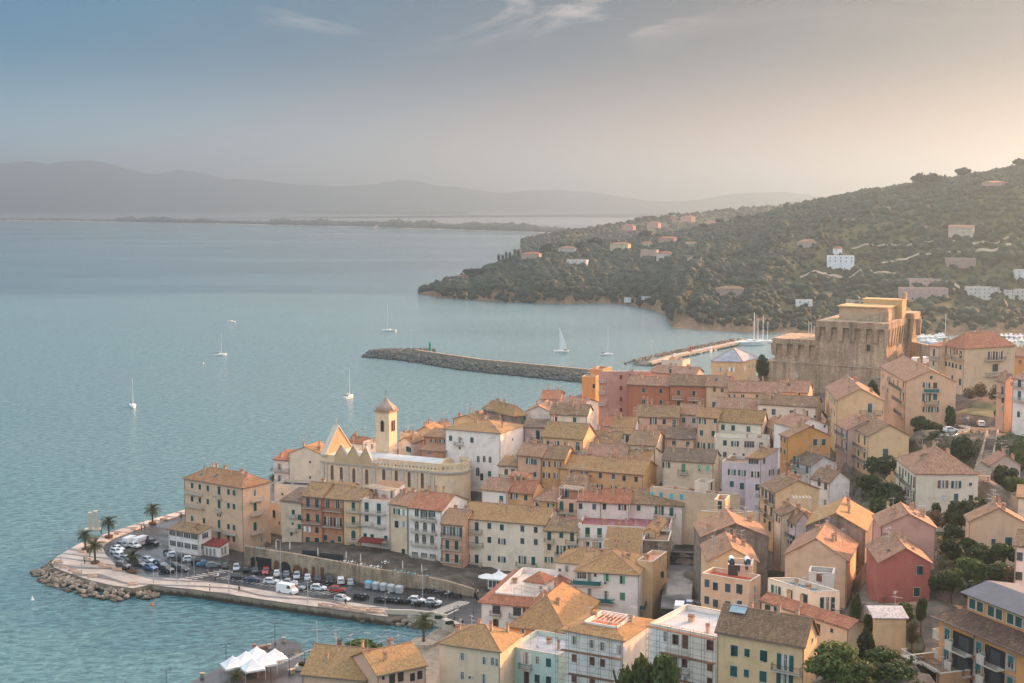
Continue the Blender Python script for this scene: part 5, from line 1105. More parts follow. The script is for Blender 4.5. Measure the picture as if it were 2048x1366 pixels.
for k in range(1, 7):
    (x0, z0_), (x1, z1_) = zz[k], zz[k + 1]
    mb.hull8([(x0, -.45, HC + .1 + z0_ - .02), (x1, -.45, HC + .1 + z1_ - .02), (x1, .5, HC + .1 + z1_ - .02), (x0, .5, HC + .1 + z0_ - .02), (x0, -.45, HC + .1 + z0_ + .28), (x1, -.45, HC + .1 + z1_ + .28), (x1, .5, HC + .1 + z1_ + .28), (x0, .5, HC + .1 + z0_ + .28)])
mb.build('gable_coping', ['slab'], church)
mb = MB(); mb.box(0.2, LC * .12, -.05, WC, HC + .1, HC + 2.2); mb.build('front_block', ['plaster'], church, CY1)
mb = MB(); N_ = 12; y0, y1 = 2.0, WC - 2.0; yc = (y0 + y1) / 2; r = (y1 - y0) / 2
prof = [(yc - r * math.cos(math.pi * k / N_), HC + .6 + 1.9 * math.sin(math.pi * k / N_)) for k in range(N_ + 1)]
for k in range(N_): mb.face([(1, *prof[k]), (LC * .975, *prof[k]), (LC * .975, *prof[k + 1]), (1, *prof[k + 1])])
mb.face([(LC * .975, *p) for p in prof]); mb.build('nave_roof', ['sheet'], church, rgb(196, 196, 192))
mb = MB()
for k in range(N_):
    (ya, za), (yb, zb) = prof[k], prof[k + 1]
    mb.hull8([(LC * .965, ya, za - .5), (LC * .985, ya, za - .5), (LC * .985, yb, zb - .5), (LC * .965, yb, zb - .5), (LC * .965, ya, za + .3), (LC * .985, ya, za + .3), (LC * .985, yb, zb + .3), (LC * .965, yb, zb + .3)])
mb.face([(LC * .983, *p) for p in prof]); mb.build('end_arch', ['plaster'], church, CY1)
mb = MB(); mb.prism(offset_poly(foot, -.6), HC + .05, HC + .2); mb.build('aisle_roof', ['sheet'], church, rgb(176, 160, 140))
mb = MB(); 
mb.face([(.6, -.6, HC + 2), (.6, WC + .6, HC + 2), (.6, WC / 2, HC + 9.6)]); mb.face([(2.0, WC + .6, HC + 2), (2.0, -.6, HC + 2), (2.0, WC / 2, HC + 9.6)])
mb.face([(.6, -.6, HC + 2), (.6, WC / 2, HC + 9.6), (2, WC / 2, HC + 9.6), (2, -.6, HC + 2)]); mb.face([(.6, WC + .6, HC + 2), (2, WC + .6, HC + 2), (2, WC / 2, HC + 9.6), (.6, WC / 2, HC + 9.6)])
mb.build('facade_gable', ['plaster'], church, rgb(186, 158, 124))
mb = MB()
for s_ in (0, 1):
    ya = -.9 if s_ == 0 else WC + .9
    mb.hull8([(.4, ya, HC + 1.9), (2.2, ya, HC + 1.9), (2.2, WC / 2, HC + 9.55), (.4, WC / 2, HC + 9.55), (.4, ya, HC + 2.3), (2.2, ya, HC + 2.3), (2.2, WC / 2, HC + 10.0), (.4, WC / 2, HC + 10.0)])
mb.build('facade_coping', ['slab'], church)
def cross_mb(x, y, z, hgt=1.8):
    mb = MB(); mb.tube((x, y, z), (x, y, z + hgt), .07, n=5); mb.tube((x - .45, y, z + hgt * .68), (x + .45, y, z + hgt * .68), .06, n=5); mb.lathe([(.0, 0), (.2, .1), (.0, .3)], 6, 0, (x, y, z)); return mb
cross_mb(1.3, WC / 2, HC + 9.9, 2.2).build('cross', ['slab'], church); cross_mb(LC * .290, 0, HC + 5.7, 2.2).build('cross', ['slab'], church); cross_mb(LC + WC * .46, WC / 2, HC + 2.5, 1.6).build('cross', ['slab'], church)
crop(500, 750, 4.09)
def church_u(x, y):
    p = cp((x, y)); r_ = ray(*p); o_ = Vector((Ac.x, Ac.y, 0)); d = vx; nv = Vector((d.y, -d.x, 0)); den = r_.dot(nv); t = (o_ - Vector((0, 0, CAMZ))).dot(nv) / den; q = Vector((0, 0, CAMZ)) + r_ * t
    return (Vector((q.x, q.y, 0)) - o_).dot(d), q.z - zc0
for x in (600, 625, 795, 900, 1010, 1140, 1245, 1352, 1460, 1500):
    u, _ = church_u(x, 860)
    mb = MB(); w_ = .75 if 700 < x < 1480 else .42; mb.box(u - w_, u + w_, -.25, .01, -3, HC - .42); mb.build('pilaster', ['slab'], church)
for x, y in ((748, 810), (850, 820), (955, 830), (1095, 830), (1197, 840), (1302, 852), (1410, 862), (672, 795)):
    u, z_ = church_u(x, y); mb = MB(); w_ = .85
    mb.box(-w_ / 2, w_ / 2, -.03, .02, -2.2, 1.7, 0); arch_fill(mb, w_, -.03, .02, 1.7, 0); frame_ring(mb, w_, 3.9, .12, -.1, .02, 1) if False else None
    mb.box(-w_ / 2 - .13, -w_ / 2, -.09, .02, -2.2, 1.7, 1); mb.box(w_ / 2, w_ / 2 + .13, -.09, .02, -2.2, 1.7, 1); mb.box(-w_ / 2 - .13, w_ / 2 + .13, -.12, .02, -2.4, -2.2, 1)
    mb.box(-.025, .025, -.06, -.03, -2.2, 2.0, 1)
    mb.build('window', ['glass', 'chimney_plaster'], church, None, mat=Matrix.Translation((u, 0, z_)))
tb = cp((1140, 640)); TB = V(tb[0], tb[1], 392); tw = 4.6; yawT = math.atan2(vx.y, vx.x)
lc = Matrix.Translation(church.location) @ Matrix.Rotation(yawT, 4, 'Z'); TL = lc.inverted() @ TB
x1, y0 = TL.x, TL.y; x0 = x1 - tw; y1 = y0 + tw
zt = (lc.inverted() @ V(*cp((1140, 308)), 392)).z
mb = MB(); mb.box(x0, x1, y0, y1, -3, zt); mb.box(x0 - .15, x1 + .15, y0 - .15, y1 + .15, zt * .58, zt * .58 + .3) ; tw_o = mb.build('bell_tower', ['plaster'], church, CY1)
mb = MB(); mb.box(x0 - .4, x1 + .4, y0 - .4, y1 + .4, zt, zt + .5); mb.build('cornice', ['plaster'], tw_o, rgb(168, 140, 112))
cx_, cy_ = (x0 + x1) / 2, (y0 + y1) / 2
mb = MB(); mb.lathe([(3.1, .45), (3.15, .9), (2.95, 1.4), (2.3, 1.95), (1.5, 2.5), (.9, 3.1), (.5, 3.75), (.2, 4.4), (.03, 5.0)], 8, 0, (cx_, cy_, zt)); mb.build('spire', ['sheet'], tw_o, rgb(166, 142, 126))
cross_mb(cx_, cy_, zt + 4.8, 1.5).build('cross', ['iron'], tw_o)
for (dx, f) in ((-.0, 0), (-.55, 1), (.55, 1)):
    mb = MB(); w_ = .95 if f == 0 else .75; mb.box(-w_ / 2, w_ / 2, -.03, .02, -1.6, 1.3, 0); arch_fill(mb, w_, -.03, .02, 1.3, 0)
    mb.box(-w_ / 2 - .14, -w_ / 2, -.1, .02, -1.7, 1.3, 1); mb.box(w_ / 2, w_ / 2 + .14, -.1, .02, -1.7, 1.3, 1)
    m_ = Matrix.Translation((cx_ + dx, y0, zt - 4.2)) if f == 0 else Matrix.Translation((x1, cy_ + dx, zt - 4.2)) @ Matrix.Rotation(math.pi / 2, 4, 'Z')
    mb.build('belfry_opening', ['dark_inside', 'terracotta'], tw_o, None, mat=m_)

crop(1300, 580, 4.09)
fort = empty('fortress', (0, 0, 30)); tag(fort, 'massive brown stone fortress with battered walls and a sunlit right flank', 'fortress')
Fi = Matrix.Translation((0, 0, -30))
def fprism(name, top, bot, zt_, zb_, parent=fort, mat='fort_stone', col=None):
    """walls that lean in: top outline and bottom outline in plan"""
    mb = MB(); n = len(top); mb.v += [(p[0], p[1], zb_ - 30) for p in bot] + [(p[0], p[1], zt_ - 30) for p in top]
    for k in range(n): j = (k + 1) % n; mb.f.append((k, j, n + j, n + k)); mb.m.append(0)
    mb.f.append(tuple(n + k for k in range(n))); mb.m.append(0)
    return mb.build(name, [mat], parent, col)
def P2(p, z): q = G(*cp(p), z); return (q.x, q.y)
zF = V(*cp((1945, 275)), 480).z
Bf = V(*cp((1945, 275)), 480); Af = G(*cp((1372, 250)), zF); Cf = G(*cp((2150, 212)), zF)
fd = (Bf - Af).normalized(); fn = Vector((-fd.y, fd.x, 0))
Cf = Bf + fn * 30; Df = Af + fn * 30
def off(poly, d): return offset_poly([(p[0], p[1]) for p in poly], d)
top = [(Af.x, Af.y), (Bf.x, Bf.y), (Cf.x, Cf.y), (Df.x, Df.y)]
zS = zF - 2.2
fprism('parapet', off(top, .7), off(top, .7), zF, zS)
fprism('keep_wall', off(top, -1.3), off(top, 1.6), zS, 26)
def piers(p, d, nin, L_, cnt, ztop, hgt=5.0, skip=0):
    for k in range(cnt + 1):
        c = p + d * (L_ * (k + skip) / (cnt + skip)); w_ = .75
        a1 = c - d * w_; a2 = c + d * w_; o_ = -nin * .72; i_ = nin * .6
        mb = MB(); Z = ztop - 30
        mb.hull8([tuple(a1 + nin * .0 - nin * .15 + Vector((0, 0, Z - hgt - a1.z))), tuple(a2 - nin * .15 + Vector((0, 0, Z - hgt - a2.z))), tuple(a2 + i_ + Vector((0, 0, Z - hgt - a2.z))), tuple(a1 + i_ + Vector((0, 0, Z - hgt - a1.z))),
                  tuple(a1 + o_ - d * .35 + Vector((0, 0, Z - a1.z))), tuple(a2 + o_ + d * .35 + Vector((0, 0, Z - a2.z))), tuple(a2 + i_ + d * .35 + Vector((0, 0, Z - a2.z))), tuple(a1 + i_ - d * .35 + Vector((0, 0, Z - a1.z)))])
        mb.build('corbel', ['fort_stone'], fort)
piers(Af, fd, fn, (Bf - Af).length, 6, zS); piers(Bf, fn, -fd, 30.0, 8, zS, 6.5)
zL = zF - 7.5; A2 = G(*cp((1005, 462)), zL); e_ = Af + fd * 2.0
A2 = Af + fn * 3; A2 = A2 - fd * solve_px(A2, -fd, 1549); B2 = A2 + fd * ((Af - A2).dot(fd) + 3); lowt = [(A2.x, A2.y), (B2.x, B2.y), ((B2 + fn * 22).x, (B2 + fn * 22).y), ((A2 + fn * 22).x, (A2 + fn * 22).y)]
fprism('bastion_parapet', off(lowt, .6), off(lowt, .6), zL, zL - 2.0); fprism('bastion_wall', off(lowt, -1.3), off(lowt, 1.8), zL - 2.0, 25)
piers(A2, fd, fn, (B2 - A2).length - 3.5, 4, zL - 2.0, 4.5)
ld = [A2 - fd * 1.6 - fn * 4.0, Bf + fd * 2.2 - fn * 4.6, Bf + fd * 2.2 + fn * 8, A2 - fd * 1.6 + fn * 10]; zl = zF - 16.0
fprism('foot_wall', [(p.x, p.y) for p in ld], off([(p.x, p.y) for p in ld], .8), zl, 22)
fprism('foot_coping', off([(p.x, p.y) for p in ld], .3), off([(p.x, p.y) for p in ld], .3), zl + .35, zl + .002)
def fbox(name, u0, u1, w0, w1, z0, z1, mat='fort_stone', col=None):
    q = [Af + fd * u0 + fn * w0, Af + fd * u1 + fn * w0, Af + fd * u1 + fn * w1, Af + fd * u0 + fn * w1]; return fprism(name, [(p.x, p.y) for p in q], [(p.x, p.y) for p in q], z1, z0, fort, mat, col)
Lf = (Bf - Af).length
fbox('upper_house', Lf * .20, Lf * .90, 10, 22, zF - 1, zF + 4.6, 'plaster', rgb(196, 164, 132))
fbox('roof_slab', Lf * .18, Lf * .92, 9.4, 22.5, zF + 4.6, zF + 5.1, 'plaster', rgb(206, 166, 120))
fbox('upper_block', Lf * .42, Lf * .99, 22.6, 29.5, zF - 1, zF + 6.6, 'plaster', rgb(206, 168, 118))
fbox('roof_slab', Lf * .40, Lf * 1.0, 22.55, 29.9, zF + 6.6, zF + 7.0, 'plaster', rgb(206, 166, 120))
fbox('turret', Lf * .93, Lf * 1.0, 27.0, 29.3, zF + 7, zF + 9.5)
q0 = Af + fd * Lf * .52 + fn * 6; q1 = Af + fd * Lf * .95 + fn * 6
mb = MB(); zz0 = zF - .5 - 30
mb.hull8([(q0.x, q0.y, zz0), (q1.x, q1.y, zz0), ((q1 + fn).x, (q1 + fn).y, zz0), ((q0 + fn).x, (q0 + fn).y, zz0), (q0.x, q0.y, zz0 + .8), (q1.x, q1.y, zz0 + 4.6), ((q1 + fn).x, (q1 + fn).y, zz0 + 4.6), ((q0 + fn).x, (q0 + fn).y, zz0 + .8)])
mb.build('stair_wall', ['fort_stone'], fort)
R0 = Bf + fn * 30 + fd * .2; rb = [R0 - fd * 6, R0 + fd * 2.0, R0 + fd * 2.0 + fn * 10, R0 - fd * 6 + fn * 10]
fprism('rear_bastion', off([(p.x, p.y) for p in rb], -1.2), off([(p.x, p.y) for p in rb], 1.4), zF - .5, 26); fprism('rear_parapet', off([(p.x, p.y) for p in rb], .7), off([(p.x, p.y) for p in rb], .7), zF + 1.6, zF - .5)
piers(R0 + fd * 2.0, fn, -fd, 10.0, 4, zF - .5, 7.0); piers(R0 - fd * .3, fd, fn, 4.4, 1, zF - .5, 6.0)
mb = MB(); u, z_ = 0, 0
w_ = Af + fd * Lf * .745 - fn * 1.0; mb.box(-.45, .45, -.3, .4, -1.2, 1.2, 0); mb.box(-.7, .7, -.4, .3, 1.2, 1.5, 1)
mb.build('window', ['dark_inside', 'fort_stone'], fort, None, mat=Matrix.Translation((w_.x, w_.y, zF - 9 - 30)) @ Matrix.Rotation(math.atan2(fd.y, fd.x), 4, 'Z'))
crop(1648, 600, 5.0975)
def wall_thing(label, pts, ztops, zbots, th, mat='rubble', name='stone_wall', cat='wall', col=None, parent=None):
    mb = MB(); n = len(pts); Lh = []; Rh = []
    for k in range(n):
        d = (Vector(pts[min(k + 1, n - 1)][:2]) - Vector(pts[max(k - 1, 0)][:2])).normalized(); nn = Vector((-d.y, d.x)) * th / 2; p = Vector(pts[k][:2]); Lh.append(p + nn); Rh.append(p - nn)
    o = Vector((pts[0][0], pts[0][1], zbots[0]))
    for k in range(n):
        for (q, z) in ((Rh[k], zbots[k]), (Lh[k], zbots[k]), (Rh[k], ztops[k]), (Lh[k], ztops[k])): mb.v.append((q.x - o.x, q.y - o.y, z - o.z))
    for k in range(n - 1):
        a = 4 * k; b = a + 4
        for q in ((a, b, b + 2, a + 2), (b + 1, a + 1, a + 3, b + 3), (a + 2, b + 2, b + 3, a + 3)): mb.f.append(q); mb.m.append(0)
    mb.f.append((1, 0, 2, 3)); mb.m.append(0); e = 4 * (n - 1); mb.f.append((e, e + 1, e + 3, e + 2)); mb.m.append(0)
    ob = mb.build(name, [mat], parent, col); ob.location = o
    if label: tag(ob, label, cat)
    return ob
pA = V(*cp((905, 425)), 500); pB = V(*cp((1085, 460)), 470)
wall_thing('old brown curtain wall running from the fort towards the red roof house', [(pA.x, pA.y), (pB.x, pB.y)], [pA.z, pB.z], [30, 30], 1.6, 'fort_stone')
bx = empty('bridge', (Cf.x, Cf.y, 30), math.atan2(fd.y, fd.x)); tag(bx, 'reddish arched bridge spanning to the rear of the fort', 'bridge')
mb = MB(); n = 10; w2 = 7.5; zz = zF - 11 - 30
arc = [(2.4 + w2 * (1 - math.cos(math.pi * k / n)), zz - 6 + 4.5 * math.sin(math.pi * k / n)) for k in range(n + 1)]
for k in range(n):
    (xa, za), (xb, zb) = arc[k], arc[k + 1]; mb.hull8([(xa, -1, za), (xb, -1, zb), (xb, 2, zb), (xa, 2, za), (xa, -1, zz), (xb, -1, zz), (xb, 2, zz), (xa, 2, zz)])
mb.build('arch', ['brick'], bx)

crop(0, 900, 2.926)
def quad_sheet(name, pts, mat, z, kind='structure'):
    """a flat sheet of ground"""
    bm = bmesh.new(); vs = [bm.verts.new((p[0], p[1], z)) for p in pts]; f = bm.faces.new(vs); bm.normal_update()
    if f.normal.z < 0: f.normal_flip()
    bmesh.ops.triangulate(bm, faces=bm.faces[:]); me = bpy.data.meshes.new(name); bm.to_mesh(me); bm.free(); me.materials.append(M[mat]); o = link(name, me); o['kind'] = kind; return o
def mk_ground(name, cols, sc, rough=0.9, bumpd=0.02, wet=None, spec=0.3):
    m, nt, b = new_mat(name, rough, spec=spec); g = nd(nt, 'ShaderNodeNewGeometry')
    n = noise_tex(nt, sc, 6, 0.65, g, 0); r = ramp(nt, [(0.3 + .4 * i / (len(cols) - 1), c) for i, c in enumerate(cols)]); ln(nt, n, 0, r, 0)
    n2 = noise_tex(nt, sc * 14, 3, 0.6, g, 0); r2 = ramp(nt, [(0.3, gray(.85)), (0.7, gray(1.12))]); ln(nt, n2, 0, r2, 0)
    mx = mixc(nt, 'MULTIPLY', 1.0); ln(nt, r, 0, mx, 6); ln(nt, r2, 0, mx, 7); ln(nt, mx, 2, b, 'Base Color')
    if wet:
        rw = ramp(nt, [(0.42, gray(wet)), (0.62, gray(rough))]); nw = noise_tex(nt, 0.12, 4, 0.6, g, 0); ln(nt, nw, 0, rw, 0); ln(nt, rw, 0, b, 'Roughness')
    bump(nt, b, n2, 0, 0.3, bumpd); M[name] = m
mk_ground('asphalt', [gray(.024), gray(.036), gray(.050)], 0.15, 0.7, 0.01, 0.22, 0.5)
mk_ground('town_paving', [rgb(96, 86, 78), rgb(118, 104, 92), rgb(138, 122, 106)], 0.3, 0.85)
mk_ground('cobbles', [rgb(92, 84, 78), rgb(120, 108, 96), rgb(150, 134, 116)], 1.2, 0.8, .05)
mk_ground('wet_paving', [rgb(58, 55, 54), rgb(80, 75, 72)], 0.3, 0.55, 0.01, .3)
mk_ground('concrete', [rgb(140, 128, 114), rgb(168, 156, 140), rgb(186, 174, 158)], 0.4)
mk_ground('beach_sand', [rgb(122, 108, 92), rgb(150, 134, 114), rgb(168, 152, 132)], 0.5)
mk_ground('earth', [(0.035, 0.04, 0.02, 1), (0.06, 0.06, 0.03, 1), (0.10, 0.085, 0.055, 1)], 0.12)
mk_ground('grass_ground', [(0.05, 0.062, 0.026, 1), (0.075, 0.085, 0.036, 1), (0.11, 0.10, 0.055, 1)], 0.3)
def mk_quay_wall():
    m, nt, b = new_mat('quay_wall', 0.9, spec=0.2); g = nd(nt, 'ShaderNodeNewGeometry')
    n = noise_tex(nt, .5, 6, 0.65, g, 0); r = ramp(nt, [(0.3, rgb(120, 106, 90)), (0.7, rgb(170, 152, 130))]); ln(nt, n, 0, r, 0)
    sx = nd(nt, 'ShaderNodeSeparateXYZ'); ln(nt, g, 0, sx, 0)
    st = mapping(nt, g, 0, (.9, .9, .12)); n2 = noise_tex(nt, 1.0, 4, .6, st, 0)
    hh = math_n(nt, 'ADD', sx.outputs[2], math_n(nt, 'MULTIPLY', math_n(nt, 'SUBTRACT', n2.outputs[0], bv=.5), bv=1.6))
    rw = ramp(nt, [(0.30, gray(0.22)), (0.62, gray(1))]); nt.links.new(math_n(nt, 'DIVIDE', hh, bv=2.2), rw.inputs[0])
    mx = mixc(nt, 'MULTIPLY', 1.0); ln(nt, r, 0, mx, 6); ln(nt, rw, 0, mx, 7); ln(nt, mx, 2, b, 'Base Color'); M['quay_wall'] = m
mk_quay_wall()
def mk_prom():
    """pale paving with dark serpentine bands"""
    m, nt, b = new_mat('promenade_paving', 0.75, spec=0.35); g = nd(nt, 'ShaderNodeNewGeometry')
    n = noise_tex(nt, .3, 5, 0.65, g, 0); r = ramp(nt, [(0.3, rgb(168, 150, 134)), (0.7, rgb(204, 186, 168))]); ln(nt, n, 0, r, 0)
    mp = mapping(nt, g, 0, (1, 1, 1), (0, 0, R(18))); wv = nd(nt, 'ShaderNodeTexWave'); wv.wave_type = 'BANDS'; wv.bands_direction = 'Y'; ln(nt, mp, 0, wv, 'Vector')
    wv.inputs['Scale'].default_value = .055; wv.inputs['Distortion'].default_value = 9.0; wv.inputs['Detail'].default_value = 1.0; wv.inputs['Detail Scale'].default_value = .9
    rr = ramp(nt, [(0.80, gray(0)), (0.84, gray(.85))]); ln(nt, wv, 1, rr, 0)
    mx = mixc(nt); ln(nt, rr, 0, mx, 0); ln(nt, r, 0, mx, 6); mx.inputs[7].default_value = rgb(96, 88, 82)
    nw = noise_tex(nt, .2, 4, .6, g, 0); rw = ramp(nt, [(0.4, gray(.3)), (0.65, gray(.8))]); ln(nt, nw, 0, rw, 0); ln(nt, rw, 0, b, 'Roughness')
    ln(nt, mx, 2, b, 'Base Color'); M['promenade_paving'] = m
mk_prom()
gz = lambda x, y, z=2.0: tuple(G(*cp((x, y)), z))
shore = [(1240, 290), (1075, 352), (965, 385), (830, 425), (700, 465), (560, 512), (470, 548), (400, 585), (330, 628), (300, 660), (318, 690), (400, 722), (520, 762), (640, 792), (780, 812), (880, 790),
         (980, 803), (1130, 818), (1400, 857), (1800, 915), (2048, 948), (2268, 978)]
quay_edge = [gz(*p)[:2] for p in shore]
crop(500, 1030, 4.066)
sea_wall = [gz(*p)[:2] for p in ((1110, 800), (1330, 805), (1480, 822), (1600, 850), (1700, 905), (1755, 960))]
crop(0, 0, 1)
back = [gz(*p, 2.0)[:2] for p in ((1010, 1420), (1300, 1800))]
far_edge = [(340, 240), (430, 400), (430, 790), (200, 760), (150, 690), (60, 650), (30, 590), (-20, 520), (-62, 470), (-100, 436)]
slab_poly = quay_edge + sea_wall[1:] + back + far_edge
mb = MB(); mb.prism(slab_poly, -1.5, 1.99, cap=False); me = mb.mesh('quay_wall', ['quay_wall']); o = link('quay_wall', me); struct(o)
quad_sheet('quay_ground', slab_poly, 'wet_paving', 1.99)
crop(0, 900, 2.926)
prom_in = [gz(*p)[:2] for p in ((1270, 310), (1090, 372), (900, 432), (760, 480), (655, 522), (600, 562), (610, 610), (670, 672), (735, 722), (850, 748), (960, 752), (1180, 768), (1400, 800), (1640, 840), (1860, 874), (2048, 895), (2268, 928))]
quad_sheet('promenade', [p for p in quay_edge] + list(reversed(prom_in)), 'promenade_paving', 2.12)
mb = MB(); 
for k in range(len(prom_in) - 1):
    p, q = Vector(prom_in[k]), Vector(prom_in[k + 1]); d = (q - p).normalized(); n_ = Vector((-d.y, d.x)) * .22
    mb.hull8([(*p, 1.9), (*q, 1.9), (*(q + n_), 1.9), (*(p + n_), 1.9), (*p, 2.135), (*q, 2.135), (*(q + n_), 2.135), (*(p + n_), 2.135)])
struct(mb.build('kerb', ['concrete']))
road_out = prom_in
crop(500, 1030, 4.066)
jn = [gz(*p)[:2] for p in ((1330, 790), (1500, 808), (1640, 840), (1740, 890), (1800, 930), (1880, 1000), (1960, 990), (1960, 700), (1900, 560), (1850, 640))]
crop(0, 900, 2.926)
road_in = [gz(*p)[:2] for p in ((1437, 668), (1340, 640), (1180, 625), (1000, 600), (960, 540), (1010, 450), (1130, 395), (1290, 330))]
WALLB = [(491, 1130, 1098), (598, 1148, 1115), (697, 1163, 1133), (746, 1170, 1143), (844, 1178, 1158), (893, 1185, 1168), (949, 1193.5, 1185)]
crop(0, 0, 1)
wb = [G(p[0], p[1], 2.0) for p in WALLB]; wt = [V(p[0], p[2], q.y).z for p, q in zip(WALLB, wb)]
quad_sheet('road', road_out + jn[1:] + [tuple(q[:2]) for q in reversed(wb)] + road_in, 'asphalt', 2.004)
wall_thing('long curved stone retaining wall behind the car park', [(q.x, q.y + .45) for q in wb], [z + .75 for z in wt], [.8] * 7, .9, 'rubble', 'retaining_wall', 'wall')
wl = [(q.x, q.y + .9) for q in wb]
town_poly = wl + [tuple(G(962, 1205, 2.2)[:2]), tuple(G(985, 1330, 2.2)[:2]), (40, 200), (30, 175), (80, 120), (240, 120), (400, 330), (420, 780), (205, 750), (155, 680), (64, 640), (34, 580), (-14, 512), (-52, 466), (-70, 430), (-72, 395), tuple(G(530, 1085, 5)[:2])]
cc = [(x, y, z) for (x, y, z) in CTRL] + [(q.x, q.y + 1.2, z) for q, z in zip(wb, wt)] + [(x, y, 3.0) for (x, y) in ((205, 750), (155, 680), (64, 640), (34, 580), (-14, 512), (-52, 466), (-70, 430), (420, 780), (300, 760), (250, 700))]
crop(0, 0, 1)
for (px, py, D) in ((1345, 1240, 268), (1350, 1170, 292), (1362, 1100, 318), (1375, 1045, 338), (1740, 1270, 208), (1735, 1190, 228), (1748, 1110, 252), (1760, 1060, 275), (1745, 1000, 296), (1710, 960, 315), (1690, 920, 340),
                    (955, 1215, 318), (975, 1290, 292), (1925, 850, 372), (1940, 825, 395), (1890, 800, 420), (1960, 800, 410), (1900, 870, 352), (1850, 860, 360), (1975, 900, 330), (1960, 950, 308), (2000, 880, 345), (1900, 1130, 245), (1980, 1150, 235), (1920, 1080, 262),
                    (1700, 1330, 182), (1780, 1300, 190), (1820, 1340, 178), (1660, 1420, 172), (1870, 1390, 197), (1930, 1420, 190), (2040, 1460, 180), (1990, 1480, 178), (1870, 1200, 225), (1750, 930, 322), (1640, 1280, 205), (1640, 1180, 232), (1640, 1060, 275)):
    p = V(px, py, D); cc.append(tuple(p))
cca = np.array(cc)
def ter(x, y):
    d2 = (cca[:, 0] - x) ** 2 + (cca[:, 1] - y) ** 2; idx = np.argpartition(d2, 9)[:9]; w = 1.0 / (d2[idx] + 1.5) ** 1.6
    return max(2.25, float((w * cca[idx, 2]).sum() / w.sum()))
vin = [Vector(p) for p in town_poly]; edges = [(k, (k + 1) % len(vin)) for k in range(len(vin))]
xs = np.arange(-95, 430, 4.0); ys = np.arange(125, 780, 4.0)
gp = [Vector((x + rnd.uniform(-1, 1), y + rnd.uniform(-1, 1))) for x in xs for y in ys if y < 560 or (int(x) % 3 == 0)]
res = geometry.delaunay_2d_cdt(vin + gp, edges, [list(range(len(vin)))], 1, 0.01)
tv = [(p.x, p.y, ter(p.x, p.y) if i >= 0 else 0) for i, p in enumerate(res[0])]
for i, p in enumerate(tv):
    for q, z in zip(wl, wt):
        if abs(q[0] - p[0]) < .05 and abs(q[1] - p[1]) < .05: tv[i] = (p[0], p[1], z)
def mk_town():
    m, nt, b = new_mat('town_ground', 0.9, spec=0.1); g = nd(nt, 'ShaderNodeNewGeometry')
    n = noise_tex(nt, .3, 6, .65, g, 0); r = ramp(nt, [(0.3, rgb(70, 64, 58)), (0.5, rgb(92, 83, 74)), (0.7, rgb(120, 107, 92))]); ln(nt, n, 0, r, 0)
    n2 = noise_tex(nt, 2.5, 3, .6, g, 0); r2 = ramp(nt, [(0.3, gray(.8)), (0.7, gray(1.2))]); ln(nt, n2, 0, r2, 0)
    mx = mixc(nt, 'MULTIPLY', 1.0); ln(nt, r, 0, mx, 6); ln(nt, r2, 0, mx, 7); ln(nt, mx, 2, b, 'Base Color'); bump(nt, b, n2, 0, .4, .05); M['town_ground'] = m
mk_town()
me = bpy.data.meshes.new('town_ground'); me.from_pydata(tv, [], [tuple(f) for f in res[2]]); me.materials.append(M['town_ground']); me.update(); me.polygons.foreach_set('use_smooth', [True] * len(me.polygons))
if me.polygons[0].normal.z < 0: me.flip_normals()
struct(link('town_ground', me))
def drape(name, pts, mat, dz=.06, dens=1.5, kind='structure'):
    vin = [Vector(p[:2]) for p in pts]; x0 = min(p.x for p in vin); x1 = max(p.x for p in vin); y0 = min(p.y for p in vin); y1 = max(p.y for p in vin)
    gp = [Vector((x, y)) for x in np.arange(x0, x1, dens) for y in np.arange(y0, y1, dens)]
    rs = geometry.delaunay_2d_cdt(vin + gp, [(k, (k + 1) % len(vin)) for k in range(len(vin))], [list(range(len(vin)))], 1, .01)
    me = bpy.data.meshes.new(name); me.from_pydata([(p.x, p.y, TBVH(p.x, p.y) + dz) for p in rs[0]], [], [tuple(f) for f in rs[2]]); me.materials.append(M[mat]); me.update()
    if len(me.polygons) and me.polygons[0].normal.z < 0: me.flip_normals()
    o = link(name, me); o['kind'] = kind; return o
_tb = BVHTree.FromPolygons(tv, [tuple(f) for f in res[2]])
def TBVH(x, y):
    r = _tb.ray_cast(Vector((x, y, 300)), Vector((0, 0, -1))); return r[0].z if r[0] else 2.0
def thit(px, py):
    r = _tb.ray_cast(Vector((0, 0, CAMZ)), ray(px, py).normalized(), 2000); return r[0]

crop(0, 0, 1)
for pl in ([(1715, 905), (1800, 890), (1860, 880), (1890, 880), (1950, 960), (1955, 1000), (1960, 1085), (1880, 1100), (1740, 1070), (1705, 985)], [(1885, 1110), (1960, 1080), (2060, 1060), (2060, 1170), (1885, 1185)], [(1640, 1310), (1745, 1290), (1830, 1245), (1850, 1290), (1840, 1362), (1640, 1362)], [(2000, 850), (2060, 850), (2060, 920), (1995, 925)]):
    q = [thit(*p) for p in pl]; drape('garden_ground', [(p.x, p.y) for p in q if p], 'earth', .09, 2.0)
crop(1648, 1098, 5.0975)
OR2 = rgb(214, 150, 96)
a_ = cp((1180, 690)); b_ = cp((2045, 1052)); PB = V(b_[0], b_[1], 181); PA = G(a_[0], a_[1], PB.z)
vx = (PB - PA).normalized(); LA = (PB - PA).length + 4; HA = 13.0; WA = 13.0
apt = empty('apartment_building', (PA.x, PA.y, PA.z - HA), math.atan2(vx.y, vx.x)); tag(apt, 'orange apartment block with grey framed windows, deep corner balconies and a dark metal roof', 'apartment building')
MA = Matrix.Translation(apt.location) @ Matrix.Rotation(apt.rotation_euler.z, 4, 'Z'); MI = MA.inverted()
for p in ((0, 0), (LA, 0), (0, WA), (LA, WA), (LA / 2, 0)): w_ = MA @ Vector((*p, 0))
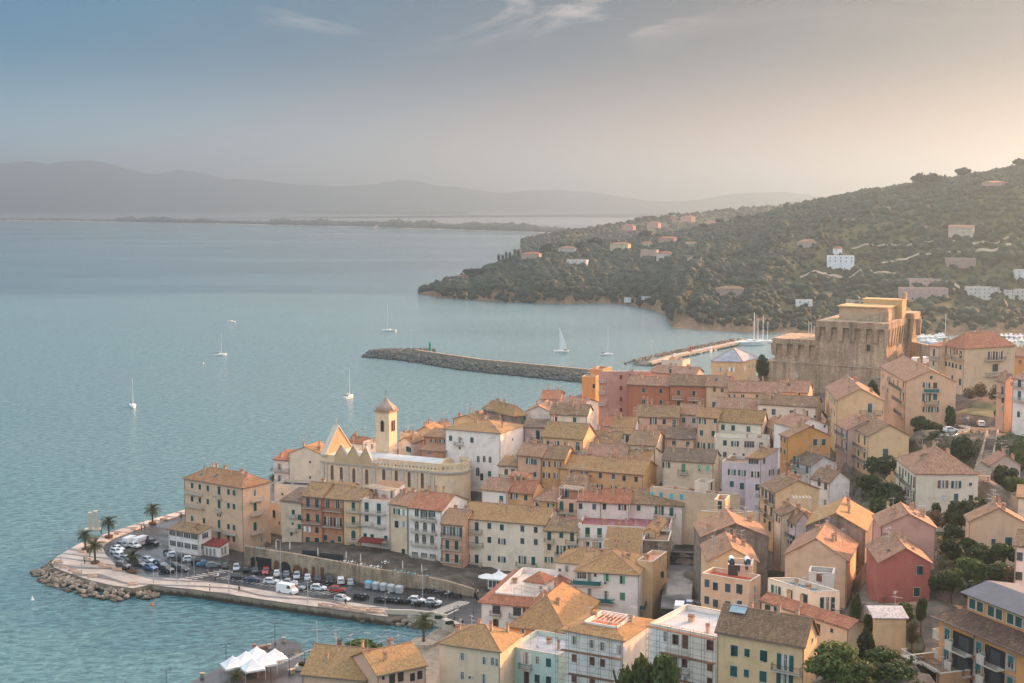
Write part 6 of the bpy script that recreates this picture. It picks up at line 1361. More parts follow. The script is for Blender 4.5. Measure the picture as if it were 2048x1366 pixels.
def apt_u(x, y):
    r_ = ray(*cp((x, y))); o_ = MI @ Vector((0, 0, CAMZ)); d = MI.to_3x3() @ r_; t = -o_.y / d.y; q = o_ + d * t; return q.x, q.z
def mkwall():
    mb = MB(); mb.prism([(0, 0), (LA, 0), (LA, WA), (0, WA)], -6, HA - .02, cap=False); return mb.build('wall', ['plaster'], apt, OR2)
mkwall()
mb = MB(); o = .9; E = [(-o, -o, HA), (LA + o, -o, HA), (LA + o, WA + o, HA), (-o, WA + o, HA)]; I = [(2.6, 2.8, HA + 1.5), (LA - 2.6, 2.8, HA + 1.5), (LA - 2.6, WA - 1, HA + 1.5), (2.6, WA - 1, HA + 1.5)]
for k in range(4): slab(mb, [E[k], E[(k + 1) % 4], I[(k + 1) % 4], I[k]], .2)
mb.build('roof', ['roof_tile'], apt, (*rgb(104, 82, 70)[:3], .1))
mb = MB(); mb.box(-o - .08, LA + o + .08, -o - .14, -o + .02, HA - .16, HA + .02); mb.build('gutter', ['pipe'], apt)
mb = MB(); x0_, x1_ = 2.6, LA - 3.2; mb.prism([(x0_, 2.82), (x1_, 2.82), (x1_, WA - 1.02), (x0_, WA - 1.02)], HA + .6, HA + 4.1, cap=True); up = mb.build('upper_storey', ['plaster'], apt, OR2)
mb = MB(); zz = HA + 4.1
slab(mb, [(x0_ - .7, 2.0, zz + .0), (x1_ + .7, 2.0, zz + .0), (x1_ + .7, 7.2, zz + 1.2), (x0_ - .7, 7.2, zz + 1.2)], .12); slab(mb, [(x1_ + .7, WA - .2, zz + .1), (x0_ - .7, WA - .2, zz + .1), (x0_ - .7, 7.2, zz + 1.2), (x1_ + .7, 7.2, zz + 1.2)], .12)
mb.build('metal_roof', ['sheet'], up, rgb(92, 96, 102))
n_ = 8
for k in range(n_):
    u = x0_ + (x1_ - x0_) * (k // 2 + .5 + (-.21 if k % 2 == 0 else .21)) / (n_ / 2); mb = MB(); w_, h_ = 1.25, 1.45
    frame_ring(mb, w_, h_, .1, -.07, .02, 0); leaf(mb, -w_ / 2, w_ / 2, -h_ / 2, h_ / 2, -.02, 1)
    mb.build('window', ['white_frame', 'paint'], up, GREEN, mat=Matrix.Translation((u, 2.8, HA + 2.7)))
cols = [1262, 1585, 1912]; rows = [800, 985, 1190]
u1, z1 = apt_u(1262, 800); u2, z2 = apt_u(1585, 940); u3, z3 = apt_u(1912, 1085)
z_rows = [HA - 2.2, HA - 5.3, HA - 8.4, HA - 11.4]
for u in (u1, u2, u3, u3 + (u3 - u2)):
    if u > LA - .6: continue
    for zr in z_rows:
        mb = MB(); frame_ring(mb, 1.05, 1.75, .38, -.12, .02, 0); mb.box(-.52, .52, -.02, .02, -.87, .87, 1); leaf(mb, -.52, .52, -.1, .87, -.04, 2); mb.box(-.03, .03, -.06, -.02, -.87, -.1, 3)
        mb.build('window', ['concrete', 'glass', 'paint', 'white_frame'], apt, TEAL, mat=Matrix.Translation((u, 0, zr)))
for i, (ua, ub) in enumerate(((u1 + 1.15, u2 - 1.15), (u2 + 1.15, u3 - 1.15))):
    for zr in z_rows[:]:
        w_ = ub - ua; uc = (ua + ub) / 2; fl = zr - 1.45
        mb = MB(); mb.box(-w_ / 2, w_ / 2, -.03, .02, 0, 2.5, 0); mb.box(-w_ * .2, w_ * .28, -.06, -.03, 0.02, 2.1, 1); mb.build('loggia', ['dark_inside', 'glass'], apt, None, mat=Matrix.Translation((uc, 0, fl)))
        mb = MB(); mb.box(-w_ / 2, w_ / 2, -1.5, 0, -.2, 0); b_o = mb.build('balcony', ['slab'], apt, None, mat=Matrix.Translation((uc, 0, fl)))
        mb = MB(); mb.box(-w_ / 2, -w_ / 2 + 1.5, -1.5, -1.3, .004, 1.25); mb.box(-w_ / 2, -w_ / 2 + .18, -1.3, -.01, .004, 1.25); mb.build('balcony_screen', ['slab'], b_o)
        mb = MB(); xx = np.linspace(-w_ / 2 + 1.55, w_ / 2, 14)
        for x in xx: mb.box(x - .02, x + .02, -1.48, -1.44, .004, 1.0)
        mb.box(-w_ / 2 + 1.5, w_ / 2 + .03, -1.49, -1.43, 1.0, 1.06); mb.build('railing', ['iron'], b_o)
for zr in z_rows[:3]:
    fl = zr - 1.45; mb = MB(); mb.box(-1.7, -.01, .2, 4.5, -.2, 0); b_o = mb.build('balcony', ['slab'], apt, None, mat=Matrix.Translation((0, 0, fl)))
    mb = MB(); mb.box(-1.7, -.3, .2, .38, .004, 1.3); mb.box(-1.7, -1.52, .38, 1.7, .004, 1.3); mb.build('balcony_screen', ['slab'], b_o)
    mb = MB()
    for y in np.linspace(1.75, 4.45, 12): mb.box(-1.68, -1.64, y - .02, y + .02, .004, 1.0)
    mb.box(-1.69, -1.63, 1.7, 4.5, 1.0, 1.06); mb.build('railing', ['iron'], b_o)
for x in (u1 + 2.2 + (u2 - u1 - 2.3) * 1.0 + .0,): 
    mb = MB(); mb.tube((u2 - .95, -.12, -2), (u2 - .95, -.12, HA - .2), .08, n=6); mb.build('drainpipe', ['pipe'], apt)
crop(1648, 1098, 5.0975)
h('low orange garage wing with tiled terrace edge beside the apartment block', OR2, (838, 1085), (1180, 1275), None, 189, 5, 'f', 0, T_BRN, 0, 'b*.9:B 960,1250; b*.9:B 1100,1310', 'w 840,1000,1120; i 1000,1180,1190', W_=6, chim=0, aer=0, flr=T_BRN, base=False)

def scaffold(label, A, B, D, hgt, out):
    a = cp(A); b = cp(B); pB = V(b[0], b[1], D); pA = G(a[0], a[1], pB.z); vx = (pB - pA).normalized(); L = (pB - pA).length; nv = Vector((vx.y, -vx.x, 0))
    o = pA + nv * .5; root = empty('scaffolding', (o.x, o.y, pB.z - hgt), math.atan2(vx.y, vx.x)); tag(root, label, 'scaffolding')
    mb = MB(); n = max(2, int(L / 1.8)); lv = int(hgt / 2.0)
    for k in range(n + 1):
        x = L * k / n
        for y in (0, -out): mb.tube((x, y, -2), (x, y, hgt + .9), .03, n=4, cap=False)
        for j in range(lv + 1): mb.tube((x, 0, 2.0 * j), (x, -out, 2.0 * j), .025, n=4, cap=False)
    for j in range(lv + 1):
        for dz in (0, 1.0): mb.tube((0, -out, 2 * j + dz), (L, -out, 2 * j + dz), .024, n=4, cap=False)
    for k in range(0, n - 1, 3):
        for j in range(0, lv): mb.tube((L * k / n, -out, 2 * j), (L * (k + 1) / n, -out, 2 * j + 2), .02, n=4, cap=False)
    mb.build('tube_frame', ['pipe'], root)
    for j in range(1, lv + 1):
        if j % 2 == 0:
            mb = MB(); x0 = rnd.uniform(0, .5) * L * (rnd.random() < .4); x1 = L * (1 - (rnd.random() < .35) * rnd.uniform(.1, .4)); mb.box(x0, x1, -out + .05, -.1, 2 * j + .04, 2 * j + .1); mb.build('plank', ['wood'], root, None)
c5(); scaffold('steel scaffolding with plank decks round the planted terrace block', (895, 905), (1425, 990), 220.5, 19, 1.0)
d3(); scaffold('steel scaffolding with plank decks on the flat white roof block', (5, 765), (690, 903), 209, 20, 1.0)
def pergola(label, A, B, D, h_, w_, par_name='pergola'):
    a = cp(A); b = cp(B); pB = V(b[0], b[1], D); pA = G(a[0], a[1], pB.z); vx = (pB - pA).normalized(); L = (pB - pA).length
    root = empty(par_name, (pA.x, pA.y, pA.z - h_), math.atan2(vx.y, vx.x)); tag(root, label, 'pergola')
    for x in (0, L):
        for y in (0, w_):
            mb = MB(); mb.box(x - .06, x + .06, y - .06, y + .06, 0, h_); mb.build('post', ['white_frame'], root)
    mb = MB()
    for y in (0, w_): mb.box(-.2, L + .2, y - .05, y + .05, h_, h_ + .14)
    n = max(4, int(L / .7))
    for k in range(n + 1): mb.box(L * k / n - .04, L * k / n + .04, -.3, w_ + .3, h_ + .14, h_ + .24)
    mb.build('rafters', ['white_frame'], root)
c5(); pergola('white pergola over the planted red terrace of the scaffolded block', (1190, 820), (1400, 852), 226, 2.3, 4)
pergola('white pergola frame on the terrace of the white red-skirt house', (525, 560), (690, 600), 286, 2.2, 2.6)
c2(); pergola('white pergola on the roof terrace of the pale pink front row house', (935, 915), (1140, 955), 352, 2.1, 3.5)
d2(); pergola('white frame pergola on the pink terrace of the lilac lane house', (1470, 600), (1640, 600), 283, 2.3, 2)
c4(); pergola('weathered white pergola above the orange balcony house', (895, 1045), (1050, 1062), 341, 2.2, 3.0)

d3()
for (x, y, D, lb) in ((835, 90, 250.5, 'blue and white water tank on the left of the orange-peach house roof room'), (997, 95, 250.5, 'blue and white water tank on the right of the orange-peach house roof room')):
    p = V(*cp((x, y)), D); r_ = empty('water_tank', (p.x, p.y, p.z - .7)); tag(r_, lb, 'water tank')
    mb = MB(); mb.tube((0, -.75, .55), (0, .8, .7), .48, n=16); mb.build('tank_body', ['white_boat'], r_, None, True)
    mb = MB(); mb.tube((0, -.8, .545), (0, -.75, .55), .47, n=16); mb.build('end_cap', ['paint'], r_, (0.02, 0.10, 0.16, 1))
    for yy in (-.6, .6):
        mb = MB(); mb.box(-.5, .5, yy - .05, yy + .05, -.3, .3); mb.build('leg', ['iron'], r_)
p = V(*cp((908, 625)), 203.5); sr = empty('solar_collector', (p.x, p.y, p.z + .35)); tag(sr, 'pale blue solar collector on the brown tile roof', 'solar collector')
mb = MB(); mb.box(-1.3, 1.3, -.9, .9, -.05, .06); q = mb.build('panel_frame', ['steel'], sr); mb = MB(); mb.box(-1.2, -.03, -.8, .8, .06, .075); mb.build('panel_glass', ['sheet'], sr, rgb(150, 172, 178)); mb = MB(); mb.box(.03, 1.2, -.8, .8, .06, .075); mb.build('panel_glass', ['sheet'], sr, rgb(150, 172, 178))
sr.rotation_euler = (R(28), 0, R(-30))

crop(0, 0, 1)
def villa(label, x0, x1, ytop, ybot, wall, tc=T_PINK, kind='h', rise=1.6, nc=4, nr=2, W_=None, sc=GREYB, dy=.4, flr=None, name='villa'):
    p = hit((x0 + x1) / 2, ybot)
    if p is None: print('WARN villa miss', label); return
    D = p.y; H = (ybot - ytop) * D / F; L = (x1 - x0) * D / F
    return h(label, desat(wall, .3), (x0, ytop - dy * .5), (x1, ytop + dy * .5), None, D, H, kind, rise, tc, .1, '', '', sc, W_=W_ or L * .6, chim=0, aer=0, name=name, cat='villa' if name == 'villa' else name.replace('_', ' '), pipes=False, auto=(nc, nr, 'g'), deep=6, base=False, flr=flr)
villa('white square villa with a small red capped lookout tower on the hillside', 1655, 1709, 512, 541, rgb(250, 244, 236), T_PINK, 'f', 0, 5, 2, flr=rgb(220, 205, 190), dy=.4)
villa('slim white lookout tower rising from the white square villa', 1666, 1680, 497, 514, rgb(250, 244, 236), T_RED, 'h', 2.0, 1, 1, name='lookout_tower')
villa('pink villa with low hipped roof above the white tower villa', 1594, 1634, 484, 497, rgb(206, 160, 146), T_PINK, 'h', 2.6, 4, 2)
villa('salmon pink villa among trees low on the slope', 1434, 1488, 578, 594, rgb(204, 140, 116), T_BRN, 'h', 2.4, 5, 2)
villa('small white cube house with green shutters near the water', 1592, 1625, 600, 613, rgb(238, 230, 222), T_PINK, 'f', 0, 2, 1, sc=GREEN)
villa('large pink stepped villa behind the fort', 1805, 1897, 577, 604, rgb(214, 156, 132), T_PINK, 'f', 0, 6, 2, W_=16)
villa('upper pink storey set back on the large stepped villa', 1822, 1882, 558, 578, rgb(214, 156, 132), T_PINK, 'f', 0, 3, 1, W_=10, name='villa')
villa('long white terraced apartment block on the right slope', 1938, 2010, 575, 602, rgb(226, 206, 188), T_PINK, 'f', 0, 8, 3, W_=14)
villa('second terraced apartment block continuing to the right edge', 2011, 2090, 580, 607, rgb(226, 202, 180), T_PINK, 'f', 0, 8, 3, W_=14)
villa('white balcony tower block high at the right border', 2032, 2075, 540, 573, rgb(236, 222, 206), T_PINK, 'f', 0, 3, 4, W_=12)
villa('cream villa with loggia on the terraced slope', 1897, 1946, 455, 479, rgb(222, 180, 140), T_PINK, 'g', 2.2, 4, 2)
villa('rose house half hidden on the terraced right slope', 1895, 1952, 517, 538, rgb(190, 136, 112), T_PINK, 'f', 0, 4, 2)
villa('long low red roofed house high on the right slope', 1983, 2022, 365, 372, rgb(196, 140, 118), T_RED, 'g', 1.6, 4, 1)
villa('small cream house among trees on the upper slope', 1684, 1704, 440, 448, rgb(206, 180, 150), T_PINK, 'g', 1.6, 3, 1)
villa('peach villa with upright front among cypresses on the headland', 1042, 1078, 508, 525, rgb(214, 150, 112), T_RED, 'h', 2.0, 4, 3)
villa('white villa with wide veranda below the headland road', 1133, 1173, 520, 536, rgb(232, 224, 214), T_PINK, 'f', 0, 5, 2)
villa('pale villa with pink tiled roof on the headland crest', 1116, 1150, 497, 509, rgb(214, 190, 170), T_PINK, 'h', 2.4, 3, 1)
villa('yellow three storey villa on the headland crest', 1220, 1256, 488, 506, rgb(228, 190, 116), T_PINK, 'h', 1.6, 4, 2)
villa('rose villa with red roof above the yellow villa', 1317, 1348, 476, 492, rgb(204, 132, 108), T_RED, 'h', 1.8, 3, 2)
villa('peach villa right of the yellow three storey villa', 1281, 1313, 500, 516, rgb(220, 160, 120), T_RED, 'f', 0, 3, 2)
villa('cream square villa with red hipped roof on the headland', 1313, 1343, 507, 523, rgb(230, 204, 172), T_RED, 'h', 2.2, 3, 2)
villa('small yellow house behind the peach headland villa', 1282, 1300, 486, 496, rgb(222, 186, 130), T_RED, 'h', 1.8, 2, 1)
villa('low beige bungalow at the end of the headland villas', 1375, 1400, 516, 527, rgb(210, 186, 160), T_PINK, 'h', 1.6, 3, 1)
villa('little white house near the headland crest by pines', 1370, 1388, 486, 494, rgb(232, 222, 210), T_PINK, 'g', 1.4, 2, 1)
villa('tiny white house in the trees under the hill', 1412, 1422, 540, 548, rgb(240, 234, 226), T_PINK, 'g', 1.2, 1, 1)
villa('red brick boathouse at the tip of the headland', 915, 936, 551, 562, rgb(188, 104, 82), T_RED, 'f', 0, 3, 1)
villa('second smaller red boathouse lower on the headland tip', 897, 916, 559, 568, rgb(188, 104, 82), T_RED, 'f', 0, 2, 1)
villa('white beach building in the cove below the headland', 1248, 1280, 596, 605, rgb(236, 232, 226), T_BRN, 'f', 0, 5, 1)
villa('white beach cabins row beside the cove building', 1283, 1314, 593, 600, rgb(226, 222, 214), T_BRN, 'f', 0, 6, 1)
villa('low stone house hidden on the middle slope', 1536, 1560, 536, 543, rgb(190, 166, 142), T_BRN, 'h', 1.4, 3, 1)
villa('long beige house behind the fort keep', 1695, 1737, 601, 611, rgb(206, 176, 148), T_PINK, 'f', 0, 5, 1)
for i, (x, y) in enumerate(((365, 442), (453, 444), (632, 447), (655, 448), (688, 449), (753, 451), (775, 450), (795, 452), (278, 440))):
    p = G(x, y + 3, 2); h('tiny pale house among the pines of the sand bar, %s from the left' % ['second', 'third', 'fourth', 'fifth', 'sixth', 'seventh', 'eighth', 'ninth', 'first'][i], rgb(220, 180, 150), (x - 5, y), (x + 5, y + .05), None, p.y, 8, 'g', 2, T_PINK, 0, W_=10, chim=0, aer=0, base=False, pipes=False)
for i, (x, y, lb) in enumerate(((1305, 446, 'hazy pink roof house on the farther headland slope'), (1255, 452, 'hazy low house at the left of the farther headland'), (1372, 434, 'hazy pair of pale storeys on the farther headland crest'), (1420, 444, 'hazy white house before the crest umbrella pines'))):
    h(lb, rgb(214, 150, 130), (x - 11, y), (x + 11, y + .2), None, 2450 + i * 30, 9, 'h', 3, T_RED, 0, W_=14, chim=0, aer=0, base=False, pipes=False)

def track(name, px, w_):
    P = [hit(*p) for p in px]; P = [p for p in P if p]; Q = []
    for a, b in zip(P, P[1:]):
        for k in range(12): Q.append(a.lerp(b, k / 12))
    vv = []
    for k, q in enumerate(Q):
        d = (Q[min(k + 1, len(Q) - 1)] - Q[max(k - 1, 0)]); d.z = 0; d.normalize(); n_ = Vector((-d.y, d.x, 0)) * w_
        for s_ in (-1, 1):
            e = q + n_ * s_; r_ = HBVH.ray_cast(Vector((e.x, e.y, 500)), Vector((0, 0, -1)))[0]; vv.append((e.x, e.y, (r_.z if r_ else q.z) + 1.2))
    struct(link(name, raw_mesh(name, vv, [(2 * k, 2 * k + 1, 2 * k + 3, 2 * k + 2) for k in range(len(Q) - 1)], ['sand'])))
track('hillside_track', [(1600, 556), (1650, 549), (1710, 551), (1770, 546), (1850, 566), (1930, 580), (2045, 600)], 3.5)
track('hillside_track', [(1760, 528), (1830, 513), (1900, 505), (1970, 502), (2045, 497)], 3.0)
track('hillside_track', [(1700, 500), (1780, 492), (1860, 486), (1950, 490), (2045, 480)], 2.5)
def crown_mesh(name, mat, n_l=16, per=90, leaf_=.16, flat=1.0, seed=0, shell=.75):
    r_ = np.random.RandomState(seed); vs = []; fs = []
    for k in range(n_l):
        a = r_.uniform(0, 6.28); zz = r_.uniform(-.55, .75); rr = math.sqrt(max(.05, 1 - zz * zz)) * r_.uniform(.15, .68)
        c = np.array([rr * math.cos(a), rr * math.sin(a), zz * .72 * flat]); R_ = r_.uniform(.26, .48)
        m_ = int(per * (R_ / .38) ** 2)
        d = r_.normal(size=(m_, 3)); d /= np.linalg.norm(d, axis=1)[:, None]; P = c + d * R_ * r_.uniform(shell, 1.08, (m_, 1)) * np.array([1, 1, .82])
        for i in range(m_):
            nrm = d[i] + r_.normal(size=3) * .55; nrm /= np.linalg.norm(nrm); t = np.cross(nrm, r_.normal(size=3)); t /= np.linalg.norm(t); b = np.cross(nrm, t); s_ = leaf_ * r_.uniform(.6, 1.25)
            i0 = len(vs); vs += [P[i] - t * s_ - b * s_ * .35, P[i] + t * s_ * .2 - b * s_ * .6, P[i] + t * s_ + b * s_ * .3, P[i] - t * s_ * .15 + b * s_ * .65]; fs.append((i0, i0 + 1, i0 + 2, i0 + 3))
    return raw_mesh(name, vs, fs, [mat])
def trunk_mesh(hh, r0, seed=0, limbs=4, mat='bark'):
    r_ = random.Random(seed); mb = MB(); p = Vector((0, 0, -.4)); q = Vector((r_.uniform(-.1, .1), r_.uniform(-.1, .1), hh)); mb.tube(p, q, r0, r0 * .6, 7)
    for k in range(limbs):
        a = 6.28 * k / limbs + r_.uniform(-.4, .4); e = q + Vector((math.cos(a) * hh * .35, math.sin(a) * hh * .35, hh * r_.uniform(.3, .55))); mb.tube(q - Vector((0, 0, .15)), e, r0 * .5, r0 * .2, 5)
    return mb.mesh('trunk', [mat])
CRD = [crown_mesh('crown', 'leaf_dark', 18, 95, .13, seed=k) for k in range(3)]; CRM = [crown_mesh('crown', 'leaf_mid', 18, 95, .13, seed=k + 5) for k in range(2)]
CRY = [crown_mesh('crown', 'leaf_dry', 16, 60, .10, seed=k + 9) for k in range(2)]; CRP = [crown_mesh('crown', 'leaf_pine', 26, 120, .095, seed=k + 14) for k in range(2)]
CUM = crown_mesh('crown', 'leaf_far', 12, 60, .22, .28, seed=30); CCY = crown_mesh('crown', 'leaf_far', 9, 50, .25, 1.0, seed=31); CFR = crown_mesh('crown', 'leaf_far', 14, 60, .2, 1.0, seed=32)
TRK = [trunk_mesh(1.0, .09, k) for k in range(3)]
def tree(label, p, hgt, wid, crown, name='tree', cat='tree', tr=.35, group=None):
    r_ = empty(name, p, rnd.uniform(0, 6.28)); tag(r_, label, cat, group)
    t = link('trunk', TRK[rnd.randrange(3)], r_); t.scale = (hgt * .28, hgt * .28, hgt * tr)
    c = link('crown', crown, r_); ch = hgt * (.96 - tr * .45 if name == 'tree' else 1 - tr * .7); c.scale = (wid / 2 * 1.05, wid / 2 * 1.05, ch / 2 / .95); c.location = (0, 0, hgt - ch / 2 * 1.0); return r_
def bush(label, p, hgt, wid, crown, group=None):
    r_ = empty('shrub', p, rnd.uniform(0, 6.28)); tag(r_, label, 'shrub', group); t = link('stem', TRK[0], r_); t.scale = (hgt * .2, hgt * .2, hgt * .4)
    c = link('foliage', crown, r_); c.scale = (wid / 2 * 1.1, wid / 2 * 1.1, hgt * .56); c.location = (0, 0, hgt * .45); return r_
def gp_(px, py, D):
    p = V(px, py, D); return Vector((p.x, p.y, TBVH(p.x, p.y)))
crop(0, 0, 1)
def tree_px(label, px, py, wpx, hpx, D, crown, **kw):
    """px,py = centre of the crown in the photograph"""
    c = V(px, py, D); k = D / F; g = TBVH(c.x, c.y); top = c.z + hpx * k / 2; hh = max(top - g, hpx * k * .9)
    return tree(label, (c.x, c.y, top - hh), hh, wpx * k, crown, tr=max(.15, min(.6, 1 - hpx * k / hh * .8)), **kw)
tree_px('big round stone pine in front of the large yellow block', 1668, 1325, 118, 92, 176, CRP[0], name='pine_tree')
tree_px('slender bushy pine on the left before the scaffolding', 1272, 1336, 90, 76, 196, CRP[1], name='pine_tree')
tree_px('slender bushy pine on the right before the scaffolding', 1328, 1334, 88, 82, 195, CRP[0], name='pine_tree')
tree_px('second low pine clump right of the big round stone pine', 1712, 1348, 90, 60, 172, CRP[1], name='pine_tree')
TR = [(1860, 862, 46, 46, 372, 'dark', 'dark round tree beside the laundry block'), (1838, 848, 30, 34, 376, 'mid', 'pale green shrubby tree at the foot of the laundry block'), (1900, 826, 24, 30, 380, 'dark', 'small dark tree at the corner of the laundry block'),
      (1878, 882, 50, 40, 356, 'dark', 'spreading dark tree below the car park wall'), (1925, 905, 56, 62, 334, 'dark', 'large dark tree left of the long steps'), (1818, 888, 32, 26, 358, 'dry', 'straw coloured shrub by the cream gable house'), (1800, 905, 30, 26, 344, 'dark', 'dark rounded tree behind the big cream hip house'),
      (1765, 938, 56, 62, 326, 'dark', 'dark olive tree beside the green door gable'), (1740, 975, 50, 54, 314, 'dark', 'dark tree between stone gable and garden path'), (1775, 985, 56, 50, 308, 'dark', 'broad dark tree left of the big cream hip house'), (1760, 1020, 46, 46, 292, 'mid', 'mid green tree above the mossy ochre house'), (1790, 1012, 40, 60, 296, 'dark', 'tall dark tree by the garden path'),
      (1745, 1045, 36, 40, 284, 'dry', 'brown bare shrub next to the yellow house wall'), (1835, 1000, 30, 34, 303, 'dry', 'leafless climbing shrub by the cream hip house corner') , (1872, 1012, 24, 20, 292, 'mid', 'small round bush under the shuttered windows'), (1922, 1028, 66, 64, 282, 'dark', 'large dark evergreen right of the cream hip house'), (1870, 1038, 66, 46, 286, 'dry', 'reddish brown thicket under the cream hip house'),
      (1960, 1010, 46, 34, 286, 'dark', 'dark hedge tree behind the garden door house'), (1905, 1075, 46, 54, 256, 'dark', 'tall dark shrub left of the garden door house'), (1903, 1108, 56, 62, 246, 'dark', 'dense dark evergreen by the red house lane'), (1935, 1090, 40, 34, 254, 'mid', 'olive toned bush before the garden door house'), (2010, 955, 48, 60, 316, 'dark', 'dark conifer in front of the small pink step house'), (2028, 975, 36, 44, 309, 'mid', 'pale olive tree beside the small pink step house'), (1990, 930, 22, 30, 330, 'mid', 'little tree at the foot of the long steps'),
      (1965, 1110, 56, 40, 242, 'dark', 'broad dark bush on the slope below the garden door house'), (2010, 1105, 52, 40, 240, 'mid', 'green bush near the right border slope'), (1945, 1140, 60, 50, 232, 'mid', 'leafy green shrub in the middle of the slope'), (1990, 1145, 60, 50, 230, 'dark', 'dark bramble mass on the slope'), (2025, 1150, 50, 60, 226, 'dry', 'brownish thicket at the right of the slope'), (1905, 1160, 46, 50, 228, 'mid', 'green creeper clump above the apartment roof'), (1960, 1180, 70, 40, 222, 'dark', 'low dark shrubs just behind the apartment roof'), (1875, 1170, 40, 46, 226, 'dark', 'dark shrub by the stepped lane'),
      (1843, 1212, 22, 40, 214, 'dark', 'narrow dark shrub between kiosk and red house'), (1812, 1218, 40, 26, 216, 'mid', 'low green bush at the red house corner'), (1825, 1255, 26, 44, 203, 'dry', 'brown shrub right of the yellow kiosk'), (1738, 1240, 22, 30, 207, 'mid', 'small bush left of the yellow kiosk'), (1733, 1272, 34, 30, 200, 'dark', 'trellis plant by the lane gate'), (1765, 1312, 60, 34, 186, 'mid', 'grass green shrub below the kiosk'), (1800, 1345, 66, 40, 178, 'dark', 'dark bush at the bottom beside the garage wing'), (1745, 1345, 50, 40, 178, 'dark', 'dark shrub between pine and garage wing'), (1712, 1200, 20, 46, 224, 'dark', 'dark ivy column along the cobbled lane'), (1697, 1238, 22, 24, 213, 'mid', 'potted shrub by the shutter balcony corner'),
      (1745, 772, 26, 26, 405, 'dark', 'dark tree below the fort wall ledge'), (1525, 725, 26, 40, 470, 'dark', 'grey green conifer right of the pyramid roof'), (1527, 762, 30, 24, 455, 'dry', 'brownish tree under the fort corner'), (1960, 785, 30, 50, 412, 'dry', 'bare brown tree in front of the red hip roof house'), (1938, 790, 30, 40, 415, 'dry', 'leafless shrub beside the red hip roof house'), (1990, 790, 24, 44, 405, 'dry', 'bare branched tree by the brick end house'), (2022, 838, 44, 34, 385, 'dark', 'clipped dark hedge tree by the white teal house'), (2000, 830, 24, 26, 388, 'dark', 'small dark hedge next to the long steps top'),
      (2010, 890, 60, 30, 350, 'mid', 'rough green bush on the bank right of the steps'), (2035, 870, 40, 28, 356, 'dry', 'dry grass bush on the bank at the right border'), (2040, 1060 - 140, 30, 40, 330, 'mid', 'yellow green tree at the right border'), (1920, 860, 24, 20, 368, 'dry', 'small dry shrub on the road edge')]
KC = {'dark': CRD, 'mid': CRM, 'dry': CRY}
for (x, y, w, hh, D, k, lb) in TR: tree_px(lb, x, y, w * 1.15, hh * 1.12, D, KC[k][rnd.randrange(len(KC[k]))])
pts = []; sz = []; sq = []
for (poly, n_, D0, D1) in (([(1715, 900), (1830, 880), (1960, 860), (1960, 1000), (1960, 1090), (1880, 1110), (1740, 1060), (1700, 980)], 500, 0, 0), ([(1880, 1100), (2060, 1050), (2060, 1190), (1880, 1190)], 420, 0, 0), ([(1640, 1300), (1830, 1240), (1850, 1380), (1640, 1380)], 260, 0, 0), ([(2000, 850), (2060, 850), (2060, 920), (1985, 930)], 120, 0, 0)):
    xs_ = [p[0] for p in poly]; ys_ = [p[1] for p in poly]; c = 0; tr_ = 0
    while c < n_ and tr_ < 5000:
        tr_ += 1; x, y = rnd.uniform(min(xs_), max(xs_)), rnd.uniform(min(ys_), max(ys_)); ins = False
        for i in range(len(poly)):
            (xa, ya), (xb, yb) = poly[i], poly[i - 1]
            if (ya > y) != (yb > y) and x < (xb - xa) * (y - ya) / (yb - ya) + xa: ins = not ins
        if not ins: continue
        p = thit(x, y)
        if p is None: continue
        s_ = rnd.uniform(.3, .9); pts.append((p.x, p.y, p.z + s_ * .15)); sz.append(s_); sq.append(.7); c += 1
vs = []; fs = []
for p, s_ in zip(pts, sz):
    for k in range(14):
        d = nrs.normal(size=3); d /= np.linalg.norm(d); d[2] = abs(d[2]); c = np.array(p) + d * s_; t = nrs.normal(size=3); t /= np.linalg.norm(t); b = np.cross(d, t); b /= (np.linalg.norm(b) + 1e-6); e = .22 * (.6 + nrs.rand())
        i0 = len(vs); vs += [c - t * e, c + b * e * .6, c + t * e, c - b * e * .6]; fs.append((i0, i0 + 1, i0 + 2, i0 + 3))
o = link('undergrowth', raw_mesh('undergrowth', vs, fs, ['leaf_mid'])); o['kind'] = 'stuff'; o['label'] = 'tangled green undergrowth on the garden slopes'; o['category'] = 'undergrowth'
def hill_tree(label, px, py, wpx, hpx, crown, name='tree', tr=.3, group=None):
    p = hit(px, py) or hit(px, py + 6)
    if p is None:
        s = np.interp(px, [c[2] for c in HILL], np.linspace(0, 1, len(HILL))); p = hill_pt(float(s), .99)
    k = p.y / F; return tree(label, tuple(p), hpx * k, wpx * k, crown, name=name, tr=tr, group=group)
hill_tree('spreading umbrella pine near the tip of the headland', 950, 556, 46, 24, CUM, 'umbrella_pine', .3)
for i, (x, y) in enumerate(((997, 532), (1005, 530), (1012, 527), (1020, 525), (1030, 522), (1037, 520))): hill_tree('slim dark cypress left of the peach headland villa, %s in the row' % ['first', 'second', 'third', 'fourth', 'fifth', 'sixth'][i], x, y, 7, 24 - 3 * (i % 2), CCY, 'cypress', .1, 'cypresses by the peach villa')
for i, (x, y) in enumerate(((1083, 515), (1088, 512), (1094, 511), (1100, 510))): hill_tree('dark cypress right of the peach headland villa, %s in the clump' % ['first', 'second', 'third', 'fourth'][i], x, y, 7, 24, CCY, 'cypress', .1, 'cypresses right of the peach villa')
